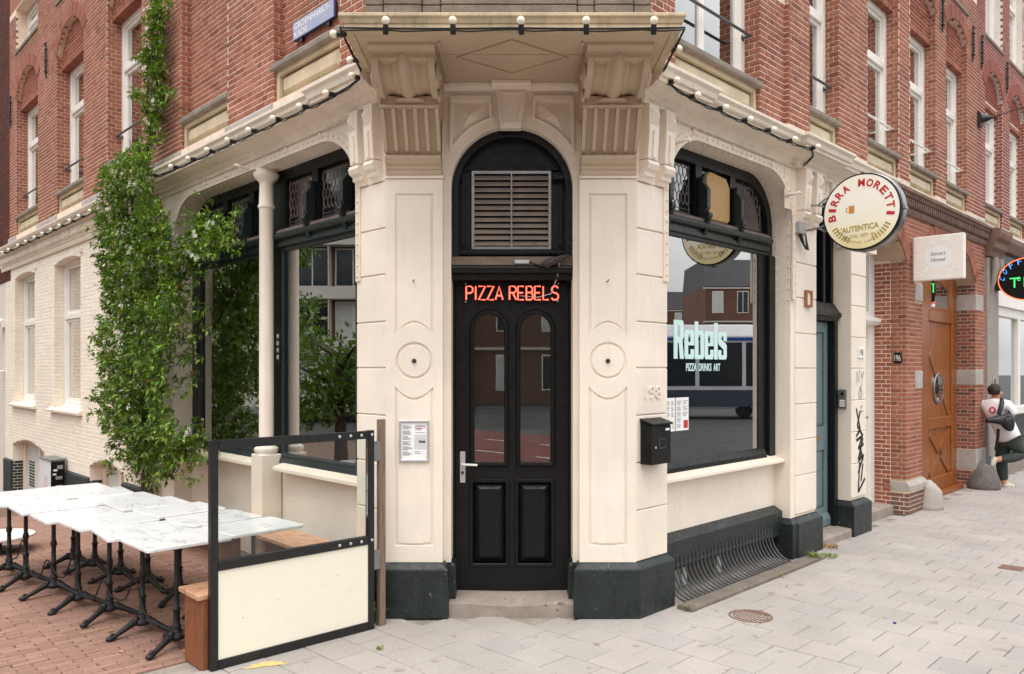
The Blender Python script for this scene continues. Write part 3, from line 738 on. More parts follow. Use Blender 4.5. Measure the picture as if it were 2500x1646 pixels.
def transom(fr, u0, u1, w, parent):
    b = MB(); b.prof(fr, [(w-.05, 3.05), (w+.02, 3.05), (w+.02, 3.075), (w+.05, 3.08), (w+.05, 3.115), (w+.035, 3.12), (w+.035, 3.14), (w+.075, 3.155), (w+.09, 3.175), (w+.09, 3.195), (w+.02, 3.235), (w-.05, 3.25)], u0, u1); part(b, "transom", m_green, parent)
    b = MB(); b.prof(fr, [(w, 3.20), (w+.06, 3.197), (w+.068, 3.21), (w+.06, 3.235), (w+.0, 3.262)], u0+.01, u1-.01); part(b, "transom_sill", paint("weathered_oak_sill", srgb(104, 90, 86), .85, .25, 8, .3, 40), parent)
def rivets(fr, loop, w, parent, step=.085, r=.0105, off=.0):
    b = MB(); acc = 0
    for i in range(len(loop)-1):
        a, c = Vector((*loop[i], 0)), Vector((*loop[i+1], 0)); L = (c-a).length
        while acc < L:
            p_ = a.lerp(c, acc/L); b.ball(fr.p(p_.x, w, p_.y), r, 6, 4); acc += step
        acc -= L
    stuff(part(b, "rivets", m_rivet, parent, smooth=180, fix=False))
def iron_lintel(fr, a, c, zc, rx, rz, wd, mat=None):
    """riveted iron beam over the shop window: front angle along the opening, soffit plate, rivets, bosses"""
    lp = round_opening(a, c, 2.6, zc, rx, rz)[1:-0]
    o_ = [(u, z) for u, z in round_opening(a-.0, c+.0, 2.6, zc, rx, rz)[1:]]
    up = [(min(max(u, a), c)+(.0 if a < u < c else 0), z) for u, z in o_]
    cu = (a+c)/2
    outer = [(cu+(u-cu)*(1+.07/((c-a)/2)), 2.6+(z-2.6)*(1+.075/(zc-2.6))) for u, z in o_]
    outer = [(min(max(u, a-.065), c+.065), z) for u, z in outer]
    b = MB(); b.ring(fr, o_+[(a, 2.6)], outer+[(a-.065, 2.6)], -.01, .014); li = part(b, "iron_lintel", mat or m_cream_worn, bevel=.003)
    mid = [((p[0]+q[0])/2, (p[1]+q[1])/2) for p, q in zip(o_+[(a, 2.6)], outer+[(a-.065, 2.6)])]
    rivets(fr, mid, .016, li)
    inn = [(cu+(u-cu)*.995, 2.6+(z-2.6)*.995) for u, z in o_]
    for wv in (-.03, -.17): rivets(fr, inn, wv, li, step=.11, r=.010)
    return li
def boss(fr, u, z, parent):
    b = MB(); b.lathe(fr.p(u, 0, z), [(.03, 0), (.03, .02), (.018, .03), (.012, .034)], 12, fr.N); part(b, "boss", m_cream_worn, parent, smooth=40)
def hook(fr, u, z, parent):
    b = MB(); b.lathe(fr.p(u, 0, z), [(.028, 0), (.02, .03), (.014, .05)], 10, fr.N); b.tube([fr.p(u, .04, z), fr.p(u, .1, z+.0), fr.p(u+.03, .13, z+.02), fr.p(u+.09, .12, z+.02)], .013, 8); part(b, "hook", m_cream_worn, parent, smooth=60)
m_room = paint("shop_wall_paint", srgb(200, 192, 178), .8, .08, 2, 0)
m_room_pale = paint("pale_green_interior", srgb(222, 230, 212), .7, .04, 2, 0)
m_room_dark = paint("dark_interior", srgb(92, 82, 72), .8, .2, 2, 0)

# ------------------------------------------------------------------ right street: shop front
AR = (.42, 2.65)
opn = round_opening(*AR, 3.33, 3.83, .50, .50)
b = MB(); b.prism(FR, [(0, 3.349), (.42, 3.349), (.42, 3.33)]+list(reversed(opn[2:]))+[(2.65, 3.30), (3.23, 3.30), (3.23, 4.02), (0, 4.02)], -.235, -.001)
part(b, "shop_front_wall", m_cream)
li = iron_lintel(FR, *AR, 3.83, .50, .50, .2, m_cream_peel)
for u in (.80, 1.45, 2.18): boss(FR, u, 3.885 if u < 2 else 3.87, li)
hook(FR, .47, 3.72, li); hook(FR, 2.5, 3.62, li)
b = MB(); b.box(FR, 2.48, 2.66, -.005, .006, 3.5, 3.9); part(b, "peeling_plate", m_cream_peel)
pier(FR, 2.65, 3.23, ub=2.745, top=3.30)
b = MB(); b.box(FR, .40, 2.66, -.42, -.19, .49, .97); part(b, "window_dado", m_cream)
b = MB(); b.prof(FR, [(-.3, 1.05), (-.2, 1.035), (-.075, .99), (-.072, .962), (-.19, .955), (-.3, .955)], .421, 2.649); part(b, "window_sill", m_sill, bevel=.004)
# plinth band over the cellar window, then pier plinth
b = MB(); b.prof(FR, [(-.42, .22), (-.10, .22), (-.10, .465), (-.19, .515), (-.42, .515)], .43, 2.66); part(b, "plinth", m_plinth, bevel=.006)
pl2 = [(-.12, -.02), (.05, -.02), (.05, .35), (.0, .395), (-.12, .395)]
b = MB(); b.sweep([xy(FR.p(u, w, 0)) for u, w in ((2.655, -.3), (2.655, -.016), (2.75, -.016), (2.75, 0), (3.232, 0), (3.232, -.2))], pl2); part(b, "plinth", m_plinth, bevel=.006)
# shop window
W_ = -.21
fo = round_opening(.415, 2.655, 1.0, 3.835, .50, .50)
up_h = [(2.56, 3.27)]+[(u, z) for u, z in [(2.655-.1-.42+.42*cos(pi/2*i/8), 3.33+.40*sin(pi/2*i/8)) for i in range(9)]]+[(.515+.42-.42*sin(pi/2*i/8), 3.33+.40*cos(pi/2*i/8)) for i in range(9)]+[(.515, 3.27)]
b = MB(); b.prism(FR, fo, W_-.06, W_, holes=[[(.62, 1.115), (2.36, 1.115), (2.36, 3.075), (.62, 3.075)], up_h])
sw = part(b, "shop_window", m_blackframe, bevel=.005)
b = MB(); b.box(FR, 2.52, 2.645, W_, W_+.04, 1.02, 3.05); b.box(FR, .425, .53, W_, W_+.06, 1.02, 3.05); b.prof(FR, [(W_, 1.0), (W_+.05, 1.012), (W_+.045, 1.06), (W_+.01, 1.11), (W_, 1.115)], .44, 2.45); stuff(part(b, "frame_moulding", m_blackframe, sw, bevel=.006))
b = MB(); b.box(FR, .61, 2.37, W_-.016, W_-.010, 1.105, 3.085); part(b, "pane", m_glass, sw)
transom(FR, .43, 2.50, W_, sw)
for u in (.66, 1.25, 1.86): window_console(FR, u, W_, sw)
for a, c in ((.56, 1.17), (1.33, 1.82), (1.90, 2.5)): leaded(FR, a, c, 3.27, 3.72, W_-.05, sw)
for u in (1.25, 1.86): b = MB(); b.box(FR, u-.05, u+.05, W_-.06, W_-.005, 3.26, 3.76); part(b, "mullion", m_blackframe, sw)
m_rattan, _nt, _p = nodes_of("ribbed_amber_panel"); _c = coords(_nt)
_wv = _nt.nodes.new("ShaderNodeTexWave"); _wv.inputs["Scale"].default_value = 22; _wv.bands_direction = 'X'; _nt.links.new(mapping(_nt, _c, (1, 1, 1), (0, 0, -.8)), _wv.inputs["Vector"])
_nt.links.new(ramp(_nt, _wv.outputs["Fac"], [(0, srgb(150, 112, 62)), (1, srgb(204, 168, 108))]), _p.inputs["Base Color"]); _p.inputs["Roughness"].default_value = .5
b = MB(); lp = [(1.36, 3.30), (1.40, 3.265), (1.74, 3.265), (1.78, 3.30), (1.78, 3.60), (1.72, 3.68), (1.42, 3.70), (1.36, 3.66)]
b.prism(FR, lp, W_-.03, W_+.01); ap = part(b, "amber_panel", m_rattan, sw, bevel=.01)
# room behind the glass
def room_wall(pts, z0, z1, name, mat, parent):
    b = MB(); P = [(*xy(p), z0) for p in pts]+[(*xy(p), z1) for p in pts]
    n = len(pts); b.add(P, [(i, i+1, n+i+1, n+i) for i in range(n-1)]); return part(b, name, mat, parent)
inr = thing("shop_interior", "dim shop interior with pale wall behind the windows", "room", (0, 3, .2))
b = MB(); P = [(-6.5, 8, 0), (6.5, 8, 0)]
flo = [FL.p(5.0, -.42, 0), FL.p(0.3, -.42, 0), Vector((-.5, .5, 0)), Vector((.5, .5, 0)), FR.p(.3, -.42, 0), FR.p(3.1, -.42, 0), FR.p(3.1, -5.0, 0), FL.p(5.0, -5.0, 0)]
fx = [xy(p) for p in flo]
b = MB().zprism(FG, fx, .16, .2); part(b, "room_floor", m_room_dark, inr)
b = MB().zprism(FG, fx, 4.0, 4.05); part(b, "room_ceiling", m_room, inr)
room_wall([flo[5], flo[6], flo[7], flo[0]], .2, 4.0, "room_wall", m_room, inr)
b = MB(); b.box(FR, 2.40, 3.08, -1.05, -.31, .2, 3.98); part(b, "pale_reveal", m_room_pale, inr)
b = MB(); b.box(FR, .45, 2.40, -.9, -.30, .98, 1.10); part(b, "inner_sill", m_room_pale, inr, bevel=.01)
b = MB(); b.box(FR, 1.62, 1.68, -.62, -.56, 1.10, 1.42); part(b, "table_leg", m_room_pale, inr); b = MB(); b.box(FR, 1.0, 2.3, -.9, -.5, 1.42, 1.46); part(b, "high_table", paint("oak_board", srgb(150, 128, 100), .6, .1, 5, 0), inr)
b = MB(); b.box(FL, 4.02, 4.8, -1.2, -.31, .2, 3.98); part(b, "pale_reveal", m_room_pale, inr)
b = MB(); b.box(FL, .45, 4.02, -.85, -.30, .95, 1.06); part(b, "inner_sill", m_room_pale, inr, bevel=.01)
b = MB(); b.box(FG, -.75, .75, 1.3, 1.9, .2, 1.35); part(b, "counter", m_white, inr, bevel=.01)
for k, x in enumerate((-.18, .16)):
    b = MB()
    for i in range(11): b.lathe((x, 1.5, 1.352+i*.018), [(.08, 0), (.15, .011), (.15, .015), (.08, .012)], 20)
    o_ = part(b, "plate_stack", m_white, inr); stuff(o_)

# --- blue side door bay
b = MB(); b.prism(FR, [(3.23, 3.30)]+[(3.26, 3.30)]+arc(3.70, 3.36, .44, .40, pi, 0, 16)+[(4.14, 3.30), (5.02, 3.30), (5.02, 4.02), (3.23, 4.02)], -.15, -.03); part(b, "side_door_wall", m_cream)
b = MB(); b.prism(FR, [(3.64, 3.79), (3.76, 3.79), (3.80, 3.98), (3.60, 3.98)], -.05, .01); part(b, "keystone", m_cream, bevel=.004)
for a, c in ((3.3, 3.56), (3.84, 4.1)):
    b = MB(); b.ring(FR, [(a, 3.80), (c, 3.80), (c, 3.94), (a, 3.94)], [(a+.025, 3.82), (c-.025, 3.82), (c-.025, 3.92), (a+.025, 3.92)], -.035, -.018, closed=True); part(b, "spandrel_frame", m_cream)
pier(FR, 4.165, 4.60, top=3.30)
b = MB(); b.sweep([xy(FR.p(u, w, 0)) for u, w in ((4.165, -.26), (4.165, 0), (4.60, 0), (4.60, -.2))], pl2); part(b, "plinth", m_plinth, bevel=.006)
b = MB(); b.box(FR, 3.24, 4.16, -.36, -.26, .09, 3.8); part(b, "door_backing", m_blackframe)
b = MB(); b.prism(FR, [(3.33, .12), (4.07, .12), (4.07, 2.44), (3.33, 2.44)], -.27, -.235, holes=[[(3.42, 1.25), (3.98, 1.25), (3.98, 2.32), (3.42, 2.32)], [(3.42, .32), (3.98, .32), (3.98, .98), (3.42, .98)]])
m_bluedoor = paint("grey_blue_door", srgb(104, 122, 128), .45, .1, 5, .08)
sd = part(b, "side_door", m_bluedoor, bevel=.004)
for z0, z1 in ((1.25, 2.32), (.32, .98)): b = MB(); b.frustum(FR, 3.42, 3.98, z0, z1, -.262, -.245, .04, .04); part(b, "raised_panel", m_bluedoor, sd)
b = MB(); b.box(FR, 3.58, 3.82, -.236, -.226, 1.10, 1.15); part(b, "letter_slot", paint("brass", srgb(176, 140, 70), .35, .1, 8, 0, metal=.7), sd, bevel=.003)
b = MB(); b.prof(FR, [(-.25, .12), (-.20, .12), (-.2, .2), (-.235, .26)], 3.33, 4.07); part(b, "weatherboard", m_bluedoor, sd)
for a, c in ((3.24, 3.33), (4.07, 4.16)): b = MB(); b.box(FR, a, c, -.27, -.15, .09, 2.5); part(b, "door_jamb", m_blackframe, bevel=.006)
b = MB(); b.prof(FR, [(-.27, 2.45), (-.16, 2.45), (-.13, 2.49), (-.11, 2.5), (-.11, 2.54), (-.14, 2.57), (-.2, 2.66), (-.27, 2.66)], 3.24, 4.16); part(b, "door_transom", m_blackframe)
for u in (3.30, 3.62, 3.88, 4.10): b = MB(); b.box(FR, u-.03, u+.03, -.262, -.19, 2.66, 3.72); part(b, "transom_bar", m_blackframe, bevel=.006)
b = MB(); b.prof(FR, [(-.35, -.05), (.02, -.05), (.025, .085), (.01, .095), (-.35, .115)], 3.25, 4.145); part(b, "side_step", m_step, bevel=.01)

# --- brick ground floor with white door bay and timber door
B1a, B1b, B2a, B2b, BE = 4.66, 6.0, 6.62, 9.18, 9.74
gw = []
h1 = arch_hole(B1a-.3, B1b, 0, 3.3, .42); h2 = arch_hole(B2a, B2b, 0, 3.27, .62)
a1 = arch_poly(B1a-.3, B1b, 0, 3.3, .42)[2:]; a2 = arch_poly(B2a, B2b, 0, 3.27, .62)[2:]
a1 = [p for p in a1 if p[0] > 4.62]
b = MB(); b.prism(FR, [(4.62, 4.0), (a1[-1][0], a1[-1][1])]+list(reversed(a1))+[(B1b, 0), (B2a, 0)]+list(reversed(a2))+[(B2b, 0), (BE, 0), (BE, 4.0)], -.45, -.012)
m_mortar_low = paint("grey_mortar", srgb(190, 166, 142), .95, .12, 6, .4, 80)
gwall = part(b, "brick_ground_floor", m_mortar_low)
hh = lambda z: h1(z)+h2(z)+([(4.5, 4.66)] if z < 3.3 else [])+([(B2a-.30, B2a+.02)] if 2.82 < z < 3.05 or 1.64 < z < 1.88 else [])+([(B2b-.02, B2b+.42)] if 2.84 < z < 3.1 or 1.65 < z < 1.9 else [])
brick_rows(gw, FR, 4.62, BE, .45, 3.98, -.012, hh, zb=.0)
gb_ = []; brick_rows(gb_, FR, B1b-.02, B2a+.06, .0, .31, .024, None, zb=0.0); brick_rows(gb_, FR, B2b-.0, BE, .0, .31, .024, None, zb=0.0)
# reveals facing the camera
f_r1 = sub(FR, B1b, -.012, axis=-FR.N, nrm=-FR.D); brick_rows(gw, f_r1, 0, .19, .45, 3.35, .0, None, zb=0.0, header_only=False)
f_r1b = sub(FR, B1b-.03, -.2, axis=-FR.N, nrm=-FR.D); brick_rows(gw, f_r1b, 0, .2, .02, 3.35, .0, None, zb=0.0)
gw_r = []
f_r2 = sub(FR, B2b, -.012, axis=-FR.N, nrm=-FR.D); brick_rows(gw_r, f_r2, 0, .3, .02, 3.3, .0, lambda z: [(0, .4)] if (2.84 < z < 3.1 or 1.65 < z < 1.9 or .31 < z < .62) else [], zb=0.0)
pieces_many("brick", gw, m_brick, gwall, 110, "bricks_beyond")
gw = []
pieces_many('brick', gw_r, m_brick_low, gwall, 60, 'bricks_beyond')
b = MB(); b.box(FR, B1b-.03, B1b, -.45, -.2, 0, 3.55); part(b, "pier_backing", m_mortar, gwall)
for (a, c), (zs, rise) in (((B1a-.3, B1b), (3.3, .42)), ((B2a, B2b), (3.27, .62))):
    voussoirs(gwall, FR, a, c, zs, rise, -.012, m_brick, hgt=.21, out=.016, umin=4.62)
for z0, z1 in ((2.82, 3.05), (1.64, 1.88)): b = MB(); b.box(FR, B2a-.29, B2a+.001, -.1, .002, z0, z1); part(b, "quoin_stone", m_greystone, gwall, bevel=.006)
for z0, z1 in ((2.84, 3.10), (1.65, 1.90)):
    b = MB(); b.box(FR, B2b-.006, B2b+.42, -.31, .002, z0, z1); part(b, "quoin_stone", m_greystone, gwall, bevel=.006)
b = MB(); b.box(FR, B2b-.006, BE, -.31, .004, .31, .62); part(b, "base_stone", m_greystone, gwall, bevel=.006)
b = MB(); b.prof(FR, [(-.3, .31), (.045, .31), (.045, .375), (.0, .43), (-.3, .43)], B1b-.03, B2a+.06); part(b, "base_cap", m_greystone, gwall, bevel=.006)
f_b1 = sub(FR, B1b-.02, .022, axis=-FR.N, nrm=-FR.D); bb_ = []; brick_rows(gb_, f_b1, 0, .28, .0, .31, 0, None, zb=0.0); m_brick_base = brickmat('weathered_base_brick', [srgb(120, 92, 80), srgb(104, 86, 78), srgb(132, 98, 86), srgb(92, 78, 72)]); pieces_many('base_brick', gb_, m_brick_base, gwall, 100, 'base_bricks_beyond')
b = MB(); b.box(FR, B1b-.02, B2a+.05, -.3, .022, 0, .31); part(b, "base_backing", m_mortar, gwall)
b = MB(); b.box(FR, B2b+.002, BE, -.3, .022, 0, .31); part(b, "base_backing", m_mortar, gwall)
# dentil cornice over the brick ground floor
b = MB(); b.prof(FR, [(-.1, 3.995), (.02, 3.995), (.02, 4.01), (.03, 4.11), (.07, 4.125), (.085, 4.16), (.11, 4.175), (.11, 4.215), (-.1, 4.25)], 5.0, 10.25); dc = part(b, "dentil_cornice", m_terracotta)
for i in range(55):
    u = 5.03+i*.085; b = MB(); b.prof(FR, [(.02, 4.012), (.05, 4.012), (.068, 4.03), (.07, 4.108), (.02, 4.108)], u, u+.05); part(b, "dentil", m_terracotta, dc)
b = MB(); b.prof(FR, [(-.06, 3.90), (.015, 3.92), (.03, 3.96), (.03, 3.994), (-.06, 3.994)], 5.0, BE); part(b, "brick_string_course", m_terracotta, dc)
# white door
b = MB(); b.prism(FR, [(4.62, .1), (6.02, .1), (6.02, 3.7), (4.62, 3.7)], -.5, -.40, holes=[[(4.9, .12), (5.80, .12), (5.80, 2.45), (4.9, 2.45)], [(4.9, 2.66), (5.80, 2.66), (5.80, 3.5), (4.9, 3.5)]]); wd = part(b, "white_door_frame", m_white, bevel=.006)
b = MB(); b.box(FR, 4.9, 5.8, -.5, -.455, .12, 2.45); part(b, "white_door_leaf", m_white, wd)
for z0, z1 in ((.3, 1.05), (1.25, 1.75), (1.8, 2.35)): b = MB(); b.frustum(FR, 5.05, 5.68, z0, z1, -.456, -.44, .04, .04); part(b, "raised_panel", m_white, wd)
b = MB(); b.prof(FR, [(-.42, 2.47), (-.34, 2.49), (-.31, 2.53), (-.31, 2.57), (-.40, 2.6)], 4.7, 5.97); part(b, "white_transom", m_white, wd)
b = MB(); b.box(FR, 4.9, 5.8, -.48, -.475, 2.66, 3.5); part(b, "pane", m_glass_up, wd)
b = MB(); b.tube([FR.p(5.72, -.455, 1.27), FR.p(5.72, -.40, 1.27), FR.p(5.62, -.395, 1.27)], .012, 8); part(b, "lever", m_metal, wd)
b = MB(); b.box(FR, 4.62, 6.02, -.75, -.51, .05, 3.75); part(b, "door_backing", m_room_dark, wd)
b = MB(); b.prof(FR, [(-.5, -.05), (-.16, -.05), (-.155, .12), (-.5, .14)], 4.66, 5.98); part(b, "stone_step", m_step, bevel=.01)
# timber door
m_wood, _nt, _p = nodes_of("varnished_oak"); _c = coords(_nt)
_n = noise(_nt, mapping(_nt, _c, (14, 14, .7)), 3.0, 6, .6, 1.2)
_w = ramp(_nt, _n, [(.25, srgb(70, 36, 14)), (.42, srgb(126, 70, 30)), (.56, srgb(154, 92, 46)), (.66, srgb(130, 72, 32)), (.8, srgb(82, 44, 18))])
_nt.links.new(_w, _p.inputs["Base Color"]); _p.inputs["Roughness"].default_value = .32; bump(_nt, _p, _n, .15, .01)
TD0, TD1, TW_ = 6.64, 9.20, -.30
b = MB(); b.box(FR, 7.4, 9.19, -.40, TW_-.03, .06, 3.9); td = part(b, "timber_door", m_wood)
for a, c in ((7.45, 7.80), (8.93, 9.18)): b = MB(); b.box(FR, a, c, TW_-.03, TW_+.02, .06, 3.9); part(b, "stile", m_wood, td, bevel=.008)
for k in range(7): u = 7.81+k*.16; b = MB(); b.box(FR, u, u+.155, TW_-.03, TW_-.005, .27, 2.62); part(b, "plank", m_wood, td, bevel=.006)
for z0, z1, t in ((2.62, 2.80, .03), (1.0, 1.17, .03), (.06, .27, .03)): b = MB(); b.box(FR, 7.80, 8.93, TW_-.03, TW_+t, z0, z1); part(b, "rail", m_wood, td, bevel=.012)
def brace(u0, z0, u1, z1, wd_=.13):
    d = Vector((u1-u0, z1-z0)).normalized(); q = Vector((-d.y, d.x))*wd_/2
    b = MB(); b.prism(FR, [(u0+q.x, z0+q.y), (u0-q.x, z0-q.y), (u1-q.x, z1-q.y), (u1+q.x, z1+q.y)], TW_-.03, TW_+.015); part(b, "brace", m_wood, td, bevel=.01)
brace(7.88, 2.15, 8.86, 1.18); brace(7.88, .95, 8.86, .30); brace(7.88, .30, 8.86, .95, .12)
b = MB(); b.lathe(FR.p(8.27, TW_-.006, 1.61), [(.235, 0), (.235, .025), (.22, .035), (.195, .03), (.19, .01)], 28, FR.N); part(b, "porthole_ring", m_metal, td, smooth=40)
b = MB(); b.lathe(FR.p(8.27, TW_-.002, 1.61), [(.195, 0), (.195, .026)], 28, FR.N); part(b, "porthole_pane", m_glass_up, td); b = MB(); b.lathe(FR.p(8.27, TW_-.002, 1.61), [(.195, 0), (.195, .02)], 28, FR.N); part(b, "porthole_disc", m_white, td)  # pane with a plain white disc right behind it
b = MB(); b.prism(FR, [(7.95, 2.83), (8.80, 2.83), (8.80, 3.15), (8.4, 3.26), (7.95, 3.3)], TW_-.03, TW_+.0); part(b, "pane", m_glass_up, td)
b = MB(); b.prism(FR, [(7.80, 2.80), (8.93, 2.80), (8.93, 3.85), (7.80, 3.85)], TW_-.03, TW_+.012, holes=[[(7.95, 2.85), (8.80, 2.85), (8.80, 3.13), (8.4, 3.24), (7.95, 3.28)]]); part(b, "top_panel", m_wood, td, bevel=.006)
b = MB()
for z in [.2+.22*i for i in range(14)]: b.ball(FR.p(9.08, TW_+.022, z), .012, 6, 4)
stuff(part(b, "nail_heads", m_iron, td, fix=False))
b = MB(); b.prof(FR, [(-.4, -.03), (-.18, -.03), (-.18, .05), (-.4, .075)], 7.3, 9.2); part(b, "door_threshold", m_wood, td, bevel=.006)
# ------------------------------------------------------------------ upper storeys in red brick
m_curtain = paint("net_curtain", srgb(206, 206, 200), .9, .06, 6, 0)
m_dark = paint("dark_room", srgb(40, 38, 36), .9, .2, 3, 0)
def stone_panel(fr, a, c, z0, z1, w, parent):
    b = MB(); e = .05
    b.prism(fr, [(a, z0), (c, z0), (c, z1), (a, z1)], w-.16, w, holes=[[(a+e, z0+.03), (c-e, z0+.03), (c-e, z1-.05), (a+e, z1-.05)]])
    p_ = part(b, "stone_panel", m_stonepanel, parent, bevel=.004)
    b = MB(); b.frustum(fr, a+e+.012, c-e-.012, z0+.042, z1-.062, w-.05, w-.006, .07, .05); part(b, "panel_field", m_stonepanel, p_)
def stone_sill(fr, a, c, z1, w, parent):
    b = MB(); b.prof(fr, [(w-.2, z1-.075), (w+.03, z1-.075), (w+.04, z1-.06), (w+.04, z1-.018), (w-.02, z1), (w-.2, z1+.01)], a-.015, c+.03); part(b, "window_sill", m_sillstone, parent, bevel=.006)
def sash(fr, a, c, z0, z1, w, parent, mid=None, split=None, curtain=True):
    """white timber window: box frame, lower sash, upper light"""
    mid = mid or z0+(z1-z0)*.62; t = .085
    hs = [[(a+t, z0+.09), (c-t, z0+.09), (c-t, mid-.04), (a+t, mid-.04)], [(a+t, mid+.05), (c-t, mid+.05), (c-t, z1-t), (a+t, z1-t)]]
    b = MB(); b.prism(fr, [(a, z0), (c, z0), (c, z1), (a, z1)], w-.10, w, holes=hs); fr_ = part(b, "sash_window", m_white, parent, bevel=.005)
    for k, h_ in enumerate(hs):
        (u0, q0), (u1, _), (_, q1), _ = h_; s_ = .045
        xs_ = [(u0, u1)] if not (split and k == 0) else [(u0, (u0+u1)/2), ((u0+u1)/2, u1)]
        for x0, x1 in xs_:
            b = MB(); b.prism(fr, [(x0, q0), (x1, q0), (x1, q1), (x0, q1)], w-.075, w-.03, holes=[[(x0+s_, q0+s_), (x1-s_, q0+s_), (x1-s_, q1-s_), (x0+s_, q1-s_)]]); part(b, "sash_frame", m_white, fr_, bevel=.003)
            b = MB(); b.box(fr, x0+s_-.005, x1-s_+.005, w-.058, w-.054, q0+s_-.005, q1-s_+.005); part(b, "pane", m_glass_up, fr_)
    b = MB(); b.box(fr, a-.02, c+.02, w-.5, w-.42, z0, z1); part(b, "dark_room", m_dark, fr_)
    if curtain:
        b = MB(); n = 24; x0, x1 = a+.06, c-.06
        vs_ = [fr.p(x0+(x1-x0)*i/n, w-.16+.012*sin(i*1.9), z) for z in (z0+.03, z1-.03) for i in range(n+1)]
        b.add(vs_, [(i, i+1, n+2+i, n+1+i) for i in range(n)]); part(b, "curtain", m_curtain, fr_, smooth=180)
    b = MB(); b.prof(fr, [(w-.02, z0-.005), (w+.035, z0-.01), (w+.035, z0+.02), (w-.02, z0+.05)], a+.02, c-.02); part(b, "sash_sill", m_white, fr_)
    return fr_
def guard_rail(fr, a, c, z, w, parent, mat):
    b = MB(); b.tube([fr.p(a, w, z), fr.p(c, w, z)], .014, 8); r_ = part(b, "guard_rail", mat, parent)
    for u in (a, c): b = MB(); b.lathe(fr.p(u, w-.09, z), [(.03, 0), (.03, .012), (.013, .02), (.013, .09)], 10, fr.N); part(b, "rail_bracket", mat, r_)
def window_bay(fr, a, c, w, zb, zs, z1, spring, rise, wall, slots, blind=False, brick=None, mid=None, split=None, depth=.15, reveal=True, rail=None, curtain=True, wl=None):
    """stone panel, sill, window (or blind brick panel) and brick tympanum in one niche"""
    stone_panel(fr, a+.001, c-.001, zb, zs-.065, w-.035, wall); stone_sill(fr, a, c, zs, w-.02, wall)
    if blind:
        brick_rows(slots, fr, a, c, zs, spring+rise, w-depth, lambda z: [(-99, arch_hole(a, c, 0, spring, rise)(z)[0][0]), (arch_hole(a, c, 0, spring, rise)(z)[0][1], 99)] if spring+rise > z > spring else [])
        b = MB(); b.prism(fr, arch_poly(a, c, zs-.1, spring, rise), w-depth-.1, w-depth-.0008); part(b, "niche_back", m_mortar, wall)
    else:
        sash(fr, a+.0, c-.0, zs+.002, z1, w-depth, wall, mid, split, curtain)
        hole = arch_hole(a, c, 0, spring, rise)
        brick_rows(slots, fr, a, c, z1+.06, spring+rise, w-.075, lambda z: ([(-99, hole(z)[0][0]), (hole(z)[0][1], 99)] if hole(z) else [(-99, 99)]), phase=3, header_only=True)
        b = MB(); b.prism(fr, arch_poly(a, c, z1+.001, spring, rise), w-.3, w-.082); part(b, "tympanum", m_mortar, wall)
        b = MB(); b.box(fr, a, c, w-.2, w-.078, z1-.002, z1+.06); lt_ = part(b, "flat_lintel", m_mortar, wall)
        nb = int((c-a)/.062)
        for k in range(nb): q0 = a+(c-a)*k/nb; b = MB(); b.box(fr, q0+.004, q0+(c-a)/nb-.004, w-.19, w-.066, z1-.012, z1+.058); part(b, "lintel_brick", m_brick, lt_)
    if reveal:
        f_ = sub(fr, c-.004, w-.004, axis=-fr.N, nrm=-fr.D)
        brick_rows(slots, f_, 0, depth-.01, zb if not blind else zb, spring+.02, .0, lambda z: [(.03, 9)] if z < zs+.01 else [])
    if rail: guard_rail(fr, a+.08 if not blind else a, c-.04, rail[0], w-depth+.08, wall, rail[1])
def wall_anchor(fr, u, z, w, h, parent):
    b = MB(); b.tube([fr.p(u, w+.02, z-h/2), fr.p(u, w+.03, z-h/4), fr.p(u, w+.03, z+h/4), fr.p(u, w+.02, z+h/2)], [.008, .018, .018, .008], 8)
    for q in (-.3, 0, .3): b.ball(fr.p(u, w+.03, z+q*h), .026, 8, 6)
    b.tube([fr.p(u, w+.03, z+h*.5), fr.p(u, w+.05, z+h*.42)], .012, 6); part(b, "wall_anchor", m_iron, parent, smooth=50)

# ---- right street
RB, RS = 4.31, 4.662
rs = []
RN = [(3.07, 3.82), (4.66, 5.71), (6.13, 7.20), (7.66, 8.71)]
RTOP = 8.2
hol = [arch_poly(a, c, RB, 6.93, .20) for a, c in RN]; hol2 = [arch_poly(a, c, 7.1+.30, 9.4, .2)[:2]+[(c, RTOP-.01), (a, RTOP-.01)] for a, c in RN]
b = MB(); b.prism(FR, [(2.58, 4.2), (9.25, 4.2), (9.25, RTOP), (2.58, RTOP)], -.40, -.006, holes=hol); wr = part(b, "upper_brick_wall", m_mortar)
hA = arch_poly(.60, 2.07, RB, 6.9, .2)
b = MB(); b.prism(FR, [(-.05, 4.2), (2.58, 4.2), (2.58, RTOP), (-.05, RTOP)], -.40, -.047, holes=[hA]); wra = part(b, "upper_brick_wall", m_mortar)
def holes_R(z):
    r_ = []
    for a, c in RN: r_ += arch_hole(a, c, RB, 6.93, .20)(z)
    return r_
brick_rows(rs, FR, 2.58, 9.25, RB, 7.75, -.006, holes_R)
brick_rows(rs, FR, -.05, 2.58, RB, 5.6, -.047, arch_hole(.60, 2.07, RB, 6.9, .2))
f_ = sub(FR, 2.58, -.0, axis=-FR.N, nrm=-FR.D); brick_rows(rs, f_, 0, .045, RB, 5.6, 0)
for i, (a, c) in enumerate(RN):
    window_bay(FR, a, c, -.006, RB, RS, 6.5, 6.93, .20, wr, rs, mid=5.80, depth=.15, rail=((5.03, m_rail) if i == 0 else (4.98, m_white)), curtain=i > 0)
    if i >= 2: voussoirs(wr, FR, a, c, 6.93, .20, -.006, m_brick, hgt=.2, out=.012)
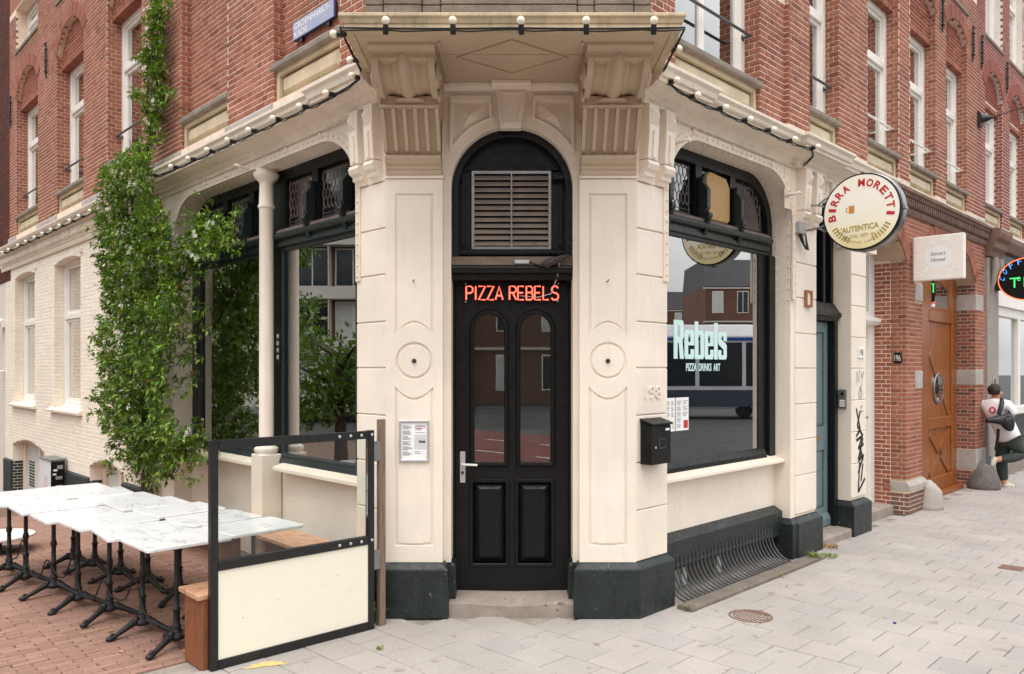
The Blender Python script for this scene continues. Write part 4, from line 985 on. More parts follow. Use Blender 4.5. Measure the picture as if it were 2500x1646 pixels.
window_bay(FR, .60, 2.07, -.047, RB, RS, 6.5, 6.9, .2, wra, rs, split=True, mid=5.9, depth=.16, rail=(5.10, m_rail), curtain=False)
pieces_many("brick", rs, m_brick, wr, 150, "bricks_beyond")
for a, c in RN[1:]: stone_sill(FR, a, c, 7.44, -.02, wr)
# grey stone base blocks between the niches
ed = [2.58]+[x for p in RN for x in p]+[9.25]
for k in range(0, len(ed), 2):
    b = MB(); b.prof(FR, [(-.1, 4.2), (.02, 4.2), (.02, 4.285), (-.004, RB), (-.1, RB)], ed[k], ed[k+1]); part(b, "base_stone", m_greystone, wr, bevel=.004)
for a, c in ((-.05, .60), (2.07, 2.58)): b = MB(); b.prof(FR, [(-.1, 4.2), (-.02, 4.2), (-.02, 4.285), (-.045, RB), (-.1, RB)], a, c); part(b, "base_stone", m_greystone, wra, bevel=.004)
b = MB(); b.box(FR, -.05, 9.25, -.3, -.05, 4.2, RB-.002); part(b, "base_course", m_stonepanel, wr)
for u in (7.40, 8.92): wall_anchor(FR, u, 6.99, 0, .56, wr)
# ---- left street
LB, LS = 4.39, 4.755
ls = []
LN = [(.66, 1.84), (2.83, 4.06), (5.33, 6.69), (7.77, 9.21), (10.39, 11.98)]; LE = 12.49
LTOP = 8.6
b = MB(); b.prism(FL, [(-.05, 4.2), (LE, 4.2), (LE, LTOP), (-.05, LTOP)], -.42, -.006, holes=[arch_poly(a, c, LB, 6.9, .4) for a, c in LN]+[[(a, 7.8), (c, 7.8), (c, LTOP-.02), (a, LTOP-.02)] for a, c in LN[3:]]); wlf = part(b, "upper_brick_wall", m_mortar)
def holes_L(z):
    r_ = []
    for i, (a, c) in enumerate(LN):
        r_ += arch_hole(a, c, LB, 6.9, .4)(z)
        if z > 7.8 and i > 2: r_.append((a, c))
    return r_
brick_rows(ls, FL, -.05, 5.2, LB, 7.0, -.006, holes_L, zb=LB); brick_rows(ls, FL, 5.2, LE, LB, 8.5, -.006, holes_L, zb=LB)
_br = brick_rows
def brick_rows_L(*a, **k): k.setdefault("zb", LB); return _br(*a, **k)
brick_rows = brick_rows_L
for i, (a, c) in enumerate(LN):
    window_bay(FL, a, c, -.006, LB, LS, 6.72, 6.9, .4, wlf, ls, blind=i < 2, depth=.11 if i < 2 else .19, mid=6.05, rail=None if i < 2 else (5.12, m_rail))
    if i > 2:
        voussoirs(wlf, FL, a, c, 6.9, .4, -.006, m_brick, hgt=.2, out=.012)
        sash(FL, a, c, 7.81, LTOP-.03, -.19, wlf); stone_sill(FL, a, c, 7.8, -.02, wlf)
brick_rows = _br
pieces_many("brick", ls, m_brick, wlf, 150, "bricks_beyond")
ed = [-.05]+[x for p in LN for x in p]+[LE]
for k in range(0, len(ed), 2):
    b = MB(); b.prof(FL, [(-.1, 4.2), (.025, 4.2), (.025, 4.36), (-.004, LB), (-.1, LB)], ed[k], ed[k+1]); part(b, "base_stone", m_greystone, wlf, bevel=.004)
b = MB(); b.box(FL, -.05, LE, -.3, -.03, 4.2, LB-.002); part(b, "base_course", m_greystone, wlf)
for u, z in ((9.75, 7.0), (12.28, 6.75)): wall_anchor(FL, u, z, 0, .6, wlf)
# street-facing core that closes the building
b = MB(); b.zprism(FG, [xy(FL.p(LE, -.9, 0)), xy(FL.p(0, -.9, 0)), (-.9, .9), (.9, .9), xy(FR.p(0, -.9, 0)), xy(FR.p(9.25, -.9, 0)), xy(FR.p(9.25, -8, 0)), xy(FL.p(LE, -8, 0))], 4.3, 10.5); part(b, "building_core", m_dark)
b = MB(); b.box(FL, -.2, LE, -.42, -.01, LTOP, 10.5); part(b, "attic_wall", m_brick); b = MB(); b.box(FR, -.2, 9.25, -.42, -.01, RTOP, 10.5); part(b, "attic_wall", m_brick)
# ------------------------------------------------------------------ left street: shop front
AL = (.40, 4.25)
opn = round_opening(*AL, 3.33, 3.83, .55, .50)
b = MB(); b.prism(FL, [(0, 3.349), (.40, 3.349), (.40, 3.33)]+list(reversed(opn[2:]))+[(4.25, .3), (5.0, .3), (5.0, 4.02), (0, 4.02)], -.235, -.001); part(b, "shop_front_wall", m_cream)
li = iron_lintel(FL, *AL, 3.83, .55, .50, .2)
for u in (.95, 1.55, 2.8, 3.35): boss(FL, u, 3.885, li)
hook(FL, 2.3, 3.86, li); hook(FL, 4.38, 3.75, li)
b = MB(); b.box(FL, 4.55, 4.78, -.005, .03, 3.3, 3.95); part(b, "pilaster_strip", m_cream_peel)
b = MB(); b.box(FL, 4.78, 5.02, -.005, .05, .0, 3.95); part(b, "corner_pilaster", m_cream, bevel=.006)
b = MB(); b.box(FL, .39, 4.26, -.42, -.20, .0, .97); part(b, "window_dado", m_cream)
for a, c in ((.402, 1.96), (2.28, 4.248)): b = MB(); b.prof(FL, [(-.3, 1.03), (-.21, 1.02), (-.06, .975), (-.057, .94), (-.20, .93), (-.3, .93)], a, c); part(b, "window_sill", m_sill, bevel=.004)
fo = round_opening(.395, 4.255, .99, 3.835, .55, .50)
def head_hole(a, c, la, lc):
    r_ = .42; pts = [(c, 3.27)]
    pts += [(c-r_+r_*cos(pi/2*i/8), 3.31+.42*sin(pi/2*i/8)) for i in range(9)] if lc else [(c, 3.73)]
    pts += [(a+r_-r_*sin(pi/2*i/8), 3.31+.42*cos(pi/2*i/8)) for i in range(9)] if la else [(a, 3.73)]
    return pts+[(a, 3.27)]
b = MB(); b.prism(FL, fo, W_-.06, W_, holes=[[(.72, 1.09), (2.0, 1.09), (2.0, 3.075), (.72, 3.075)], [(2.30, 1.09), (3.97, 1.09), (3.97, 3.075), (2.30, 3.075)], head_hole(.55, 2.0, True, False), head_hole(2.30, 4.12, False, True)])
sl = part(b, "shop_window", m_blackframe, bevel=.005)
for a, c in ((.72, 2.0), (2.30, 3.97)):
    b = MB(); b.box(FL, a-.01, c+.01, W_-.016, W_-.010, 1.08, 3.085); part(b, "pane", m_glass, sl)
    b = MB(); b.ring(FL, [(a-.03, 1.06), (c+.03, 1.06), (c+.03, 3.06), (a-.03, 3.06)], [(a+.0, 1.09), (c, 1.09), (c, 3.04), (a, 3.04)], W_-.01, W_+.022, closed=True); part(b, "frame_moulding", m_green, sl, bevel=.006)
transom(FL, .50, 2.06, W_, sl); transom(FL, 2.24, 4.12, W_, sl)
for u in (.82, 1.44, 2.72, 3.35): window_console(FL, u, W_, sl)
for a, c in ((.5, .76), (.88, 1.38), (1.50, 2.0), (2.3, 2.66), (2.78, 3.29), (3.41, 3.95)): leaded(FL, a, c, 3.27, 3.72, W_-.05, sl)
for u in (.82, 1.44, 2.72, 3.35): b = MB(); b.box(FL, u-.05, u+.05, W_-.06, W_-.005, 3.26, 3.76); part(b, "mullion", m_blackframe, sl)
b = MB(); b.prof(FL, [(W_, .985), (W_+.05, 1.0), (W_+.04, 1.05), (W_, 1.07)], .41, 4.24); part(b, "bottom_rail", m_green, sl)
m_stickers = paint("worn_stickers", srgb(214, 202, 190), .8, .15, 20, 0)
for u in (2.12, 4.13):
    b = MB(); b.box(FL, u-.045, u+.045, W_, W_+.012, 1.95 if u < 3 else 1.92, 2.3); lk = part(b, "lock_plate", m_green, sl, bevel=.004)
    for k in range(4): b = MB(); b.lathe(FL.p(u, W_+.012, 2.02+k*.068), [(.024, 0), (.024, .003), (.01, .004)], 10, FL.N); part(b, "sticker", m_stickers, lk)
# cast iron column and pedestal
cc = FL.p(2.13, -.085, 0)
b = MB(); b.box(FL, 2.02, 2.24, -.19, .02, .0, 1.085); ped = part(b, "pedestal", m_cream, bevel=.008)
b = MB(); b.lathe((cc.x, cc.y, 1.085), [(.105, 0), (.105, .02), (.115, .03), (.115, .055), (.09, .075), (.082, .085), (.09, .1), (.082, .115), (.07, .12), (.066, 2.35), (.072, 2.37), (.08, 2.375), (.08, 2.395), (.070, 2.41), (.064, 2.60), (.07, 2.62), (.105, 2.655), (.12, 2.68), (.12, 2.705), (.10, 2.715), (.10, 2.748)], 24)
part(b, "cast_iron_column", m_cream, smooth=35)

# ------------------------------------------------------------------ left street: painted brick ground floor
CW = [(5.25, 6.79), (7.99, 9.45), (10.69, 12.17)]
CBW = [(5.6, 6.15), (6.2, 7.54), (8.75, 10.1), (10.6, 12.3)]
BW2 = [(6.05, 7.54), (10.05, 12.33)]
cs = []
hl = [arch_poly(a, c, 1.29, 3.60, .05) for a, c in CW]+[arch_poly(a, c, -.85, .50, .13) for a, c in BW2]
LCE = 12.95
b = MB(); b.prism(FL, [(5.02, -.9), (LCE, -.9), (LCE, 4.0), (5.02, 4.0)], -.4, -.024, holes=hl); wc = part(b, "painted_brick_wall", m_brick_cream)
def holes_C(z):
    r_ = []
    for a, c in CW: r_ += arch_hole(a, c, 1.27, 3.60, .05)(z)
    for a, c in BW2: r_ += arch_hole(a, c, -.5, .50, .13)(z)
    return r_
brick_rows(cs, FL, 5.02, LCE, .42, 3.82, -.024, holes_C, zb=0, out=.0025)
for a, c in CW:
    f_ = sub(FL, c-.003, -.024, axis=-FL.N, nrm=-FL.D); brick_rows(cs, f_, 0, .14, 1.3, 3.6, 0, None, zb=0, out=.0025)
pieces_many("painted_brick", cs, m_brick_cream, wc, 300, "painted_bricks_beyond")
bs = []; brick_rows(bs, FL, 5.02, 6.05, -.2, .40, .01, None, zb=0, out=.006); brick_rows(bs, FL, 7.54, 10.05, -.5, .30, .01, None, zb=0, out=.006); brick_rows(bs, FL, 12.33, LCE, -.85, .17, .01, lambda z: [(a, c) for a, c in BW2], zb=0, out=.006)
for a, c in BW2: f_ = sub(FL, c-.003, .01, axis=-FL.N, nrm=-FL.D); brick_rows(bs, f_, 0, .2, -.8, .32 if c < 9 else .17, 0, None, zb=0)
pieces_many("plinth_brick", bs, m_brick_black, wc, 300, "plinth_bricks_beyond")
for a, c, t in ((5.02, 6.05, .42), (7.54, 10.05, .33), (12.33, LCE, .19)): b = MB(); b.prof(FL, [(-.02, -.9), (.011, -.9), (.011, t-.025), (-.02, t)], a, c); part(b, "plinth", m_brick_black, wc)
for a, c in CW:
    b = MB(); b.prof(FL, [(-.3, 1.21), (.05, 1.21), (.055, 1.25), (-.02, 1.29), (-.3, 1.31)], a-.1, c+.17); part(b, "window_sill", m_sill, wc, bevel=.005)
    sash(FL, a, c, 1.30, 3.66, -.17, wc, mid=2.75)
for a, c in BW2:
    b = MB(); b.prism(FL, [(a, -.85), (c, -.85), (c, .66), (a, .66)], -.28, -.2, holes=[[(a+.1, -.8), ((a+c)/2-.05, -.8), ((a+c)/2-.05, .5), (a+.1, .5)], [((a+c)/2+.05, -.8), (c-.1, -.8), (c-.1, .5), ((a+c)/2+.05, .5)]]); cf = part(b, "cellar_window", m_sill, wc, bevel=.005)
    b = MB(); b.box(FL, a+.05, c-.05, -.26, -.25, -.82, .52); part(b, "pane", m_curtain, cf)
    for k in range(9): b = MB(); b.box(FL, c-.62, c-.25, -.248, -.236, -.28+k*.055, -.258+k*.055); part(b, "vent_slat", m_brick_black, cf)
# cornice with dentils
b = MB(); b.prof(FL, [(-.1, 3.79), (.012, 3.79), (.02, 3.83), (.02, 3.86), (.035, 3.87), (.035, 4.02), (.07, 4.03), (.10, 4.06), (.12, 4.065), (.12, 4.11), (.15, 4.13), (.17, 4.17), (.17, 4.19), (-.1, 4.24)], 5.06, 13.1); lc = part(b, "cream_cornice", m_cream_worn)
n = int((13.0-5.1)/.095)
for i in range(n):
    u = 5.1+i*.095; b = MB(); b.prof(FL, [(.035, 3.90), (.055, 3.90), (.075, 3.925), (.075, 4.02), (.035, 4.02)], u, u+.055); part(b, "dentil", m_cream_worn, lc)
for a, c in CW: b = MB(); b.prof(FL, [(-.03, 3.64), (.006, 3.64), (.012, 3.66), (.012, 3.70), (-.03, 3.70)], a-.12, a-.02); part(b, "label_stop", m_brick_cream, wc); 
# dark brick house at the far left
HB = thing("dark_brick_house", "dark brick house with pale plastered ground floor at the left edge", "building", FL.p(15, -2, 0))
ds = []; b = MB(); b.box(FL, LE+.002, 17, -.4, -.01, 3.6, 14); hw = part(b, "brick_wall", m_brick_dark, HB)
brick_rows(ds, FL, LE+.01, 14.6, 3.62, 10.2, -.01, None, zb=3.62); pieces_many("brick", ds, m_brick_dark, hw, 300, "bricks_beyond")
b = MB(); b.box(FL, LCE+.01, 17, -.4, -.03, -.9, 3.6); part(b, "plastered_wall", paint("pale_plaster", srgb(216, 206, 198), .7, .04, 2), HB)
b = MB(); b.box(FL, 13.6, 15.2, -.1, -.02, 1.6, 3.2); part(b, "window_shutter", m_white, HB)
wl_ = thing("wall_lamp", "grey bulkhead wall lamp on the plastered wall at the left edge", "lamp", FL.p(13.05, .05, 2.75))
b = MB(); b.lathe(FL.p(13.12, -.03, 2.83), [(.07, 0), (.07, .05), (.06, .08)], 14, FL.N); part(b, "lamp_base", m_alu, wl_)
b = MB(); b.ball(FL.p(13.12, .12, 2.80), .09, 12, 8, (1, 1, 1.2)); part(b, "lamp_globe", paint("smoked_globe", srgb(70, 72, 76), .2, .05, 3, 0), wl_, smooth=180)
b = MB(); b.box(FL, 13.02, 13.08, -.03, .04, 2.72, 2.86); part(b, "lamp_bracket", m_white, wl_)
sp = thing("spotlight", "small pale floodlight low on the plastered wall at the left edge", "lamp", FL.p(13.03, .05, 1.8))
b = MB(); b.lathe(FL.p(13.05, -.02, 1.86), [(.02, 0), (.02, .08), (.07, .1), (.08, .16), (.06, .17)], 14, FL.N); part(b, "lamp_head", m_white, sp, smooth=40)
# ------------------------------------------------------------------ coffee house next door on the right
NB = thing("coffee_house", "brick coffee house with grey stone pilaster and white shop window at right edge", "building", FR.p(12, -3, 0))
m_brick_n = brickmat("neighbour_brick", [srgb(150, 84, 70), srgb(158, 92, 78), srgb(140, 76, 64), srgb(162, 100, 86)])
m_mortar_n = paint("white_mortar", srgb(222, 212, 202), .95, .08, 6, .3, 80)
ns = []; NN = [(9.72, 10.82), (11.32, 12.40), (12.95, 14.0)]; NE = 15.0
b = MB(); b.prism(FR, [(9.252, 4.2), (NE, 4.2), (NE, 9.4), (9.252, 9.4)], -.4, -.006, holes=[arch_poly(a, c, RB, 6.55, .35) for a, c in NN]+[[(a, 7.42), (c, 7.42), (c, 9.38), (a, 9.38)] for a, c in NN]); nw = part(b, "upper_brick_wall", m_mortar_n, NB)
def holes_N(z):
    r_ = []
    for a, c in NN:
        r_ += arch_hole(a, c, RB, 6.55, .35)(z)
        if z > 7.42: r_.append((a, c))
    return r_
brick_rows(ns, FR, 9.252, NE, RB, 9.0, -.006, holes_N, L=.18)
for a, c in NN:
    window_bay(FR, a, c, -.006, RB, RS, 6.3, 6.55, .35, nw, ns, mid=5.7, depth=.13, curtain=True)
    voussoirs(nw, FR, a, c, 6.55, .35, -.006, m_brick_n, hgt=.2, out=.012)
    sash(FR, a, c, 7.43, 9.3, -.13, nw); stone_sill(FR, a, c, 7.42, -.02, nw)
pieces_many("brick", ns, m_brick_n, nw, 200, "bricks_beyond")
ed = [9.252]+[x for p in NN for x in p]+[NE]
for k in range(0, len(ed), 2): b = MB(); b.box(FR, ed[k], ed[k+1], -.1, .02, 4.2, RB); part(b, "base_stone", m_greystone, nw)
b = MB(); b.box(FR, 9.252, NE, -.3, -.05, 4.2, RB-.002); part(b, "base_course", m_greystone, nw)
for u in (9.42, 11.0): wall_anchor(FR, u, 7.0, 0, .56, nw)
m_pil = paint("grey_painted_stone", srgb(150, 142, 132), .7, .1, 4, .2, 40, streak=.3)
b = MB(); b.box(FR, 9.75, 10.42, -.3, .03, 0, 3.75); sp_ = part(b, "stone_pilaster", m_pil, NB, bevel=.01)
b = MB(); b.ring(FR, arc(10.08, 1.62, .10, .17, 0, 2*pi, 24)[:-1], arc(10.08, 1.62, .07, .13, 0, 2*pi, 24)[:-1], .03, .055, closed=True); part(b, "oval_relief", m_pil, sp_, bevel=.006)
for u in (9.92, 10.25): b = MB(); b.tube([FR.p(u, .03, 3.2), FR.p(u, .07, 3.35), FR.p(u, .1, 3.6), FR.p(u, .09, 3.74)], [.03, .04, .06, .05], 8); part(b, "pilaster_scroll", m_pil, sp_, smooth=60)
b = MB(); b.prof(FR, [(-.1, 3.76), (.06, 3.76), (.08, 3.84), (.14, 3.9), (.14, 4.0), (.2, 4.05), (.22, 4.12), (.22, 4.19), (-.1, 4.26)], 9.72, 10.5); part(b, "pilaster_capital", m_terracotta, NB)
b = MB(); b.prof(FR, [(-.1, 3.95), (.05, 3.95), (.1, 4.05), (.12, 4.1), (.12, 4.18), (-.1, 4.25)], 10.5, NE); part(b, "shop_cornice", m_terracotta, NB)
b = MB(); b.box(FR, 10.42, NE, -.3, -.03, 3.45, 3.95); bm_ = part(b, "shop_beam", m_blackframe, NB)
for k in range(8): b = MB(); b.lathe(FR.p(10.65+k*.5, -.03, 3.72), [(.04, 0), (.04, .02), (.02, .03)], 10, FR.N); part(b, "boss", m_blackframe, bm_)
b = MB(); b.box(FR, 10.42, NE, -.3, -.06, 3.02, 3.45); part(b, "white_fascia", m_white, NB)
b = MB(); b.prism(FR, [(10.42, 1.05), (NE, 1.05), (NE, 3.02), (10.42, 3.02)], -.22, -.12, holes=[[(10.56, 1.2), (12.5, 1.2), (12.5, 2.85), (10.56, 2.85)], [(12.65, 1.2), (NE-.2, 1.2), (NE-.2, 2.85), (12.65, 2.85)]]); nwf = part(b, "shop_window", m_white, NB, bevel=.01)
b = MB(); b.box(FR, 10.5, NE, -.19, -.185, 1.15, 2.9); part(b, "pane", m_glass_door, nwf)
b = MB(); b.box(FR, 10.42, NE, -.22, -.10, .25, 1.05); part(b, "green_panel", m_green, NB)
b = MB(); b.box(FR, 10.42, NE, -.3, -.06, -.05, .25); part(b, "stone_base", m_sillstone, NB, bevel=.01)
b = MB(); b.box(FR, 10.42, NE, -1.6, -1.55, .3, 3.4); part(b, "shop_back_wall", m_room, NB)
b = MB(); b.box(FR, 10.42, NE, -1.55, -.25, 1.0, 1.04); part(b, "display_shelf", m_room_dark, NB)
m_red = paint("red_awning_cloth", srgb(196, 52, 52), .7, .06, 4, 0)
b = MB(); b.prof(FR, [(-.9, 2.35), (-.5, 2.05), (-.5, 1.95), (-.92, 2.25)], 11.1, 13.5); b.box(FR, 11.3, 11.8, -.9, -.5, 1.05, 1.85); stuff(part(b, "red_display", m_red, NB))
m_mint = paint("mint_pouch", srgb(90, 180, 130), .5, .1, 6, 0)
for k in range(5): b = MB(); b.ball(FR.p(10.95+k*.22, -.4, 1.32+.03*(k % 2)), .1, 10, 8, (1, 1, .7)); part(b, "green_pouch", m_mint, NB, smooth=180)
b = MB(); b.box(FR, 9.252, NE, -8, -.9, 0, 10); part(b, "building_core", m_dark, NB)

# ------------------------------------------------------------------ the other sides of the crossing (seen mirrored in the glass)
def mirror(fr, px, d, w=-.255):
    V = Vector(((px-CX_PX)/F_PX*d, d-D0, 0)); P0 = fr.p(0, w, 0); return V-fr.N*(2*(V-P0).dot(fr.N))
m_conc = paint("white_concrete", srgb(206, 200, 190), .8, .05, .6, 0)
m_darkglass = paint("dark_glazing", srgb(40, 48, 54), .15, .3, .5, 0)
m_brown = paint("brown_brick_far", srgb(110, 78, 64), .9, .12, .6, 0)
m_slate = paint("slate_roof", srgb(84, 84, 88), .7, .1, 1, 0)
def far_block(name, label, c, ax, wid, dep, floors, fh, wall, band, roof=None, base=0.0, keep=False):
    ax = Vector((ax.x, ax.y, 0)).normalized()
    if not keep and Vector((ax.y, -ax.x, 0)).dot(Vector((-c.x, -c.y, 0))) < 0: ax = -ax
    nr = Vector((ax.y, -ax.x, 0)); f = Fr((0, 0), (1, 0)); f.o = Vector((c.x, c.y, 0)); f.D = ax; f.N = nr
    r_ = thing(name, label, "building", (c.x, c.y, 0)); H_ = floors*fh
    b = MB(); b.box(f, -wid/2, wid/2, -dep, -.5, base, H_); part(b, "wall", wall, r_)
    for k in range(floors+1):
        b = MB(); b.box(f, -wid/2-.2, wid/2+.2, -.6, .4 if band else -.4, k*fh-.25+.0, k*fh+.45 if band else k*fh-.1); part(b, "balcony_band" if band else "string_course", m_conc, r_)
    n = int(wid/2.4)
    for k in range(floors):
        for i in range(n):
            u = -wid/2+(i+.5)*wid/n
            hw_, z0_, z1_ = (1.05, k*fh+.5, (k+1)*fh-.35) if band else (.6, k*fh+.75, (k+1)*fh-.5)
            b = MB(); b.box(f, u-hw_, u+hw_, -.55, -.47, z0_, z1_); wn_ = part(b, "window", m_white, r_)
            for s_ in ((-1, 1) if band or i % 2 else (0,)):
                q0, q1 = (u-hw_+.07, u+hw_-.07) if s_ == 0 else ((u-hw_+.07, u-.04) if s_ < 0 else (u+.04, u+hw_-.07))
                b = MB(); b.box(f, q0, q1, -.48, -.455, z0_+.08, z1_-.08); part(b, "pane", m_darkglass if (i+k) % 4 else m_curtain, wn_)
            if band: b = MB(); b.box(f, u-1.15, u-1.1, -.5, .35, k*fh+.45, (k+1)*fh-.25); part(b, "balcony_divider", m_conc, r_)
    if roof: b = MB(); b.prof(f, [(-.4, H_), (-1.6, H_+3), (-dep+1, H_+3), (-dep, H_)], -wid/2, wid/2); part(b, "mansard_roof", roof, r_)
    return r_
_c = mirror(FL, 760, 46); far_block("apartment_block", "modern flats with white balcony bands across the left street", _c, (mirror(FL, 860, 46)-mirror(FL, 660, 46)), 60, 10, 5, 3.1, m_brown, True)
_c = mirror(FR, 1815, 85); far_block("mansard_house", "brown brick house with slate mansard roof across the right street", _c, mirror(FR, 1800, 85)-mirror(FR, 1700, 85), 8, 12, 3, 3.6, m_brown, False, m_slate)
_c = mirror(FR, 1600, 130); far_block("distant_terrace", "long low brick terrace far down the right street", _c, mirror(FR, 1700, 130)-mirror(FR, 1500, 130), 40, 12, 3, 3.9, m_brown, False, m_slate)
far_block("street_block", "brown brick housing block behind the photographer", Vector((-4, -36, 0)), Vector((-1, 0.05, 0)), 50, 10, 4, 3.2, m_brown, False)
far_block('brick_terrace', 'plain brick terrace farther along the right street', FR.p(31, .5, 0), FR.D, 31.5, 9, 4, 3.2, m_brown, False, keep=True)
# street trees
m_bark = paint("bark", srgb(74, 62, 52), .95, .25, 8, .5, 30)
def leafmat(name, cols):
    m, nt, p = nodes_of(name); ge = nt.nodes.new("ShaderNodeNewGeometry"); n = len(cols)
    nt.links.new(ramp(nt, ge.outputs["Random Per Island"], [(i/(n-1), c) for i, c in enumerate(cols)]), p.inputs["Base Color"])
    p.inputs["Roughness"].default_value = .38; p.inputs["Specular IOR Level"].default_value = .5
    tr = nt.nodes.new("ShaderNodeBsdfTranslucent"); tr.inputs["Color"].default_value = (*srgb(120, 160, 40), 1)
    mx = nt.nodes.new("ShaderNodeMixShader"); mx.inputs[0].default_value = .22; out = nt.nodes["Material Output"]
    nt.links.new(p.outputs[0], mx.inputs[1]); nt.links.new(tr.outputs[0], mx.inputs[2]); nt.links.new(mx.outputs[0], out.inputs[0])
    return m
m_treeleaf = leafmat("tree_leaf", [srgb(46, 70, 30), srgb(64, 92, 38), srgb(88, 112, 48), srgb(54, 80, 34)])
def tree(name, label, c, h, r, seed, n=2600, ls=.16):
    rd = random.Random(seed); t = thing(name, label, "tree", c)
    b = MB(); base = Vector(c); b.tube([base, base+Vector((.05, 0, h*.25)), base+Vector((-.05, .1, h*.55)), base+Vector((0, 0, h*.9))], [.16, .12, .08, .02], 8)
    for k in range(7):
        a = k*2.4; z = h*(.3+.07*k); b.tube([base+Vector((0, 0, z)), base+Vector((cos(a)*r*.4, sin(a)*r*.4, z+h*.1)), base+Vector((cos(a)*r*.8, sin(a)*r*.8, z+h*.17))], [.06, .04, .015], 6)
    part(b, "trunk", m_bark, t, smooth=60)
    b = MB(); cl = [(Vector((rd.gauss(0, r*.45), rd.gauss(0, r*.45), h*(.35+.6*rd.random()))), r*rd.uniform(.25, .45)) for _ in range(26)]
    for i in range(n):
        q, rr = rd.choice(cl); d = Vector((rd.gauss(0, 1), rd.gauss(0, 1), rd.gauss(0, .7))).normalized()*rr*rd.random()**.4; p_ = base+q+d
        x = Vector((rd.gauss(0, 1), rd.gauss(0, 1), rd.gauss(0, 1))).normalized(); y = x.orthogonal().normalized(); s_ = ls*rd.uniform(.7, 1.4)
        b.quad(p_, p_+x*s_*.5+y*s_*.25, p_+x*s_, p_+x*s_*.5-y*s_*.25)
    stuff(part(b, "crown", m_treeleaf, t, fix=False))
for i, (px_, d_, h_, r_, lb) in enumerate(((560, 22, 7.5, 1.9, "tall leafy tree across the left street, opposite the left pane"), (840, 17, 3.0, 1.3, "low bushy tree across the left street, opposite the right pane"), (700, 30, 5.0, 1.6, "small street tree in front of the balcony flats"))):
    q = mirror(FL, px_, d_); tree("street_tree", lb, (q.x, q.y, -.05), h_, r_, 40+i)

# tram passing on the far side of the right street
q0 = mirror(FR, 1500, 31); q1 = mirror(FR, 1900, 31); ft = Fr((0, 0), (1, 0)); ft.o = (q0+q1)/2; ft.D = (q1-q0).normalized(); ft.N = Vector((ft.D.y, -ft.D.x, 0))
if ft.N.dot(-ft.o) < 0: ft.D = -ft.D; ft.N = -ft.N
TR_ = thing("tram", "white and blue tram on the far side of the right street", "tram", ft.o)
b = MB(); b.prof(ft, [(-2.3, .35), (0, .35), (.05, 1.2), (.03, 3.2), (-.25, 3.65), (-2.05, 3.65), (-2.33, 3.2)], -11, 11); part(b, "tram_body", paint("tram_white", srgb(226, 228, 232), .35, .03, 2, 0), TR_, bevel=.04)
b = MB(); b.box(ft, -10.8, 10.8, .03, .065, .45, 1.1); part(b, "dark_skirt", paint("tram_grey", srgb(66, 74, 88), .35, .04, 2, 0), TR_)
b = MB(); b.box(ft, -10.8, 10.8, .02, .06, 3.02, 3.14); part(b, "blue_band", paint("tram_blue_band", srgb(40, 84, 160), .35, .04, 2, 0), TR_)
for k in range(12): b = MB(); b.box(ft, -10.7+k*1.8, -9.05+k*1.8, .03, .075, 1.25, 2.95); part(b, "tram_window", m_darkglass, TR_, bevel=.02)
for k in range(6): b = MB(); b.lathe(ft.p(-9+k*3.6, -.1, .33), [(.33, 0), (.33, .1), (.1, .12)], 18, ft.N); part(b, "wheel", m_iron, TR_)
# ------------------------------------------------------------------ lettering
def text_mb(s_, o, xd, nd, h=None, width=None, ext=.003, bold=0.0, align='L', shear=0.0):
    """flat letters of the built-in font as a mesh: cap height h, optional total width; o = lower left (or centre) point"""
    cu = bpy.data.curves.new("lettering", 'FONT'); cu.body = s_; cu.size = 1.0; cu.extrude = .5; cu.offset = bold; cu.shear = shear; cu.resolution_u = 3
    ob = bpy.data.objects.new("lettering", cu); COL.objects.link(ob)
    dg = bpy.context.evaluated_depsgraph_get(); me = bpy.data.meshes.new_from_object(ob.evaluated_get(dg))
    V = [v.co.copy() for v in me.vertices]; Fc = [tuple(p.vertices) for p in me.polygons]
    bpy.data.objects.remove(ob); bpy.data.curves.remove(cu); bpy.data.meshes.remove(me)
    x0, x1 = min(v.x for v in V), max(v.x for v in V); y0, y1 = min(v.y for v in V), max(v.y for v in V)
    sy = (h/(y1-y0)) if h else None; sx = (width/(x1-x0)) if width else sy
    if sy is None: sy = sx
    ox = 0 if align == 'L' else (x1-x0)*sx/2
    o = Vector(o); xd = Vector(xd).normalized(); nd = Vector(nd).normalized(); yd = nd.cross(xd)
    if yd.z < 0 and abs(yd.z) > .5: yd = -yd
    b = MB(); b.add([o+xd*((v.x-x0)*sx-ox)+yd*((v.y-y0)*sy)+nd*((v.z+.5)*ext) for v in V], Fc); return b
Z = Vector((0, 0, 1))
def flat(name, col, rough=.5): return paint(name, col, rough, .02, 5, 0)
m_redprint = flat("red_print", srgb(196, 40, 48)); m_gold = flat("gold_print", srgb(176, 150, 78)); m_darkprint = flat("dark_print", srgb(36, 36, 38)); m_greenprint = flat("green_print", srgb(30, 84, 62))
m_paper = flat("white_paper", srgb(240, 240, 238)); m_greyprint = flat("grey_print", srgb(150, 150, 150)); m_mint_v = flat("mint_vinyl", srgb(206, 236, 232))

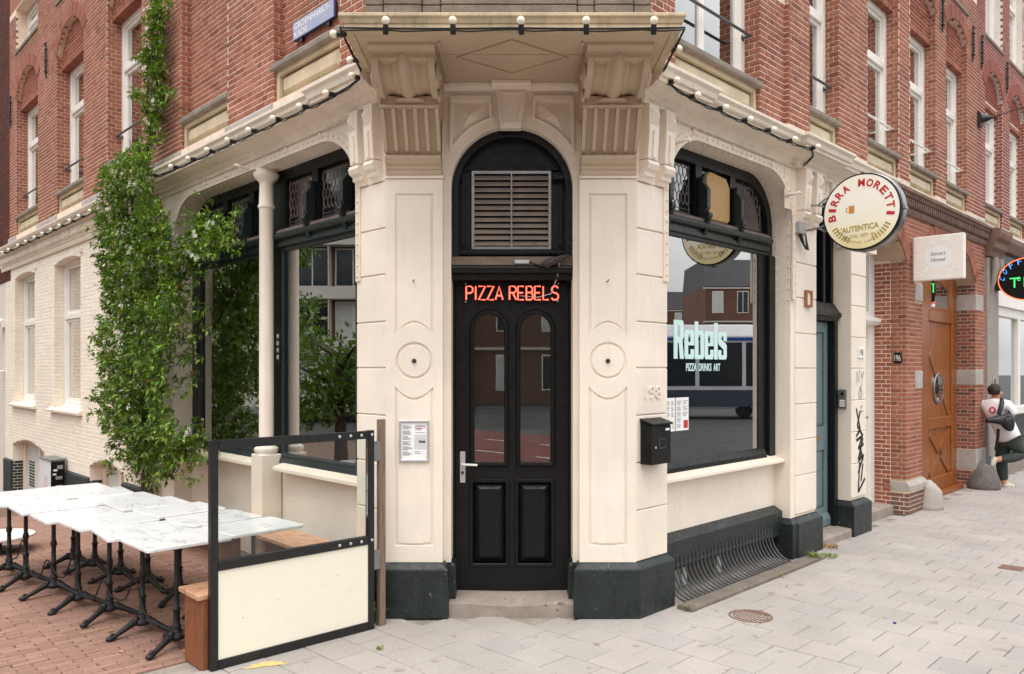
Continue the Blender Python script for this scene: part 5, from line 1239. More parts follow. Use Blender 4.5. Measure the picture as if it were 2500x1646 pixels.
# ------------------------------------------------------------------ neon sign: single-stroke tubes
NEON = {'P': [[(0, 0), (0, 1), (.42, 1), (.6, .88), (.6, .62), (.42, .5), (0, .5)]], 'I': [[(.1, 0), (.1, 1)]], 'Z': [[(0, 1), (.62, 1), (0, 0), (.62, 0)]],
        'A': [[(0, 0), (.34, 1), (.68, 0)], [(.1, .3), (.58, .3)]], 'R': [[(0, 0), (0, 1), (.42, 1), (.6, .88), (.6, .64), (.42, .52), (0, .52)], [(.3, .52), (.62, 0)]],
        'E': [[(.55, 1), (0, 1), (0, 0), (.55, 0)], [(0, .52), (.48, .52)]], 'B': [[(0, 0), (0, 1), (.4, 1), (.56, .88), (.56, .66), (.4, .54), (0, .54)], [(.4, .54), (.6, .42), (.6, .12), (.42, 0), (0, 0)]],
        'L': [[(0, 1), (0, 0), (.5, 0)]], 'S': [[(.6, .86), (.46, 1), (.16, 1), (.02, .86), (.02, .68), (.16, .54), (.46, .48), (.62, .34), (.62, .14), (.46, 0), (.14, 0), (0, .14)]]}
m_neon = emis("neon_tube", srgb(255, 118, 92), 1.25); m_neon_back = flat("red_neon_backing", srgb(176, 50, 36), .4)
nz = thing("neon_sign", "salmon neon sign reading PIZZA REBELS over the black door", "sign", FC.p(0, -.25, 2.45))
NX0, NX1, NZ0, NZ1 = -.365, .368, 2.455, 2.562
wd = {'I': .2, 'A': .68, ' ': .26}; txt = "PIZZA REBELS"; gap = .17
tot = sum(wd.get(c, .6) for c in txt)+gap*(len(txt)-1); k_ = (NX1-NX0)/tot; x = NX0
for ch in txt:
    if ch != ' ':
        bt, bb = MB(), MB()
        for st in NEON[ch]:
            P = [FC.p(x+q[0]*k_*.98, -.245, NZ0+q[1]*(NZ1-NZ0)) for q in st]; bt.tube(P, .0062, 6); bb.tube([p+Vector((0, .012, 0)) for p in P], .011, 6)
        lt = bt.build("neon_letter", m_neon, nz); bb.build("letter_backing", m_neon_back, lt)
    x += (wd.get(ch, .6)+gap)*k_
for u, z in ((-.37, 2.585), (.37, 2.585), (-.37, 2.44), (.365, 2.445)):
    b = MB(); b.lathe(FC.p(u, -.30, z), [(.007, 0), (.007, .05), (.004, .055)], 8, FC.N); part(b, "sign_screw", m_alu, nz)
# transformer, cable bundle and sensor by the transom
tf = thing("sign_transformer", "small silver transformer on the transom ledge", "transformer", FC.p(.08, -.13, 2.73))
b = MB(); b.box(FC, .02, .135, -.15, -.10, 2.725, 2.755); part(b, "transformer_case", m_alu, tf, bevel=.004)
cb = thing("cable_tangle", "black tape wrapped cable tangle at the right end of the transom ledge", "cable", FC.p(.3, -.13, 2.72))
b = MB(); b.tube([FC.p(.135, -.12, 2.74), FC.p(.18, -.10, 2.72), FC.p(.22, -.09, 2.71), FC.p(.26, -.09, 2.725)], .006, 6); b.tube([FC.p(.44, -.13, 3.42), FC.p(.42, -.12, 3.2), FC.p(.43, -.13, 3.0), FC.p(.41, -.12, 2.93), FC.p(.44, -.10, 2.88), FC.p(.42, -.1, 2.80), FC.p(.45, -.1, 2.75)], .004, 6)
b.tube([FC.p(.43, -.11, 2.95), FC.p(.47, -.09, 2.90), FC.p(.42, -.09, 2.86), FC.p(.46, -.09, 2.80)], .005, 6); part(b, "cable", m_rubber, cb)
b = MB(); b.tube([FC.p(.22, -.10, 2.715), FC.p(.27, -.08, 2.72), FC.p(.33, -.08, 2.745), FC.p(.41, -.09, 2.775), FC.p(.45, -.1, 2.78)], [.012, .034, .03, .02, .01], 8); part(b, "taped_bundle", paint("black_tape", srgb(58, 52, 50), .35, .35, 30, .5, 30), cb, smooth=40)
b = MB(); b.tube([FC.p(.37, -.1, 2.73), FC.p(.355, -.16, 2.62), FC.p(.31, -.22, 2.50), FC.p(.2, -.26, 2.475), FC.p(.05, -.27, 2.49)], .0035, 6); part(b, "thin_wire", m_alu, cb)
db = thing("door_sensor", "small black sensor box beside the louvre grille", "sensor", FC.p(.37, -.2, 3.41))
b = MB(); b.box(FC, .325, .405, -.222, -.175, 3.40, 3.435); part(b, "sensor_case", m_blackframe, db, bevel=.003)

# ------------------------------------------------------------------ menu frame on the left pilaster
def sheet_lines(b, o, xd, nd, x0, x1, z0, z1, n, seed, thick=.0022):
    rd = random.Random(seed)
    for i in range(n):
        z = z1-(i+.5)*(z1-z0)/n
        if i % 5 == 4: continue
        q = x0+(x1-x0)*rd.uniform(.55, 1)
        P = [o+xd*a+Z*c+nd*.0012 for a, c in ((x0, z-thick), (q, z-thick), (q, z+thick), (x0, z+thick))]; b.quad(*P)
mf = thing("menu_frame", "silver framed paper menu on the pilaster left of the door", "menu", FC.p(-.75, .01, 1.19))
mx0, mx1, mz0, mz1 = -.866, -.631, 1.192, 1.512
b = MB(); b.ring(FC, [(mx0, mz0), (mx1, mz0), (mx1, mz1), (mx0, mz1)], [(mx0+.02, mz0+.02), (mx1-.02, mz0+.02), (mx1-.02, mz1-.02), (mx0+.02, mz1-.02)], .0, .018, closed=True); part(b, "snap_frame", m_alu, mf, bevel=.005)
b = MB(); b.box(FC, mx0+.015, mx1-.015, .0, .006, mz0+.015, mz1-.015); part(b, "menu_sheet", m_paper, mf)
b = MB(); o_ = FC.p(0, .006, 0); sheet_lines(b, o_, FC.D, FC.N, mx0+.03, mx0+.105, mz0+.04, mz1-.04, 30, 1); sheet_lines(b, o_, FC.D, FC.N, mx0+.125, mx1-.03, mz1-.1, mz1-.035, 6, 2); sheet_lines(b, o_, FC.D, FC.N, mx0+.12, mx1-.05, mz0+.06, mz0+.085, 2, 3); stuff(part(b, "menu_print", m_greyprint, mf, fix=False))
b = MB(); b.box(FC, mx0+.118, mx1-.028, .006, .0072, 1.29, 1.402); part(b, "grey_logo_square", flat("pale_grey", srgb(206, 206, 204)), mf)
part(text_mb("Rebels", FC.p(-.713, .0072, 1.337), FC.D, FC.N, h=.024, width=.05, ext=.0006, bold=.04), "menu_logo", m_darkprint, mf)
b = MB(); b.ring(FC, arc(-.705, 1.455, .04, .011, 0, 2*pi, 20)[:-1], arc(-.705, 1.455, .036, .0085, 0, 2*pi, 20)[:-1], .006, .0073, closed=True); part(b, "red_pen_ring", m_redprint, mf)

# ------------------------------------------------------------------ letter box, house numbers, door furniture on the right street
mb_ = thing("letter_box", "black metal letter box on the right of the door", "letter box", FR.p(.17, .05, 1.17))
b = MB(); b.prof(FR, [(.001, 1.168), (.105, 1.168), (.105, 1.47), (.001, 1.50)], .045, .31); part(b, "box_body", m_black, mb_, bevel=.006)
b = MB(); b.prof(FR, [(.001, 1.502), (.118, 1.47), (.118, 1.486), (.001, 1.522)], .035, .32); part(b, "box_lid", m_black, mb_, bevel=.004)
b = MB(); b.ring(FR, [(.15, 1.29), (.24, 1.29), (.24, 1.365), (.15, 1.365)], [(.155, 1.295), (.235, 1.295), (.235, 1.36), (.155, 1.36)], .104, .107, closed=True); part(b, "box_hatch", m_rail, mb_)
b = MB(); b.lathe(FR.p(.10, .105, 1.30), [(.009, 0), (.009, .004), (.004, .005)], 10, FR.N); part(b, "box_lock", m_alu, mb_)
b = MB(); b.box(FR, .235, .285, .105, .1065, 1.425, 1.442); part(b, "box_sticker", m_paper, mb_)
hn = part(text_mb("198", FR.p(.10, 0, 1.67), FR.D, FR.N, h=.10, width=.22, ext=.012, bold=-.005), "house_number", m_cream); hn.parent = None; tag(hn, "cream relief number 198 on the pier right of the door", "number")
n1 = thing("number_plate", "small white plate numbered 198 on the graffitied pier", "number plate", FR.p(4.4, .01, 2.0))
b = MB(); b.box(FR, 4.34, 4.52, .0, .012, 2.03, 2.16); part(b, "plate", m_white, n1, bevel=.004); part(text_mb("198", FR.p(4.37, .012, 2.06), FR.D, FR.N, h=.07, width=.11, ext=.001), "numerals", m_darkprint, n1)
n2 = thing("number_plate", "small black plate numbered 196 on the brick pier", "number plate", FR.p(6.0, -.05, 2.0))
b = MB(); b.box(f_r1, .05, .15, .006, .02, 1.98, 2.12); part(b, "plate", m_black, n2, bevel=.003); part(text_mb("196", FR.p(5.978, -.148, 2.01), FR.N, -FR.D, h=.08, width=.075, ext=.001), "numerals", m_white, n2)
rp = thing("rusty_plate", "rusty framed white plate on the pier beside the round beer sign", "plate", FR.p(3.0, .01, 2.5))
b = MB(); b.ring(FR, [(2.93, 2.545), (3.07, 2.545), (3.07, 2.715), (2.93, 2.715)], [(2.95, 2.565), (3.05, 2.565), (3.05, 2.695), (2.95, 2.695)], .0, .03, closed=True); part(b, "plate_frame", paint("rusty_frame", srgb(150, 96, 62), .8, .3, 30, .2), rp); b = MB(); b.box(FR, 2.945, 3.055, .0, .015, 2.56, 2.70); part(b, "plate_face", m_cream, rp)
ic = thing("door_intercom", "grey intercom panel beside the blue grey door", "intercom", FR.p(4.16, -.1, 1.45))
f_i = sub(FR, 4.165, 0, axis=-FR.N, nrm=-FR.D)
b = MB(); b.box(f_i, .05, .14, 0, .03, 1.45, 1.67); part(b, "panel", m_metal, ic, bevel=.006); b = MB(); b.lathe(f_i.p(.095, .03, 1.62), [(.018, 0), (.018, .004)], 12, f_i.N); part(b, "camera_eye", m_black, ic)
for k in range(3): b = MB(); b.box(f_i, .065, .125, .03, .034, 1.475+k*.028, 1.495+k*.028); part(b, "bell_button", m_white, ic)
# graffiti tags on the pier
m_spray = flat("black_spray", srgb(34, 34, 36), .7)
gt = thing("graffiti_tag", "black spray graffiti running down the cream pier", "graffiti", FR.p(4.4, .003, .6))
def strokes(b, fr, L, w, r):
    for st in L:
        for (a, c), (e, g) in zip(st[:-1], st[1:]):
            d = Vector((e-a, g-c)); d = d.normalized() if d.length else Vector((1, 0)); q = Vector((-d.y, d.x))*r
            b.quad(fr.p(a+q.x, w, c+q.y), fr.p(a-q.x, w, c-q.y), fr.p(e-q.x, w, g-q.y), fr.p(e+q.x, w, g+q.y))
b = MB(); strokes(b, FR, [[(4.30, 1.45), (4.42, 1.20), (4.30, 1.13)], [(4.42, 1.42), (4.33, 1.25), (4.5, 1.12)], [(4.30, 1.08), (4.48, 1.12), (4.36, .98), (4.52, 1.03)], [(4.5, 1.1), (4.36, .86), (4.44, .92)], [(4.42, 1.0), (4.50, .84)], [(4.36, .84), (4.52, .90), (4.36, .70)], [(4.40, .82), (4.36, .48), (4.56, .62)], [(4.50, .80), (4.44, .60)]], .0025, .018); stuff(part(b, "spray_strokes", m_spray, gt, fix=False))
b = MB(); strokes(b, FR, [[(4.30, 1.72), (4.32, 1.88), (4.38, 1.74), (4.40, 1.90)], [(4.44, 1.88), (4.46, 1.80), (4.52, 1.88), (4.44, 1.68)], [(4.36, 1.62), (4.42, 1.70), (4.48, 1.62), (4.42, 1.56), (4.36, 1.62)], [(4.38, 1.55), (4.43, 1.70), (4.46, 1.55)], [(4.40, 1.45), (4.48, 1.48), (4.44, 1.40), (4.52, 1.42)]], .0022, .005); stuff(part(b, "pen_strokes", m_greyprint, gt, fix=False))
# window lettering
rl = thing("window_lettering", "pale mint lettering reading Rebels on the right shop window", "lettering", FR.p(1.4, -.25, 1.98))
HV = {'R': ([(0, 0), (.38, 0), (.38, .55), (.48, .55), (.62, 0), (1.02, 0), (.86, .62), (1, .74), (1, 1.2), (.9, 1.31), (0, 1.31)], [(.38, .75), (.62, .75), (.62, 1.14), (.38, 1.14)], 1.02),
      'e': ([(.1, 0), (.9, 0), (1, .1), (1, .34), (.62, .34), (.62, .16), (.38, .16), (.38, .47), (1, .47), (1, .9), (.9, 1), (.1, 1), (0, .9), (0, .1)], [(.38, .58), (.62, .58), (.62, .85), (.38, .85)], 1.0),
      'b': ([(0, 0), (.9, 0), (1, .1), (1, .9), (.9, 1), (.38, 1), (.38, 1.31), (0, 1.31)], [(.38, .15), (.62, .15), (.62, .85), (.38, .85)], 1.0),
      'l': ([(0, 0), (.4, 0), (.4, 1.31), (0, 1.31)], None, .4),
      's': ([(.1, 0), (.9, 0), (1, .1), (1, .5), (.9, .58), (.38, .72), (.38, .85), (.62, .85), (.62, .68), (1, .68), (1, .9), (.9, 1), (.1, 1), (0, .9), (0, .62), (.1, .52), (.62, .36), (.62, .15), (.38, .15), (.38, .34), (0, .34), (0, .1)], None, 1.0)}
_x = .85; _s = .158
for ch in "Rebels":
    lp, hl_, wv = HV[ch]; T = lambda L: [(_x+q[0]*_s, 1.992+q[1]*.257) for q in L]
    b = MB(); b.prism(FR, T(lp), -.2198, -.2188, holes=[T(hl_)] if hl_ else []); part(b, "letter", m_mint_v, rl); _x += wv*_s+.009
part(text_mb("PIZZA  DRINKS  ART", FR.p(1.045, -.2195, 1.885), FR.D, FR.N, h=.07, width=.585, ext=.001, bold=.02), "tagline", m_mint_v, rl)
for nm, lb, a, c, sd in (("paper_menu", "left paper menu taped inside the right shop window", .725, .87, 5), ("paper_menu", "right paper menu with red square taped inside the right shop window", .882, 1.085, 6)):
    t_ = thing(nm, lb, "menu", FR.p(a, -.255, 1.365)); b = MB(); b.box(FR, a, c, -.2196, -.2184, 1.367, 1.655); part(b, "menu_sheet", m_paper, t_)
    b = MB(); o_ = FR.p(0, -.2184, 0); sheet_lines(b, o_, FR.D, FR.N, a+.015, (a+c)/2-.01, 1.39, 1.63, 24, sd); sheet_lines(b, o_, FR.D, FR.N, (a+c)/2+.01, c-.015, 1.49, 1.63, 14, sd+9); stuff(part(b, "menu_print", m_greyprint, t_, fix=False))
    b = MB(); b.box(FR, (a+c)/2+.02, c-.012, -.2184, -.2178, 1.385, 1.455); part(b, "print_square", m_redprint if sd == 6 else flat("pale_mint", srgb(196, 214, 196)), t_)

# ------------------------------------------------------------------ round beer sign
SU, SW, SZ, SR = 2.92, .60, 3.43, .372
bs_ = thing("beer_sign", "round cream beer sign with red arched lettering on steel brackets", "sign", FR.p(SU, 0, SZ))
fd = sub(FR, SU, SW, axis=FR.N, nrm=-FR.D)      # disc frame: u = out from wall, w towards the camera
m_face, _nt, _p = nodes_of("sign_face"); _c = coords(_nt); _sx = _nt.nodes.new("ShaderNodeSeparateXYZ"); _nt.links.new(_c, _sx.inputs[0])
_nt.links.new(ramp(_nt, mathn(_nt, 'SUBTRACT', _sx.outputs["Z"], SZ-.4), [(.05, srgb(232, 218, 160)), (.3, srgb(250, 245, 222)), (.55, srgb(253, 251, 240)), (.75, srgb(250, 247, 228))]), _p.inputs["Base Color"]); _p.inputs["Roughness"].default_value = .3
b = MB(); b.lathe(fd.p(0, -.07, SZ), [(SR-.012, 0), (SR, .005), (SR, .132), (SR-.006, .136), (SR-.014, .136), (SR-.014, .02)], 56, fd.N); part(b, "sign_rim", m_black, bs_, smooth=40)
b = MB(); b.lathe(fd.p(0, -.065, SZ), [(SR-.012, 0), (SR-.012, .13)], 56, fd.N); part(b, "sign_face", m_face, bs_)
b = MB(); b.lathe(fd.p(0, -.075, SZ), [(SR+.001, 0), (SR+.008, .005), (SR+.008, .09), (SR+.001, .095)], 56, fd.N); part(b, "sign_band", m_metal, bs_, smooth=40)
b = MB()
def arc_text(b, s_, R, a0, a1, h, bold, wide=1.0, flip=False):
    n = len(s_)
    for i, ch in enumerate(s_):
        if ch == ' ': continue
        a = a0+(a1-a0)*i/(n-1); t = Vector((-sin(a), cos(a))) if flip else Vector((sin(a), -cos(a)))
        xd = fd.D*t.x+Z*t.y; o = fd.p(R*cos(a), .0655, SZ+R*sin(a))
        up = fd.D*cos(a)+Z*sin(a)
        if flip: up = -up
        m = text_mb(ch, (0, 0, 0), (1, 0, 0), (0, -1, 0), h=h, ext=.002, bold=bold, align='C', width=(h*wide if ch not in 'I' else h*.42))
        b.add([o+xd*v[0]+up*v[2]+fd.N*(-v[1]) for v in m.v], m.f)
arc_text(b, "BIRRA MORETTI", .243, radians(187), radians(-10), .074, .03, .86); stuff(part(b, "brand_lettering", m_redprint, bs_))
b = text_mb("L'AUTENTICA", fd.p(-.025, .0655, SZ-.185), fd.D+Z*.06, fd.N, h=.058, width=.39, ext=.0015, bold=.025, align='C'); part(b, "gold_lettering", m_gold, bs_)
part(text_mb("DAL 1859", fd.p(-.015, .0655, SZ-.245), fd.D+Z*.04, fd.N, h=.032, width=.165, ext=.0015, align='C'), "year_lettering", m_gold, bs_)
b = MB(); arc_text(b, "PREMIUM LAGER", .305, radians(-122), radians(-60), .02, 0, .85, flip=True); stuff(part(b, "small_lettering", m_gold, bs_))
b = MB(); b.box(fd, -.155, -.118, .065, .067, SZ-.238, SZ-.231); part(b, "green_dash", m_greenprint, bs_); b = MB(); b.box(fd, .09, .127, .065, .067, SZ-.226, SZ-.219); part(b, "red_dash", m_redprint, bs_)
for s_ in (-1, 1):
    b = MB()
    for k in range(7):
        a = radians(-90+s_*(24+6*k)); 
        for e in (-.014, .014):
            R = .29+e; c0 = (R*cos(a), SZ+R*sin(a)); b.prism(fd, [(c0[0]+.017*cos(q)*cos(a)-.009*sin(q)*sin(a), c0[1]+.017*cos(q)*sin(a)+.009*sin(q)*cos(a)) for q in [2*pi*j/8 for j in range(8)]], .064, .0668)
    stuff(part(b, "wheat_ear", m_gold, bs_))
b = MB(); b.box(fd, -.115, -.062, .064, .0668, SZ-.005, SZ+.066); part(b, "printed_beer_mug", flat("amber_beer", srgb(214, 140, 62)), bs_); b = MB(); b.box(fd, -.117, -.06, .064, .0672, SZ+.066, SZ+.082); part(b, "printed_foam", m_paper, bs_)
b = MB(); b.ring(fd, arc(-.125, SZ+.03, .018, .024, pi/2, 3*pi/2, 8), arc(-.125, SZ+.03, .010, .016, pi/2, 3*pi/2, 8), .064, .0668); part(b, "printed_mug_handle", flat("amber_beer_dark", srgb(190, 116, 50)), bs_)
for dz in (.13, -.10):      # forked steel arms
    b = MB(); b.tube([FR.p(SU-.02, 0, SZ+dz*1.15), FR.p(SU-.02, .16, SZ+dz), FR.p(SU-.02, .20, SZ+dz*.9), FR.p(SU-.02, .235, SZ+dz*.75)], .010, 8); b.tube([FR.p(SU-.02, .16, SZ+dz), FR.p(SU-.02, .22, SZ+dz*1.35), FR.p(SU-.02, .27, SZ+dz*1.5)], .009, 8); part(b, "steel_arm", m_metal, bs_, smooth=60)
    b = MB(); b.box(FR, SU-.07, SU+.03, 0, .012, SZ+dz*1.15-.035, SZ+dz*1.15+.035); part(b, "wall_plate", m_metal, bs_, bevel=.003)
for a in (90, 0, -90): b = MB(); b.box(sub(FR, SU, SW, axis=FR.N, nrm=-FR.D), (SR+.005)*cos(radians(a))-.012, (SR+.005)*cos(radians(a))+.018, -.05, .04, SZ+(SR+.005)*sin(radians(a))-.014, SZ+(SR+.005)*sin(radians(a))+.014); part(b, "rim_clip", m_metal, bs_)
jb = thing("junction_box", "grey junction box with loose cables below the beer sign bracket", "junction box", FR.p(2.78, 0, 3.2))
b = MB(); b.box(FR, 2.70, 2.86, 0, .06, 3.27, 3.39); part(b, "box_case", m_rail if False else paint("grey_plastic", srgb(158, 158, 158), .5, .05, 5, 0), jb, bevel=.008)
b = MB()
for k in range(3): b.tube([FR.p(2.74+k*.03, .03, 3.27), FR.p(2.75+k*.04, .05, 3.20-.02*k), FR.p(2.84+k*.03, .06, 3.12), FR.p(2.92, .03, 3.16+.03*k), FR.p(2.92, .02, 3.3)], .007, 6)
b.tube([FR.p(2.80, .012, 3.39), FR.p(2.80, .012, 3.62), FR.p(2.82, .012, 3.93)], .006, 6); stuff(part(b, "cables", m_rubber, jb, smooth=60))
# square sign
sq = thing("square_sign", "square white light box sign with brown engraved ornament over the timber door", "sign", FR.p(6.2, 0, 3.05))
f_s = sub(FR, 6.2, .03, axis=FR.N, nrm=-FR.D)
b = MB(); b.box(f_s, 0, .60, -.03, .06, 3.055, 3.63); part(b, "light_box", m_white, sq, bevel=.006)
m_engr, _nt, _p = nodes_of("engraved_ornament"); _c = coords(_nt); _v = noise(_nt, _c, 14, 5, .65, 2.5)
_nt.links.new(ramp(_nt, _v, [(.40, srgb(252, 249, 245)), (.47, srgb(222, 210, 198)), (.53, srgb(252, 249, 246)), (.62, srgb(228, 216, 204)), (.68, srgb(253, 250, 247))]), _p.inputs["Base Color"]); _p.inputs["Roughness"].default_value = .4
b = MB(); b.box(f_s, .012, .588, .059, .0615, 3.067, 3.618); part(b, "ornament_print", m_engr, sq)
b = MB(); b.prism(f_s, arc(.30, 3.345, .155, .15, 0, 2*pi, 28)[:-1], .0605, .063); part(b, "oval_field", m_paper, sq)
for i, (t_, z_) in enumerate((("Siemon's", 3.37), ("Hemel", 3.29))): part(text_mb(t_, f_s.p(.30, .063, z_), f_s.D, f_s.N, h=.05, width=.18, ext=.0008, align='C', shear=.35), "script_lettering", m_darkprint, sq)
# oval neon sign of the coffee house
ov = thing("oval_neon_sign", "black oval neon sign with blue and green letters at the right edge", "sign", FR.p(10.2, .1, 3.0))
f_o = sub(FR, 10.2, .50, axis=FR.N, nrm=-FR.D)
b = MB(); b.prism(f_o, arc(0, 3.38, .42, .35, 0, 2*pi, 40)[:-1], -.05, .03); part(b, "sign_board", m_black, ov)
b = MB(); P = [f_o.p(*q[:1], .045, q[1]) for q in arc(0, 3.38, .415, .345, 0, 2*pi, 40)]; b.tube(P, .010, 6); part(b, "orange_tube", emis("orange_neon", srgb(255, 120, 70), 1.0), ov)
m_bneon = emis("blue_neon", srgb(80, 160, 255), 1.2); m_gneon = emis("green_neon", srgb(70, 230, 110), 1.2)
for i, ch in enumerate("COFFEE"):
    a = radians(178-i*23); o = f_o.p(.325*cos(a), .036, 3.38+.26*sin(a)); t = Vector((sin(a)*.9, -cos(a))); xd = f_o.D*t.x+Z*t.y*.75
    m = text_mb(ch, (0, 0, 0), (1, 0, 0), (0, -1, 0), h=.085, ext=.008, bold=-.012, align='C', width=.055); up = (f_o.D*cos(a)*.6+Z*sin(a)+Z*.3).normalized()
    bb = MB(); bb.add([o+xd.normalized()*v[0]+up*v[2]+f_o.N*(-v[1]) for v in m.v], m.f); part(bb, "blue_letter", m_bneon, ov)
for ch, u in (("T", -.25), ("H", -.05)): part(text_mb(ch, f_o.p(u, .036, 3.25), f_o.D, f_o.N, h=.16, ext=.008, bold=-.012, align='L'), "green_letter", m_gneon, ov)
part(text_mb("e", f_o.p(-.15, .036, 3.36), f_o.D, f_o.N, h=.06, ext=.008, bold=-.012, align='L'), "green_letter", m_gneon, ov)
b = MB(); b.box(FR, 10.15, 10.25, .03, .10, 3.22, 3.5); part(b, "wall_bracket", m_iron, ov)
# street name plate
sg = thing("street_sign", "blue grey street name plate reading GROENMARKTKADE on the brick wall", "sign", FL.p(1.2, -.1, 4.9))
b = MB(); sp2 = round_opening(.86, 1.58, 4.903, 5.07, .02, .02, 4); b.prism(FL, [(.86, 4.90), (1.58, 4.90), (1.58, 5.072), (.86, 5.072)], -.1, -.072); part(b, "sign_plate", paint("enamel_blue", srgb(38, 46, 92), .3, .05, 3, 0), sg, bevel=.008)
b = MB(); b.box(FL, .868, 1.572, -.0715, -.069, 4.908, 5.064); part(b, "sign_enamel", paint("pale_blue_enamel", srgb(150, 155, 184), .25, .04, 3, 0), sg)
part(text_mb("GROENMARKT-", FL.p(1.545, -.069, 4.995), -FL.D, FL.N, h=.052, width=.62, ext=.001), "sign_lettering", m_white, sg)
part(text_mb("KADE", FL.p(1.545, -.069, 4.922), -FL.D, FL.N, h=.052, width=.225, ext=.001), "sign_lettering", m_white, sg)
for u in (.98, 1.45): b = MB(); b.box(FL, u-.02, u+.02, -.11, -.08, 4.87, 4.9); part(b, "sign_clip", m_iron, sg)
# ------------------------------------------------------------------ festoon lights
def festoon(label, pts, nrm, cable, cat="light string"):
    t_ = thing("light_string", label, cat, pts[0], "light strings on the cornices")
    b = MB(); b.tube(cable, .0065, 6); b.tube([c+Vector((0, 0, -.014+.006*sin(i*2.1))) for i, c in enumerate(cable)], .005, 6); part(b, "cable", m_rubber, t_, smooth=60)
    for i, p_ in enumerate(pts):
        n_ = (nrm[i] if isinstance(nrm, list) else nrm).normalized(); n_ = (n_+Vector((random.uniform(-.1, .1), random.uniform(-.1, .1), random.uniform(-.12, .1)))).normalized()
        b = MB(); b.ball(p_, .0265, 14, 10); bu = part(b, "bulb", m_bulb, t_, smooth=180)
        b = MB(); b.lathe(p_-n_*.085, [(.015, 0), (.019, .01), (.019, .045), (.017, .062)], 10, n_); part(b, "socket", m_socket, bu, smooth=50)
def dens(P, k=5, sag=.012):
    out = []
    for a, c in zip(P[:-1], P[1:]):
        for i in range(k): t = i/k; out.append(a.lerp(c, t)+Vector((0, 0, -sag*4*t*(1-t))))
    return out+[P[-1]]
uL = [-.02, .35, .765, 1.22, 1.68, 2.12, 2.585, 3.05, 3.515, 4.115, 4.68]; zL = [4.065, 4.03, 4.03, 4.035, 4.035, 4.04, 4.04, 4.045, 4.05, 4.07, 4.1]
uL = uL[:10]; zL = zL[:10]
pl = [FL.p(u, .31, z) for u, z in zip(uL, zL)]; festoon("white bulb string along the cornice over the left shop window", pl, FL.N, dens([FL.p(u, .245, z) for u, z in zip(uL, zL)]))
uR = [.075, .37, .795, 1.205, 1.63, 2.05, 2.55]; zR = [4.055, 4.018, 4.022, 4.02, 4.025, 4.025, 4.055]
festoon("white bulb string along the cornice over the right shop window", [FR.p(u, .31, z) for u, z in zip(uR, zR)], FR.N, dens([FR.p(u, .245, z) for u, z in zip(uR, zR)])+[FR.p(2.7, .2, 4.02), FR.p(2.72, .12, 3.97), FR.p(2.75, .06, 3.95)])
uF = [6.2, 6.68, 7.186, 7.647, 8.18, 8.66, 9.166, 9.655, 10.226, 10.78, 11.48, 11.985]
festoon("white bulb string along the cornice of the painted brick wall", [FL.p(u, .215, 4.05) for u in uF], FL.N, dens([FL.p(u, .155, 4.06) for u in uF]))
xs_ = [(800+x*.383-1250)/1944*5.10 for x in (370, 797, 1231, 1648, 2080)]
pc = [Vector((-1.17, -.31, 4.13)), Vector((-1.17, -.83, 4.10))]+[Vector((x, -.955, 4.135)) for x in xs_]+[Vector((1.175, -.44, 4.16)), Vector((1.175, -.02, 4.16))]
festoon("white bulb string round the edge of the canopy", pc, [Vector((-1, 0, 0))]*2+[Vector((0, -.35, .9))]*5+[Vector((1, 0, 0))]*2, dens([Vector((-1.115, .1, 4.12)), Vector((-1.115, -.895, 4.115)), Vector((0, -.897, 4.112)), Vector((1.12, -.895, 4.115)), Vector((1.12, .1, 4.12))], 8, .006))
# ------------------------------------------------------------------ terrace tables
def marble_mat():
    m, nt, p = nodes_of("white_marble"); c = coords(nt); oi = nt.nodes.new("ShaderNodeObjectInfo")
    ad = nt.nodes.new("ShaderNodeVectorMath"); ad.operation = 'ADD'; cx_ = nt.nodes.new("ShaderNodeCombineXYZ")
    nt.links.new(mathn(nt, 'MULTIPLY', oi.outputs["Random"], 40.0), cx_.inputs[0]); nt.links.new(c, ad.inputs[0]); nt.links.new(cx_.outputs[0], ad.inputs[1])
    v = noise(nt, mapping(nt, ad.outputs[0], (1.0, 2.6, 1.0), (0, 0, .5)), 1.1, 5, .55, 1.2)
    w2 = noise(nt, mapping(nt, ad.outputs[0], (3, 1.2, 1), (0, 0, 1.1)), .9, 5, .55, 1.4)
    col = ramp(nt, v, [(.40, srgb(226, 226, 226)), (.49, srgb(222, 222, 223)), (.503, srgb(186, 188, 192)), (.516, srgb(224, 224, 224)), (.8, srgb(228, 228, 227))])
    col = mixc(nt, 1.0, col, ramp(nt, w2, [(.48, (1,)*3), (.5, (.86, .865, .875)), (.515, (1,)*3)]), 'MULTIPLY')
    nt.links.new(col, p.inputs["Base Color"]); p.inputs["Roughness"].default_value = .22
    return m
m_marble = marble_mat()
m_cast = paint("cast_iron", srgb(27, 27, 28), .45, .3, 14, .4, 50)
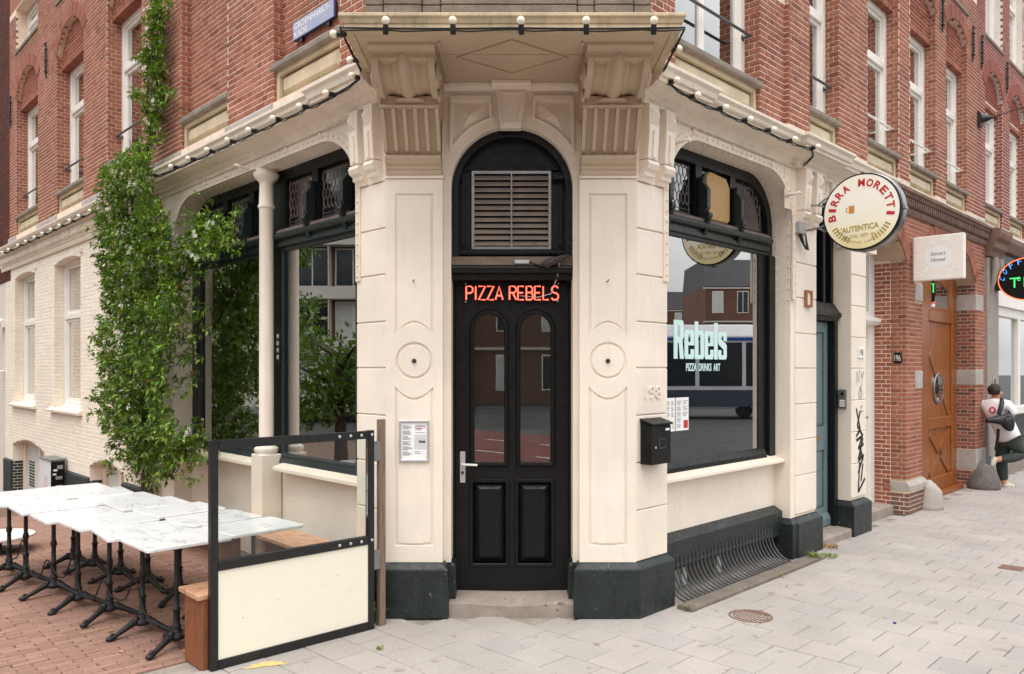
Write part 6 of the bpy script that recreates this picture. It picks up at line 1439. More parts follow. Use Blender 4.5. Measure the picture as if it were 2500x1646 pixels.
def table_meshes():
    b = MB(); fr = FG; top = MB(); a, c = .285, .243
    loop = []
    for sx, sy, q in ((1, 1, 0), (-1, 1, 1), (-1, -1, 2), (1, -1, 3)):
        for k in range(4): an = q*pi/2+pi/2*k/3; loop.append((sx*(c-.02)+.02*cos(an), sy*(a-.02)+.02*sin(an)))
    n = len(loop); vs_ = []
    for z, s_ in ((.727, .985), (.731, 1.0), (.746, 1.0), (.75, .985)): vs_ += [(x*s_, y*s_, z) for x, y in loop]
    top.add(vs_, [(r*n+i, r*n+(i+1) % n, (r+1)*n+(i+1) % n, (r+1)*n+i) for r in range(3) for i in range(n)]+[tuple(reversed(range(n))), tuple(range(3*n, 4*n))])
    col = MB(); col.lathe((0, 0, .10), [(.028, 0), (.036, .012), (.036, .022), (.027, .03), (.031, .045), (.031, .055), (.024, .065), (.021, .12), (.023, .16), (.028, .165), (.028, .175), (.018, .18), (.017, .30), (.022, .31), (.026, .33), (.022, .35), (.017, .36), (.016, .56), (.022, .57), (.022, .58), (.016, .59), (.016, .628)], 14)
    spd = MB(); spd.box(fr, -.17, .17, -.02, .02, .715, .727); spd.box(fr, -.02, .02, -.17, .17, .712, .724); spd.lathe((0, 0, .69), [(.024, 0), (.06, .022), (.06, .026)], 14)
    hub = MB(); hub.lathe((0, 0, .055), [(.03, 0), (.06, .015), (.062, .035), (.045, .05), (.036, .06)], 14)
    leg = MB(); P = [(.02, 0, .09), (.07, 0, .088), (.13, 0, .06), (.19, 0, .034), (.225, 0, .022), (.25, 0, .018)]
    leg.tube([Vector(p) for p in P], [.030, .027, .021, .018, .022, .014], 8); leg.ball((.232, 0, .02), .028, 8, 6, (1.35, .95, .68)); leg.ball((.222, 0, .042), .016, 8, 6); leg.ball((.05, 0, .105), .024, 8, 6)
    for k in range(6): leg.ball((.075+.022*k, 0, .106-.0125*k), .009, 6, 4)
    return [(top.mesh("table_top"), m_marble, "table_top"), (col.mesh("column"), m_cast, "column"), (spd.mesh("top_support"), m_cast, "top_support"), (hub.mesh("hub"), m_cast, "hub"), (leg.mesh("foot"), m_cast, "foot")]
TM = table_meshes()
for me, m, nm in TM:
    me.materials.append(m)
    if nm != "top_support" and nm != "table_top":
        for p_ in me.polygons: p_.use_smooth = True
ORD = ["nearest", "second", "third", "fourth", "fifth", "sixth", "seventh"]
def add_table(u, w, rz, label, foot0, dz=0.0, feet=3):
    q = FL.p(u, w, 0); t_ = thing("terrace_table", label, "table", (q.x, q.y, dz), "marble tables on the terrace"); t_.rotation_euler[2] = atan2(FL.D.y, FL.D.x)+rz
    def kid(me, nm, rot=0.0):
        o = bpy.data.objects.new(nm, me); COL.objects.link(o); o.parent = t_; o.rotation_euler[2] = rot; return o
    for me, m, nm in TM[:4]: kid(me, nm)
    for k in range(feet): kid(TM[4][0], "foot", foot0+k*2*pi/feet)
rd = random.Random(12)
FU = [.42, .92, 1.42, 1.93, 2.44, 2.94, 3.42]; BU_ = [.50, 1.05, 1.56, 2.08, 2.55, 3.02, 3.46]
for i, u in enumerate(FU):
    add_table(u, 1.36+.135*u+rd.uniform(-.02, .02), rd.uniform(-.07, .07), f"{ORD[i]} white marble table in the street side row, counted from the glass screen", rd.uniform(.5, 1.1)+pi*.35, [0, -.004, .003, -.006, 0, .002, -.003][i])
for i, u in enumerate(BU_):
    add_table(u, .76+.14*u+rd.uniform(-.02, .02), rd.uniform(-.07, .07), f"{ORD[i]} white marble table in the wall side row, counted from the glass screen", rd.uniform(.2, 1.2)+pi*.3, -.004*((i+1) % 3))
# steel cable threaded through the table legs
cbl = []
for i in range(len(FU)-1):
    a = FL.p(FU[i], 1.40+.135*FU[i], .3+.1*(i % 2)); c = FL.p(FU[i+1], 1.40+.135*FU[i+1], .42-.06*(i % 3)); m_ = a.lerp(c, .5); m_.z = .12 if i % 2 == 0 else .2
    cbl += [a, a.lerp(m_, .5)-Vector((0, 0, .06)), m_, c.lerp(m_, .5)-Vector((0, 0, .06))]
cbl.append(FL.p(3.9, 1.9, .45))
b = MB(); cv = []
for i in range(len(cbl)-3):
    p0, p1, p2, p3 = cbl[i:i+4]
    for k in range(5):
        t = k/5; cv.append(.5*((2*p1)+(p2-p0)*t+(2*p0-5*p1+4*p2-p3)*t*t+(3*p1-p0-3*p2+p3)*t**3))
b.tube(cv, .006, 6); o_ = b.build("lock_cable", m_rubber, None, smooth=180); tag(o_, "black security cable looped between the table legs", "cable")
# round white table edge at the far left
rt = thing("round_table", "white round low table top cut by the left edge of the picture", "table", FL.p(4.62, 1.66, 0))
q = FL.p(4.62, 1.66, 0); b = MB(); b.lathe((q.x, q.y, .14), [(.30, 0), (.33, .012), (.33, .03), (.31, .04)], 36); part(b, "table_top", m_white, rt, smooth=40); b = MB(); b.lathe((q.x, q.y, 0), [(.2, 0), (.18, .03), (.03, .05), (.03, .14)], 20); part(b, "table_base", m_cast, rt, smooth=40)
# ------------------------------------------------------------------ glass wind screen
SC = thing("wind_screen", "black framed wind screen with cream lower panel beside the entrance", "screen", FL.p(-.15, 1.4, 0))
m_frame = paint("black_powder_coat", srgb(24, 24, 25), .35, .15, 8, .03)
SU0 = -.15; t2 = .024; W0, W1 = .215, 1.425
for w in (W0+.022, W1-.022): b = MB(); b.box(FL, SU0-t2, SU0+t2, w-.024, w+.024, .0, 1.455); part(b, "post", m_frame, SC, bevel=.003)
for z0, z1 in ((.0, .062), (.625, .685), (1.395, 1.452)): b = MB(); b.box(FL, SU0-t2+.001, SU0+t2-.001, W0+.047, W1-.047, z0, z1); part(b, "rail", m_frame, SC, bevel=.003)
b = MB(); b.box(FL, SU0-.012, SU0+.012, W0+.047, W1-.047, .062, .625); part(b, "lower_panel", paint("cream_panel", srgb(240, 234, 214), .3, .01, 2, 0), SC)
b = MB(); b.box(FL, SU0-.004, SU0+.004, W0+.047, W1-.047, .685, 1.395); part(b, "glass_panel", m_glass_screen, SC)
for z in (.655, 1.424):
    for w in (W0+.02, W0+.11, W0+.20, W0+.29): b = MB(); b.lathe(FL.p(SU0-t2, w, z), [(.011, 0), (.011, .004), (.006, .007)], 10, -FL.D); part(b, "bolt", m_alu, SC)
for w, z in ((W0+.3, .45), (W0+.75, .37), (W0+1.0, .3)): b = MB(); b.lathe(FL.p(SU0-.012, w, z), [(.008, 0), (.004, .004)], 8, -FL.D); part(b, "rivet", m_sill, SC)
for z in (.5, 1.3): b = MB(); b.box(FL, SU0-.012, SU0+.012, W0-.06, W0, z-.07, z+.07); part(b, "hinge", m_metal, SC)
m_greywood, _nt, _p = nodes_of("weathered_wood"); _c = coords(_nt); _n = noise(_nt, mapping(_nt, _c, (10, 10, 1.0)), 4, 5, .6, .6); _nt.links.new(ramp(_nt, _n, [(.3, srgb(96, 76, 64)), (.6, srgb(138, 116, 100)), (.8, srgb(110, 88, 74))]), _p.inputs["Base Color"]); _p.inputs["Roughness"].default_value = .85
b = MB(); b.box(FL, -.155, -.112, .10, .155, .0, 1.53); wp = b.build("wooden_post", m_greywood, None, bevel=.004); tag(wp, "weathered wooden post between wind screen and entrance pilaster", "post")
# ------------------------------------------------------------------ benches
def woodmat(name, cols, sc):
    m, nt, p = nodes_of(name); c = coords(nt); oi = nt.nodes.new("ShaderNodeObjectInfo")
    n_ = noise(nt, mapping(nt, c, sc), 3, 6, .62, .8); k = len(cols)
    col = ramp(nt, n_, [(.25+.5*i/(k-1), x) for i, x in enumerate(cols)]); col = mixc(nt, 1.0, col, ramp(nt, oi.outputs["Random"], [(0, (.82,)*3), (1, (1.1,)*3)]), 'MULTIPLY')
    nt.links.new(col, p.inputs["Base Color"]); p.inputs["Roughness"].default_value = .6; bump(nt, p, n_, .2, .01); return m
m_benchtop = woodmat("worn_bench_top", [srgb(120, 72, 50), srgb(168, 122, 92), srgb(196, 156, 124), srgb(140, 90, 64)], (3, 9, 9))
m_benchside = woodmat("bench_side", [srgb(96, 54, 32), srgb(134, 80, 48), srgb(116, 68, 40)], (9, 9, 1))
b1 = thing("screen_bench", "wooden box bench standing behind the wind screen", "bench", FL.p(.02, .8, 0))
for k in range(3): b = MB(); b.box(FL, -.122+k*.107, -.018+k*.107, .22, 1.49, .445, .478); part(b, "seat_plank", m_benchtop, b1, bevel=.004)
for k in range(2): b = MB(); b.box(FL, -.118+k*.143, .022+k*.143, 1.42, 1.46, .0, .444); part(b, "end_board", m_benchside, b1, bevel=.003)
for k in range(8): b = MB(); b.box(FL, .13, .165, .24+k*.147, .384+k*.147, .0, .444); part(b, "side_board", m_benchside, b1, bevel=.003)
b2 = thing("wall_bench", "long plank bench along the wall under the left shop window", "bench", FL.p(1.8, .2, 0))
for k in range(3): b = MB(); b.box(FL, .19, 3.55, .03+k*.115, .14+k*.115, .445, .478); part(b, "seat_plank", m_benchtop, b2, bevel=.004)
for u in (.25, 1.3, 2.4, 3.45): b = MB(); b.box(FL, u, u+.06, .05, .34, .0, .444); part(b, "bench_leg", m_benchside, b2, bevel=.003)
# ------------------------------------------------------------------ curved cellar grilles
m_bar = paint("grey_black_bar", srgb(58, 60, 62), .4, .2, 20, .05)
def grille(fr, u0, u1, w0, w1, z0, z1, label, n, fr_w=.0):
    g_ = thing("cellar_grille", label, "grille", fr.p((u0+u1)/2, w0, 0))
    for i in range(n):
        u = u0+(u1-u0)*i/(n-1); P = []
        for k in range(9): t = pi/2*k/8; P.append(fr.p(u, w0+(w1-w0)*(1-cos(t)), z1-(z1-z0)*sin(t)))
        b = MB(); b.tube([fr.p(u, w0, z1+.03)]+P, .0095, 6); part(b, "bar", m_bar, g_, smooth=60)
    b = MB(); b.box(fr, u0-.03, u1+.03, w0-.006, w0+.003, z1-.055, z1-.03); part(b, "cross_bar", m_bar, g_)
grille(FR, .52, 2.40, -.10, .135, .03, .30, "curved black bar grille over the cellar light under the right shop window", 31)
grille(FL, .75, 2.0, -.05, .25, .02, .36, "curved black bar grille over the cellar light under the wall bench", 26)
# cellar window and light well under the right shop window
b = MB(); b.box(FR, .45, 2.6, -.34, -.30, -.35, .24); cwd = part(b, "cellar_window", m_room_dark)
for a, c in ((.45, 1.02), (1.06, 1.14), (1.66, 1.74)): b = MB(); b.box(FR, a, c, -.30, -.27, -.35, .24); part(b, "cellar_frame", m_white if a > 1 else paint("grey_sheet", srgb(178, 176, 176), .6, .08, 4), cwd)
b = MB(); b.box(FR, .44, 2.62, -.30, .09, -.36, -.33); part(b, "light_well", m_parapet)
vg = MB(); vg.box(FR, .445, .60, -.20, -.19, -.02, .12); v_ = part(vg, "vent_grate", m_sill)
for k in range(6): b = MB(); b.box(FR, .455, .59, -.19, -.184, -.01+k*.021, .0+k*.021); part(b, "vent_bar", m_louvre, v_)
# kerb stones round the light well
m_kerb = paint("gritty_kerb", srgb(120, 110, 100), .95, .2, 6, .6, 90, speck=srgb(170, 160, 150), speckamt=.66)
for a, c in ((.40, 1.22), (1.225, 2.05), (2.055, 2.88)):
    b = MB(); b.prof(FR, [(.10, -.3), (.24, -.02), (.245, .025), (.235, .035), (.125, .04), (.10, .03)], a, c); o_ = part(b, "light_well_kerb", m_kerb, bevel=.006)
# ------------------------------------------------------------------ guard stones, manhole, drain
def guard_stone(label, u, w, r, h, mat):
    q = FR.p(u, w, 0); b = MB(); prof = [(r*cos(t)**.8, h*sin(t)) for t in [pi/2*k/10 for k in range(10)]]+[(.01, h)]
    b.lathe((q.x, q.y, -.02), prof, 20); o = b.build("guard_stone", mat, None, smooth=180); tag(o, label, "guard stone", "guard stones by the timber door")
    import mathutils
    for v in o.data.vertices: k_n = mathutils.noise.noise(v.co*7)*.03+mathutils.noise.noise(v.co*19)*.012; v.co += Vector((v.co.x-q.x, v.co.y-q.y, .1)).normalized()*k_n
guard_stone("pale grey rounded guard stone left of the timber door", 6.74, .02, .20, .40, m_greystone)
guard_stone("dark speckled domed guard stone right of the timber door", 9.34, .05, .25, .44, paint("speckled_granite", srgb(112, 104, 100), .75, .25, 30, .5, 60, speck=srgb(60, 56, 54), speckamt=.55))
mh = thing("manhole_cover", "round rusty manhole cover in the grey pavement", "manhole cover", (1.836, .072, 0))
m_rust = paint("rusty_iron", srgb(118, 92, 78), .8, .2, 20, .3, 60)
b = MB(); b.lathe((1.836, .072, -.01), [(.165, 0), (.165, .014), (.15, .015), (.148, .011), (.13, .011), (.01, .011)], 40); part(b, "cover_plate", m_rust, mh, smooth=30)
b = MB(); b.lathe((1.836, .072, .0), [(.132, 0), (.132, .0045), (.124, .0045), (.124, 0)], 40)
fm = Fr((0, 0), (1, 0)); fm.o = Vector((1.836, .072, 0)); fm.D = FR.D; fm.N = FR.N
for k in range(-4, 5):
    L = sqrt(max(0, .118**2-(k*.026)**2)); b.box(fm, -L, L, k*.026-.006, k*.026+.006, 0, .0045)
stuff(part(b, "cast_pattern", m_rust, mh))
dr = thing("drain_cover", "small square metal drain cover in the pavement at the right edge", "drain cover", FR.p(3.76, 1.67, 0))
b = MB(); b.box(FR, 3.66, 3.86, 1.57, 1.77, -.02, .004); part(b, "cover_plate", m_rust, dr, bevel=.003)
for k in range(4): b = MB(); b.box(FR, 3.69, 3.83, 1.60+k*.04, 1.615+k*.04, .004, .008); part(b, "cast_rib", m_rust, dr)
# utility cabinet
uc = thing("utility_cabinet", "low white and black utility cabinet covered in stickers by the painted brick wall", "cabinet", FL.p(8.95, .1, -.35))
b = MB(); b.box(FL, 8.65, 9.27, .012, .22, -.4, .49); part(b, "cabinet_body", paint("cabinet_white", srgb(214, 216, 222), .5, .05, 6, 0), uc, bevel=.006)
b = MB(); b.box(FL, 8.644, 8.65, .02, .215, -.4, .48); part(b, "cabinet_side", m_black, uc)
b = MB(); b.prof(FL, [(.0, .49), (.235, .49), (.235, .505), (.0, .515)], 8.63, 9.29); part(b, "cabinet_lid", paint("cabinet_lid", srgb(112, 116, 112), .6, .1, 6, 0), uc)
f_c = sub(FL, 8.644, .0, axis=FL.N, nrm=-FL.D)
for i, (a, z, w_, h_) in enumerate(((.05, .36, .08, .06), (.13, .33, .05, .03), (.06, .20, .09, .05), (.05, .06, .10, .05), (.06, -.08, .08, .06), (.14, .27, .05, .025))):
    b = MB(); b.box(f_c, a, a+w_, 0, .002, z, z+h_); part(b, "sticker", m_paper if i % 2 else m_greyprint, uc)
b = MB(); b.ring(FL, arc(8.93, .12, .07, .1, 0, 2*pi, 20)[:-1], arc(8.93, .12, .058, .086, 0, 2*pi, 20)[:-1], .219, .2215, closed=True); part(b, "red_ring_print", m_redprint, uc)
# yellow paint patch, weeds, litter, leaves
m_yel = paint("yellow_road_paint", srgb(206, 182, 120), .9, .12, 20, .3, 100)
rd = random.Random(4); P = []
for k in range(26): a = 2*pi*k/26; r_ = rd.uniform(.6, 1.15); P.append((-1.58+.14*cos(a)*r_, -.93+.05*sin(a)*r_+.05*cos(a)*r_))
b = MB(); b.zprism(FG, P, .001, .0035); o_ = b.build("yellow_paint_mark", m_yel); tag(o_, "faded yellow paint mark on the tiles below the wind screen", "paint mark")
m_weed = leafmat("weed_leaf", [srgb(88, 116, 44), srgb(120, 146, 60), srgb(146, 150, 78)])
m_straw = leafmat("dry_straw", [srgb(190, 150, 96), srgb(168, 120, 70), srgb(206, 172, 120)])
def weed(label, x, y, r_, h_, n, mat, seed):
    rd = random.Random(seed); b = MB()
    for i in range(n):
        a = rd.uniform(0, 2*pi); q = rd.random()**.5*r_; bx, by = x+cos(a)*q, y+sin(a)*q; t = rd.uniform(0, 2*pi); L = h_*rd.uniform(.5, 1.1); sp = L*rd.uniform(.3, 1.0); wv = .006
        d = Vector((cos(t), sin(t), 0)); e = Vector((-sin(t), cos(t), 0))*wv
        p0 = Vector((bx, by, 0)); p1 = p0+d*sp*.5+Vector((0, 0, L*.7)); p2 = p0+d*sp+Vector((0, 0, L*.8))
        b.add([p0-e*.4, p0+e*.4, p1+e, p1-e, p2], [(0, 1, 2, 3), (3, 2, 4)])
    o = b.build("weed_tuft", mat, None, fix=False); tag(o, label, "weed", "weeds in the paving joints")
weed("green weed tuft at the far end of the cellar kerb", 3.2, 2.0, .09, .05, 60, m_weed, 1); weed("green weed tuft against the end of the kerb stones", 3.0, 1.86, .05, .1, 50, m_weed, 2); weed("tiny weed at the near end of the kerb stones", 1.39, .21, .03, .06, 26, m_weed, 3)
weed("dry straw clump beside the blue grey door step", 3.38, 2.42, .08, .05, 70, m_straw, 4); weed("small grass sprig between tiles in front of the screen", -.90, -.65, .025, .03, 16, m_weed, 5); weed("green weeds between screen and dark plinth", -1.03, -.06, .03, .14, 50, m_weed, 6)
weed("dry weeds along the middle of the cellar kerb", 2.42, 1.27, .1, .04, 50, m_straw, 7)
m_leafl = leafmat("fallen_leaf", [srgb(214, 176, 90), srgb(190, 140, 80), srgb(220, 190, 120)])
rd = random.Random(9); spots = [(-2.62, -.72), (-2.9, -.3), (-2.35, -.4), (-3.3, .2), (-2.05, .1), (-3.6, .9), (-2.5, .4), (1.74, -.07), (2.4, .9), (4.1, 2.6), (-3.0, .75), (-2.2, -.72)]
LFL = ['fallen yellow leaf on brick paving in front of the nearest table foot', 'fallen yellow leaf on brick paving near the second table foot', 'fallen yellow leaf beside the box bench end', 'fallen yellow leaf among the middle table feet', 'fallen yellow leaf under the wall side tables near the screen', 'fallen yellow leaf between the farther table feet', 'fallen yellow leaf under the third wall side table', 'fallen leaf beside the round manhole cover', 'fallen leaf on grey tiles off the cellar kerb', 'fallen leaf on grey tiles off the graffitied pier', 'fallen yellow leaf in shade below the middle tables', 'fallen yellow leaf at the paving edge next to the bench']
for i, (x, y) in enumerate(spots):
    a = rd.uniform(0, 6); L = rd.uniform(.02, .038); d = Vector((cos(a), sin(a), 0)); e = Vector((-sin(a), cos(a), 0))
    c_ = Vector((x, y, .006)); b = MB(); b.add([c_-d*L, c_+e*L*.42+Vector((0, 0, .006)), c_+d*L+Vector((0, 0, .004)), c_-e*L*.42+Vector((0, 0, .009))], [(0, 1, 2), (0, 2, 3)])
    o = b.build("fallen_leaf", m_leafl, None, fix=False); tag(o, LFL[i], "leaf", "fallen leaves on the paving")
b = MB(); b.lathe((2.859, -.106, 0), [(.012, 0), (.012, .01), (.009, .012)], 12); tag(b.build("bottle_cap", flat("blue_cap", srgb(30, 34, 110))), "tiny blue bottle cap on the grey pavement", "bottle cap")
# tram wire anchor on the neighbour wall
ta = thing("wire_anchor", "black iron wall bracket with chain at the right edge", "bracket", FR.p(9.32, 0, 5.9))
b = MB(); b.prof(FR, [(0, 5.78), (.03, 5.78), (.06, 5.85), (.06, 5.95), (.03, 6.02), (0, 6.02)], 9.25, 9.40); b.lathe(FR.p(9.33, .05, 5.9), [(.06, 0), (.055, .06), (.03, .12), (.02, .16)], 12, FR.N); part(b, "bracket_plate", m_iron, ta, smooth=50)
q0, q1 = FR.p(9.33, .2, 5.9), FR.p(9.0, 2.6, 6.35)
for k in range(34):
    t = k/34; p_ = q0.lerp(q1, t)+Vector((0, 0, -.25*t*(1-t))); dd = (q1-q0).normalized(); up_ = Vector((0, 0, 1)) if k % 2 else dd.cross(Vector((0, 0, 1)))
    b = MB(); b.tube([p_+dd*(.03*cos(x))+up_*(.014*sin(x)) for x in [2*pi*j/10 for j in range(11)]], .005, 5, caps=False); part(b, "chain_link", m_iron, ta)
b = MB(); b.ball(q0.lerp(q1, .22)+Vector((0, 0, -.043)), .05, 12, 8, (1, 1, .8)); part(b, "insulator", paint("brown_insulator", srgb(110, 90, 60), .4, .1, 5, 0), ta, smooth=180)
# ------------------------------------------------------------------ star jasmine climbing up the left street front
JR = [(6.14, 4.16, 4.46), (5.88, 4.16, 4.62), (5.64, 4.16, 4.91), (5.27, 4.18, 5.01), (4.91, 4.16, 5.24), (4.64, 4.16, 5.45), (4.49, 4.12, 6.19), (4.36, 4.21, 6.61), (4.12, 4.28, 6.71), (3.83, 4.0, 6.57), (3.61, 3.79, 6.46), (3.4, 3.7, 6.39), (3.15, 3.64, 6.31), (2.89, 3.59, 6.19), (2.69, 3.36, 6.31), (2.5, 3.36, 6.57), (2.26, 3.59, 6.9), (2.01, 3.94, 6.84), (1.76, 3.82, 6.9), (1.5, 3.82, 6.97), (1.3, 3.59, 7.03), (1.16, 3.25, 6.84), (1.03, 3.17, 6.57), (0.89, 3.7, 5.81), (0.74, 3.94, 5.57), (0.6, 4.25, 5.2)]
JM = thing("climbing_jasmine", "tall green climbing jasmine with white flowers between shop front and painted brick", "climbing plant", FL.p(4.72, .12, 0))
CU_, CW_ = lr(FL, 0, -D0)
def row(z):
    for (z0, a0, c0), (z1, a1, c1) in zip(JR[:-1], JR[1:]):
        if z1 <= z <= z0: t = (z-z1)/(z0-z1); return a1+(a0-a1)*t, c1+(c0-c1)*t
    return None
m_leafj = leafmat("jasmine_leaf", [srgb(30, 50, 16), srgb(58, 84, 24), srgb(90, 118, 32), srgb(42, 66, 20), srgb(124, 150, 44), srgb(70, 100, 28), srgb(150, 172, 58), srgb(50, 74, 22)])
m_leafnew = leafmat("jasmine_new_leaf", [srgb(112, 156, 52), srgb(140, 180, 66), srgb(98, 144, 46)])
m_leafdead = leafmat("jasmine_dead_leaf", [srgb(150, 84, 44), srgb(176, 110, 66), srgb(128, 70, 40)])
rj = random.Random(21)
def leaf(b, p, d, L, rd):
    d = d.normalized(); s_ = d.cross(Vector((0, 0, 1))); s_ = s_.normalized() if s_.length > .05 else Vector((1, 0, 0))
    s_ = (s_+Vector((rd.gauss(0, .35), rd.gauss(0, .35), rd.gauss(0, .35)))).normalized(); up = s_.cross(d).normalized(); w_ = L*rd.uniform(.19, .26)
    m = p+d*L*.45+up*L*.03; t = p+d*L-up*L*.12
    b.add([p, m+s_*w_+up*w_*.35, t, m-s_*w_+up*w_*.35, m], [(0, 4, 1), (1, 4, 2), (0, 3, 4), (4, 3, 2)])
bl, bn, bd, bt = MB(), MB(), MB(), MB()
def spray(p, d, L, n, rd, new=.1):
    """a short twig with leaves in pairs and a tuft at the tip"""
    d = d.normalized(); bend = Vector((0, 0, -.35))
    for k in range(n):
        t = (k+1)/n; q = p+d*L*t+bend*(L*t*t*.5); b = bl
        if rd.random() < new*(t**2): b = bn
        elif rd.random() < .006: b = bd
        for s_ in (-1, 1):
            a = rd.uniform(0, 6.28); side = d.orthogonal().normalized(); side = (Matrix.Rotation(a+(pi if s_ > 0 else 0), 3, d) @ side)
            leaf(b, q, d*(.45+.5*t)+side*.9+Vector((0, 0, -.15)), rd.uniform(.055, .10)*(1.0 if t < .9 else .85), rd)
def put(z, u14, w):
    t = (CW_-w)/(CW_-.14); return CU_+(u14-CU_)*t, CAM_H+(z-CAM_H)*t
n_s = 0
import mathutils
while n_s < 3300:
    z = rj.uniform(.6, 6.12); ab = row(z)
    if ab is None: continue
    hi = z > 4.55
    T = .11 if hi else (.42 if z > 1.1 else .28)
    if rj.random() > (ab[1]-ab[0])/(3.1): continue
    w = .03+T*rj.random()**.75; s_ = rj.random(); u14 = ab[0]+(.0 if hi or z < 1.3 else .28)+(ab[1]-ab[0]-(.0 if hi or z < 1.3 else .28))*s_; u, zz = put(z, u14, w)
    if not (3.15 < u < (4.78 if hi else 5.62)): continue
    if 3.9 < zz < 4.25 and u < 5.1 and w < .25: continue
    if not hi and mathutils.noise.noise(Vector((u*2.3, w*3, zz*2.3))) < -.18 and rj.random() < .85: continue
    edge = 1-min(s_, 1-s_)*2
    d = FL.N*rj.uniform(.25, 1.0)+FL.D*((s_-.5)*1.6+rj.gauss(0, .5))+Vector((0, 0, rj.gauss(.1, .55)))
    spray(FL.p(u, w, zz), d, rj.uniform(.05, .12)*(1.5 if rj.random() < .07 else 1), rj.choice((2, 3, 3, 4)), rj, .22 if edge > .6 else .1); n_s += 1
# shoot across the shop window and loose sprigs at the edges
BR = [(4.2, 2.55), (3.94, 2.74), (3.59, 3.02), (3.37, 3.16), (3.0, 3.24), (2.75, 3.20), (2.5, 3.16)]
for i in range(330):
    k = rj.random()*(len(BR)-1.001); j = int(k); t = k-j; u = BR[j][0]+(BR[j+1][0]-BR[j][0])*t; z = BR[j][1]+(BR[j+1][1]-BR[j][1])*t; sp_ = .17*(1-.45*k/len(BR))
    u += rj.gauss(0, sp_); z += rj.gauss(0, sp_*.85); w = rj.uniform(.02, .26)
    spray(FL.p(u, w, z), FL.N*.7+FL.D*rj.gauss(-.2, .6)+Vector((0, 0, rj.gauss(.2, .5))), rj.uniform(.05, .12), 3, rj, .45)
for u, z, n in ((3.5, 2.1, 30), (3.65, 1.9, 20), (3.3, 2.45, 26), (3.05, 1.15, 26), (3.3, 1.0, 20), (2.95, 3.45, 12), (2.3, 3.3, 8)):
    for i in range(n): spray(FL.p(u+rj.gauss(0, .13), rj.uniform(.03, .25), z+rj.gauss(0, .14)), FL.N*.6+FL.D*rj.gauss(0, .6)+Vector((0, 0, rj.gauss(0, .6))), .08, 3, rj, .2)
for z, u, d in ((2.42, 5.6, 1), (2.3, 5.5, 1), (1.62, 5.6, 1), (1.35, 5.5, 1), (4.3, 5.5, 1), (1.95, 5.5, 1), (2.9, 5.4, 1), (1.1, 5.5, 1), (.62, 5.3, 1), (5.2, 4.95, 1), (5.6, 4.8, 1), (4.9, 4.3, -1), (5.9, 4.35, -1)):
    for i in range(9): t = i/9; spray(FL.p(u+d*.32*t, .3 if z < 4.5 else .12, z+.12*sin(t*2)), FL.D*d+FL.N*rj.gauss(.2, .5)+Vector((0, 0, rj.gauss(.1, .5))), .07, 3, rj, .5)
stuff(part(bl, "foliage", m_leafj, JM, fix=False)); stuff(part(bn, "new_leaves", m_leafnew, JM, fix=False)); 
for (u, z) in ((3.46, 2.72), (3.40, 2.58), (3.72, 2.55), (3.62, 2.42), (3.36, 2.38), (4.1, 2.8), (3.8, 2.48)):
    for i in range(5): leaf(bd, FL.p(u+rj.gauss(0, .04), .3, z+rj.gauss(0, .05)), Vector((rj.gauss(0, .4), rj.gauss(0, .4), -1)), .07, rj)
stuff(part(bd, "dead_leaves", m_leafdead, JM, fix=False))
for k in range(3):
    tk = [(4.70+.03*k, .0), (4.66+.04*k, .46), (4.72-.03*k, .94), (4.77, 1.42), (4.95-.05*k, 2.41), (5.0, 3.4), (4.85, 4.12), (4.52, 4.6), (4.44, 5.24), (4.45, 5.91)]
    b = MB(); b.tube([FL.p(u, (.12+.03*k) if not 3.7 < z < 4.4 else .28, z) for u, z in tk], [.032, .03, .026, .022, .018, .016, .014, .012, .009, .005], 8); part(b, "stem", m_bark, JM, smooth=60)
b = MB()
for i in range(26):
    z = rj.uniform(1, 4.3); u = 4.85; a = FL.p(u, .15, z); c = FL.p(u+rj.uniform(-1.1, .9), rj.uniform(.1, .35), z+rj.uniform(-.1, .5)); m = a.lerp(c, .5)+Vector((0, 0, -.05)); b.tube([a, m, c], [.008, .006, .003], 5)
b.tube([FL.p(u, .1, z) for u, z in [(4.8, 2.2)]+BR], [.01]*7+[.004], 5); stuff(part(b, "twigs", m_bark, JM, fix=False))
m_petal = paint("white_petal", srgb(246, 244, 232), .5, .03, 20, 0)
FLW = [(4.7, 4.18), (4.52, 3.73), (4.39, 4.12), (4.29, 3.42), (4.12, 4.87), (4.09, 3.21), (4.86, 3.76), (4.25, 5.74), (4.28, 5.97), (2.93, 3.05), (2.72, 3.02), (2.7, 3.22), (2.95, 1.24), (2.92, 1.3), (4.6, 5.39), (4.36, 5.04), (4.83, 2.72), (2.35, 3.28), (4.2, 5.55), (4.3, 5.3), (4.25, 4.7), (4.0, 3.9), (3.2, 3.3)]
for u, z in FLW:
    c = FL.p(u, .30 if z > 4.5 else (.56 if u > 3.5 else .38), z); b = MB(); r_ = .06 if (u, z) in FLW[:6] else .042
    for h in range(5 if r_ > .04 else 2):
        o = c+Vector((rj.gauss(0, r_*.55), rj.gauss(0, r_*.3), rj.gauss(0, r_*.5))); nn = (FL.N+Vector((rj.gauss(0, .5), rj.gauss(0, .5), rj.gauss(0, .4)))).normalized(); x = nn.orthogonal().normalized(); y = nn.cross(x)
        for k in range(5):
            a = 2*pi*k/5; e = x*cos(a)+y*sin(a); f = x*cos(a+.5)+y*sin(a+.5); b.quad(o, o+e*.016+f*.005, o+e*.029+nn*.004, o+f*.018)
    part(b, "flower", m_petal, JM, fix=False)
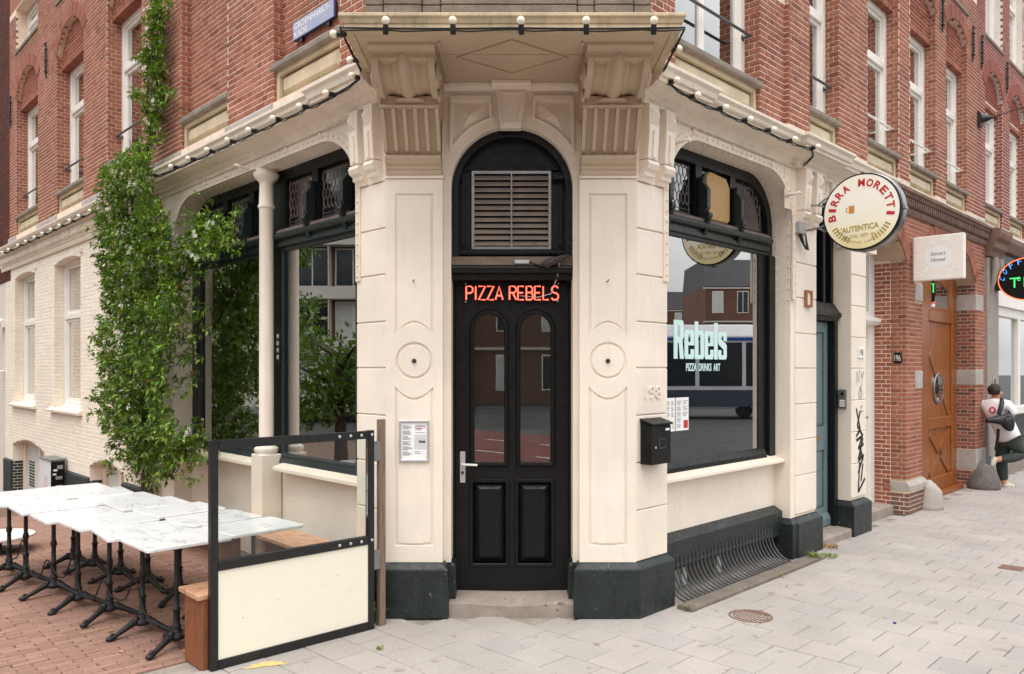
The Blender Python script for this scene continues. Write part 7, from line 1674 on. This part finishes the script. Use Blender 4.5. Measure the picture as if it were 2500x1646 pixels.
# ------------------------------------------------------------------ person leaning at the brick pier
PD = 12.78; PY = PD-D0
def pw(x, y, dy=0.0):      # picture plane of the figure: x to the right, z up, dy = further away
    px_, py_ = 2330+x*.2171, 880+y*.2171; return Vector(((px_-CX_PX)/F_PX*PD, PY+dy, CAM_H-(py_-CY_PX)*PD/F_PX))
def skin(name, V, E, R, mat, parent, sub_=2, root=0):
    me = bpy.data.meshes.new(name); me.from_pydata([tuple(v) for v in V], E, []); bm = bmesh.new(); bm.from_mesh(me); lay = bm.verts.layers.skin.verify(); bm.verts.ensure_lookup_table()
    for i, v in enumerate(bm.verts): r = R[i]; v[lay].radius = r if isinstance(r, tuple) else (r, r); v[lay].use_root = (i == root)
    bm.to_mesh(me); bm.free(); me.materials.append(mat); o = bpy.data.objects.new(name, me); COL.objects.link(o)
    m = o.modifiers.new("skin", 'SKIN'); m.use_smooth_shade = True; s = o.modifiers.new("subsurf", 'SUBSURF'); s.levels = sub_; s.render_levels = sub_
    if parent: attach(o, parent)
    return o
m_skin = paint("skin", srgb(206, 150, 118), .5, .05, 8, 0); m_hair = paint("dark_hair", srgb(38, 28, 24), .55, .3, 60, .4, 120); m_shirt = paint("white_cotton", srgb(236, 234, 236), .85, .03, 8, .25, 14)
m_trous = paint("grey_green_cloth", srgb(58, 66, 62), .85, .12, 10, .4, 14); m_bag = paint("black_nylon", srgb(24, 24, 28), .45, .25, 10, .5, 16); m_shoe = paint("pale_shoe", srgb(214, 208, 192), .6, .06, 10, 0); m_sole = paint("teal_shoe_panel", srgb(82, 104, 116), .6, .1, 10, 0)
PN = thing("person", "person in white shirt with black backpack leaning on the brick pier looking at a phone", "person", pw(630, 1440))
V = [pw(585, 870, .0), pw(540, 740), pw(490, 590), pw(462, 470), pw(470, 425, .02), pw(476, 395, .02), pw(470, 345, .02), pw(474, 300, .02),   # pelvis..head top
     pw(398, 490, .16), pw(400, 620, .20), pw(480, 660, .16),                                                                                  # far arm
     pw(535, 490, -.14), pw(575, 560, -.14), pw(600, 648, -.10), pw(640, 628, .0), pw(655, 612, .02),                                              # near arm to hand
     pw(590, 905, .10), pw(560, 1140, .10), pw(590, 1370, .08), pw(600, 1405, .08), pw(690, 1425, .06),                                            # standing leg
     pw(620, 905, -.10), pw(748, 1048, -.10), pw(590, 1085, -.10), pw(440, 1108, -.08), pw(405, 1130, -.07), pw(388, 1180, -.07)]                  # bent leg, foot against the wall
E_ = [(0, 1), (1, 2), (2, 3), (3, 4), (4, 5), (5, 6), (6, 7), (3, 8), (8, 9), (9, 10), (3, 11), (11, 12), (12, 13), (13, 14), (14, 15), (0, 16), (16, 17), (17, 18), (18, 19), (19, 20), (0, 21), (21, 22), (22, 23), (23, 24), (24, 25), (25, 26)]
R_ = [(.09, .10), (.085, .10), (.09, .12), (.08, .10), .055, .06, .088, .045, .055, .045, .035, .055, .048, .04, .032, .025, .10, .07, .05, .04, .035, .10, .075, .06, .045, .04, .035]
skin("body", V, E_, R_, m_skin, PN)
# clothes
Vs = [pw(622, 905), pw(606, 840), pw(560, 740), pw(500, 600), pw(465, 480), pw(466, 432, .01), pw(400, 492, .17), pw(396, 560, .2), pw(532, 492, -.15), pw(578, 560, -.16), pw(592, 618, -.14)]
skin("shirt", Vs, [(0, 1), (1, 2), (2, 3), (3, 4), (4, 5), (4, 6), (6, 7), (4, 8), (8, 9), (9, 10)], [(.15, .19), (.15, .19), (.14, .18), (.15, .195), (.115, .15), .07, .075, .075, .08, .085, .08], m_shirt, PN)
Vt = [pw(583, 800), pw(605, 915, .09), pw(568, 1130, .10), pw(578, 1250, .09), pw(590, 1365, .08), pw(630, 920, -.09), pw(735, 1045, -.10), pw(600, 1088, -.10), pw(470, 1110, -.085)]
skin("trousers", Vt, [(0, 1), (1, 2), (2, 3), (3, 4), (0, 5), (5, 6), (6, 7), (7, 8)], [(.155, .18), .13, .095, .085, .072, .125, .098, .085, .065], m_trous, PN)
def shoe(P, R, nm="shoe"):
    o = skin(nm, P, [(i, i+1) for i in range(len(P)-1)], R, m_shoe, PN); return o
s1 = shoe([pw(570, 1405, .08), pw(620, 1410, .075), pw(668, 1420, .065), pw(705, 1426, .06)], [(.045, .05), (.045, .052), (.034, .05), (.022, .035)])
s2 = shoe([pw(445, 1085, -.075), pw(420, 1110, -.075), pw(398, 1150, -.075), pw(384, 1190, -.075)], [(.045, .045), (.048, .05), (.038, .05), (.026, .035)])
for o, P in ((s1, [pw(555, 1436, .08), pw(630, 1438, .07), pw(712, 1438, .06)]), (s2, [pw(372, 1070, -.075), pw(366, 1130, -.075), pw(366, 1195, -.075)])):
    b = MB(); b.tube(P, [.018, .022, .016], 8); part(b, "shoe_sole", m_sole, o, smooth=60)
b = MB(); b.tube([pw(560, 740), pw(590, 800), pw(608, 850), pw(618, 880)], [.15, .162, .168, .165], 16); part(b, 'shirt_hem', m_shirt, PN, smooth=60)
# hair cap
b = MB(); c = pw(464, 340, .015); n = 14; b.ball(c, .102, 28, 20, (1.04, 1.0, 1.06)); hv = []
hm = b.mesh("hair"); bm = bmesh.new(); bm.from_mesh(hm)
dl = [v for v in bm.verts if (v.co.z < c.z-.075) or (v.co.x > c.x+.03 and v.co.z < c.z+.045)]
bmesh.ops.delete(bm, geom=dl, context='VERTS')
import mathutils
for v in bm.verts: v.co += (v.co-c).normalized()*(mathutils.noise.noise(v.co*22)*.016+mathutils.noise.noise(v.co*60)*.006)
bm.to_mesh(hm); bm.free(); hm.materials.append(m_hair); ho = bpy.data.objects.new("hair", hm); COL.objects.link(ho)
for p_ in hm.polygons: p_.use_smooth = True
attach(ho, PN)
b = MB(); b.ball(pw(497, 372, -.085), .022, 8, 6, (.7, .5, 1.2)); part(b, "ear", m_skin, PN, smooth=180)
b = MB(); b.ball(pw(530, 362, .03), .016, 8, 6, (1.3, 1, 1)); part(b, "nose", m_skin, PN, smooth=180)
for k in range(4): b = MB(); b.tube([pw(640, 622-9*k, -.01+.01*k), pw(660, 612-8*k, .0+.012*k), pw(668, 604-6*k, .03)], [.011, .010, .008], 6); part(b, "finger", m_skin, PN, smooth=180)
b = MB(); b.tube([pw(632, 606, .02), pw(648, 596, .03), pw(662, 596, .035)], [.012, .01, .008], 6); part(b, "thumb", m_skin, PN, smooth=180)
ph = thing("phone", "slim pale phone held by the person at the brick pier", "phone", pw(660, 603, .03)); b = MB()
b.add([pw(635, 610, .0), pw(676, 596, .0), pw(678, 602, .0), pw(638, 617, .0), pw(635, 606, .08), pw(676, 592, .08), pw(678, 598, .08), pw(638, 613, .08)], [(0, 1, 2, 3), (7, 6, 5, 4), (0, 4, 5, 1), (1, 5, 6, 2), (2, 6, 7, 3), (3, 7, 4, 0)]); part(b, "phone_body", m_white, ph)
# shirt print
b = MB(); 
for k in range(9):
    a = k*.7; p0 = pw(362+18*cos(a), 555+30*sin(a), -.155+.03*cos(a)*-1); 
    b.ball(p0+Vector((0, .0, 0)), .018, 6, 4, (1, .5, 1))
stuff(part(b, "shirt_print", m_redprint, PN, smooth=180, fix=False))
# backpack
BP = thing("backpack", "black roll top backpack slung behind the person", "backpack", pw(480, 850, -.25))
Vb = [pw(520, 600, -.24), pw(520, 700, -.27), pw(520, 790, -.25), pw(400, 650, -.24), pw(300, 665, -.22), pw(255, 668, -.21)]
o = skin("bag_body", Vb, [(0, 1), (1, 2), (0, 3), (1, 3), (3, 4), (4, 5)], [(.10, .09), (.135, .11), (.09, .08), (.09, .07), (.055, .05), (.04, .035)], m_bag, BP)
b = MB(); b.tube([pw(490, 432, -.10), pw(455, 470, -.19), pw(425, 540, -.215), pw(405, 600, -.22)], [.028, .034, .034, .03], 8); part(b, "shoulder_strap", m_bag, BP, smooth=60)
b = MB(); b.tube([pw(400, 760, -.22), pw(405, 850, -.2), pw(385, 1000, -.18)], [.024, .022, .018], 6); part(b, "loose_strap", m_bag, BP, smooth=60)
b = MB(); b.tube([pw(500, 560, -.24), pw(545, 606, -.23), pw(520, 640, -.3)], .012, 6); part(b, "grab_handle", m_bag, BP, smooth=60)
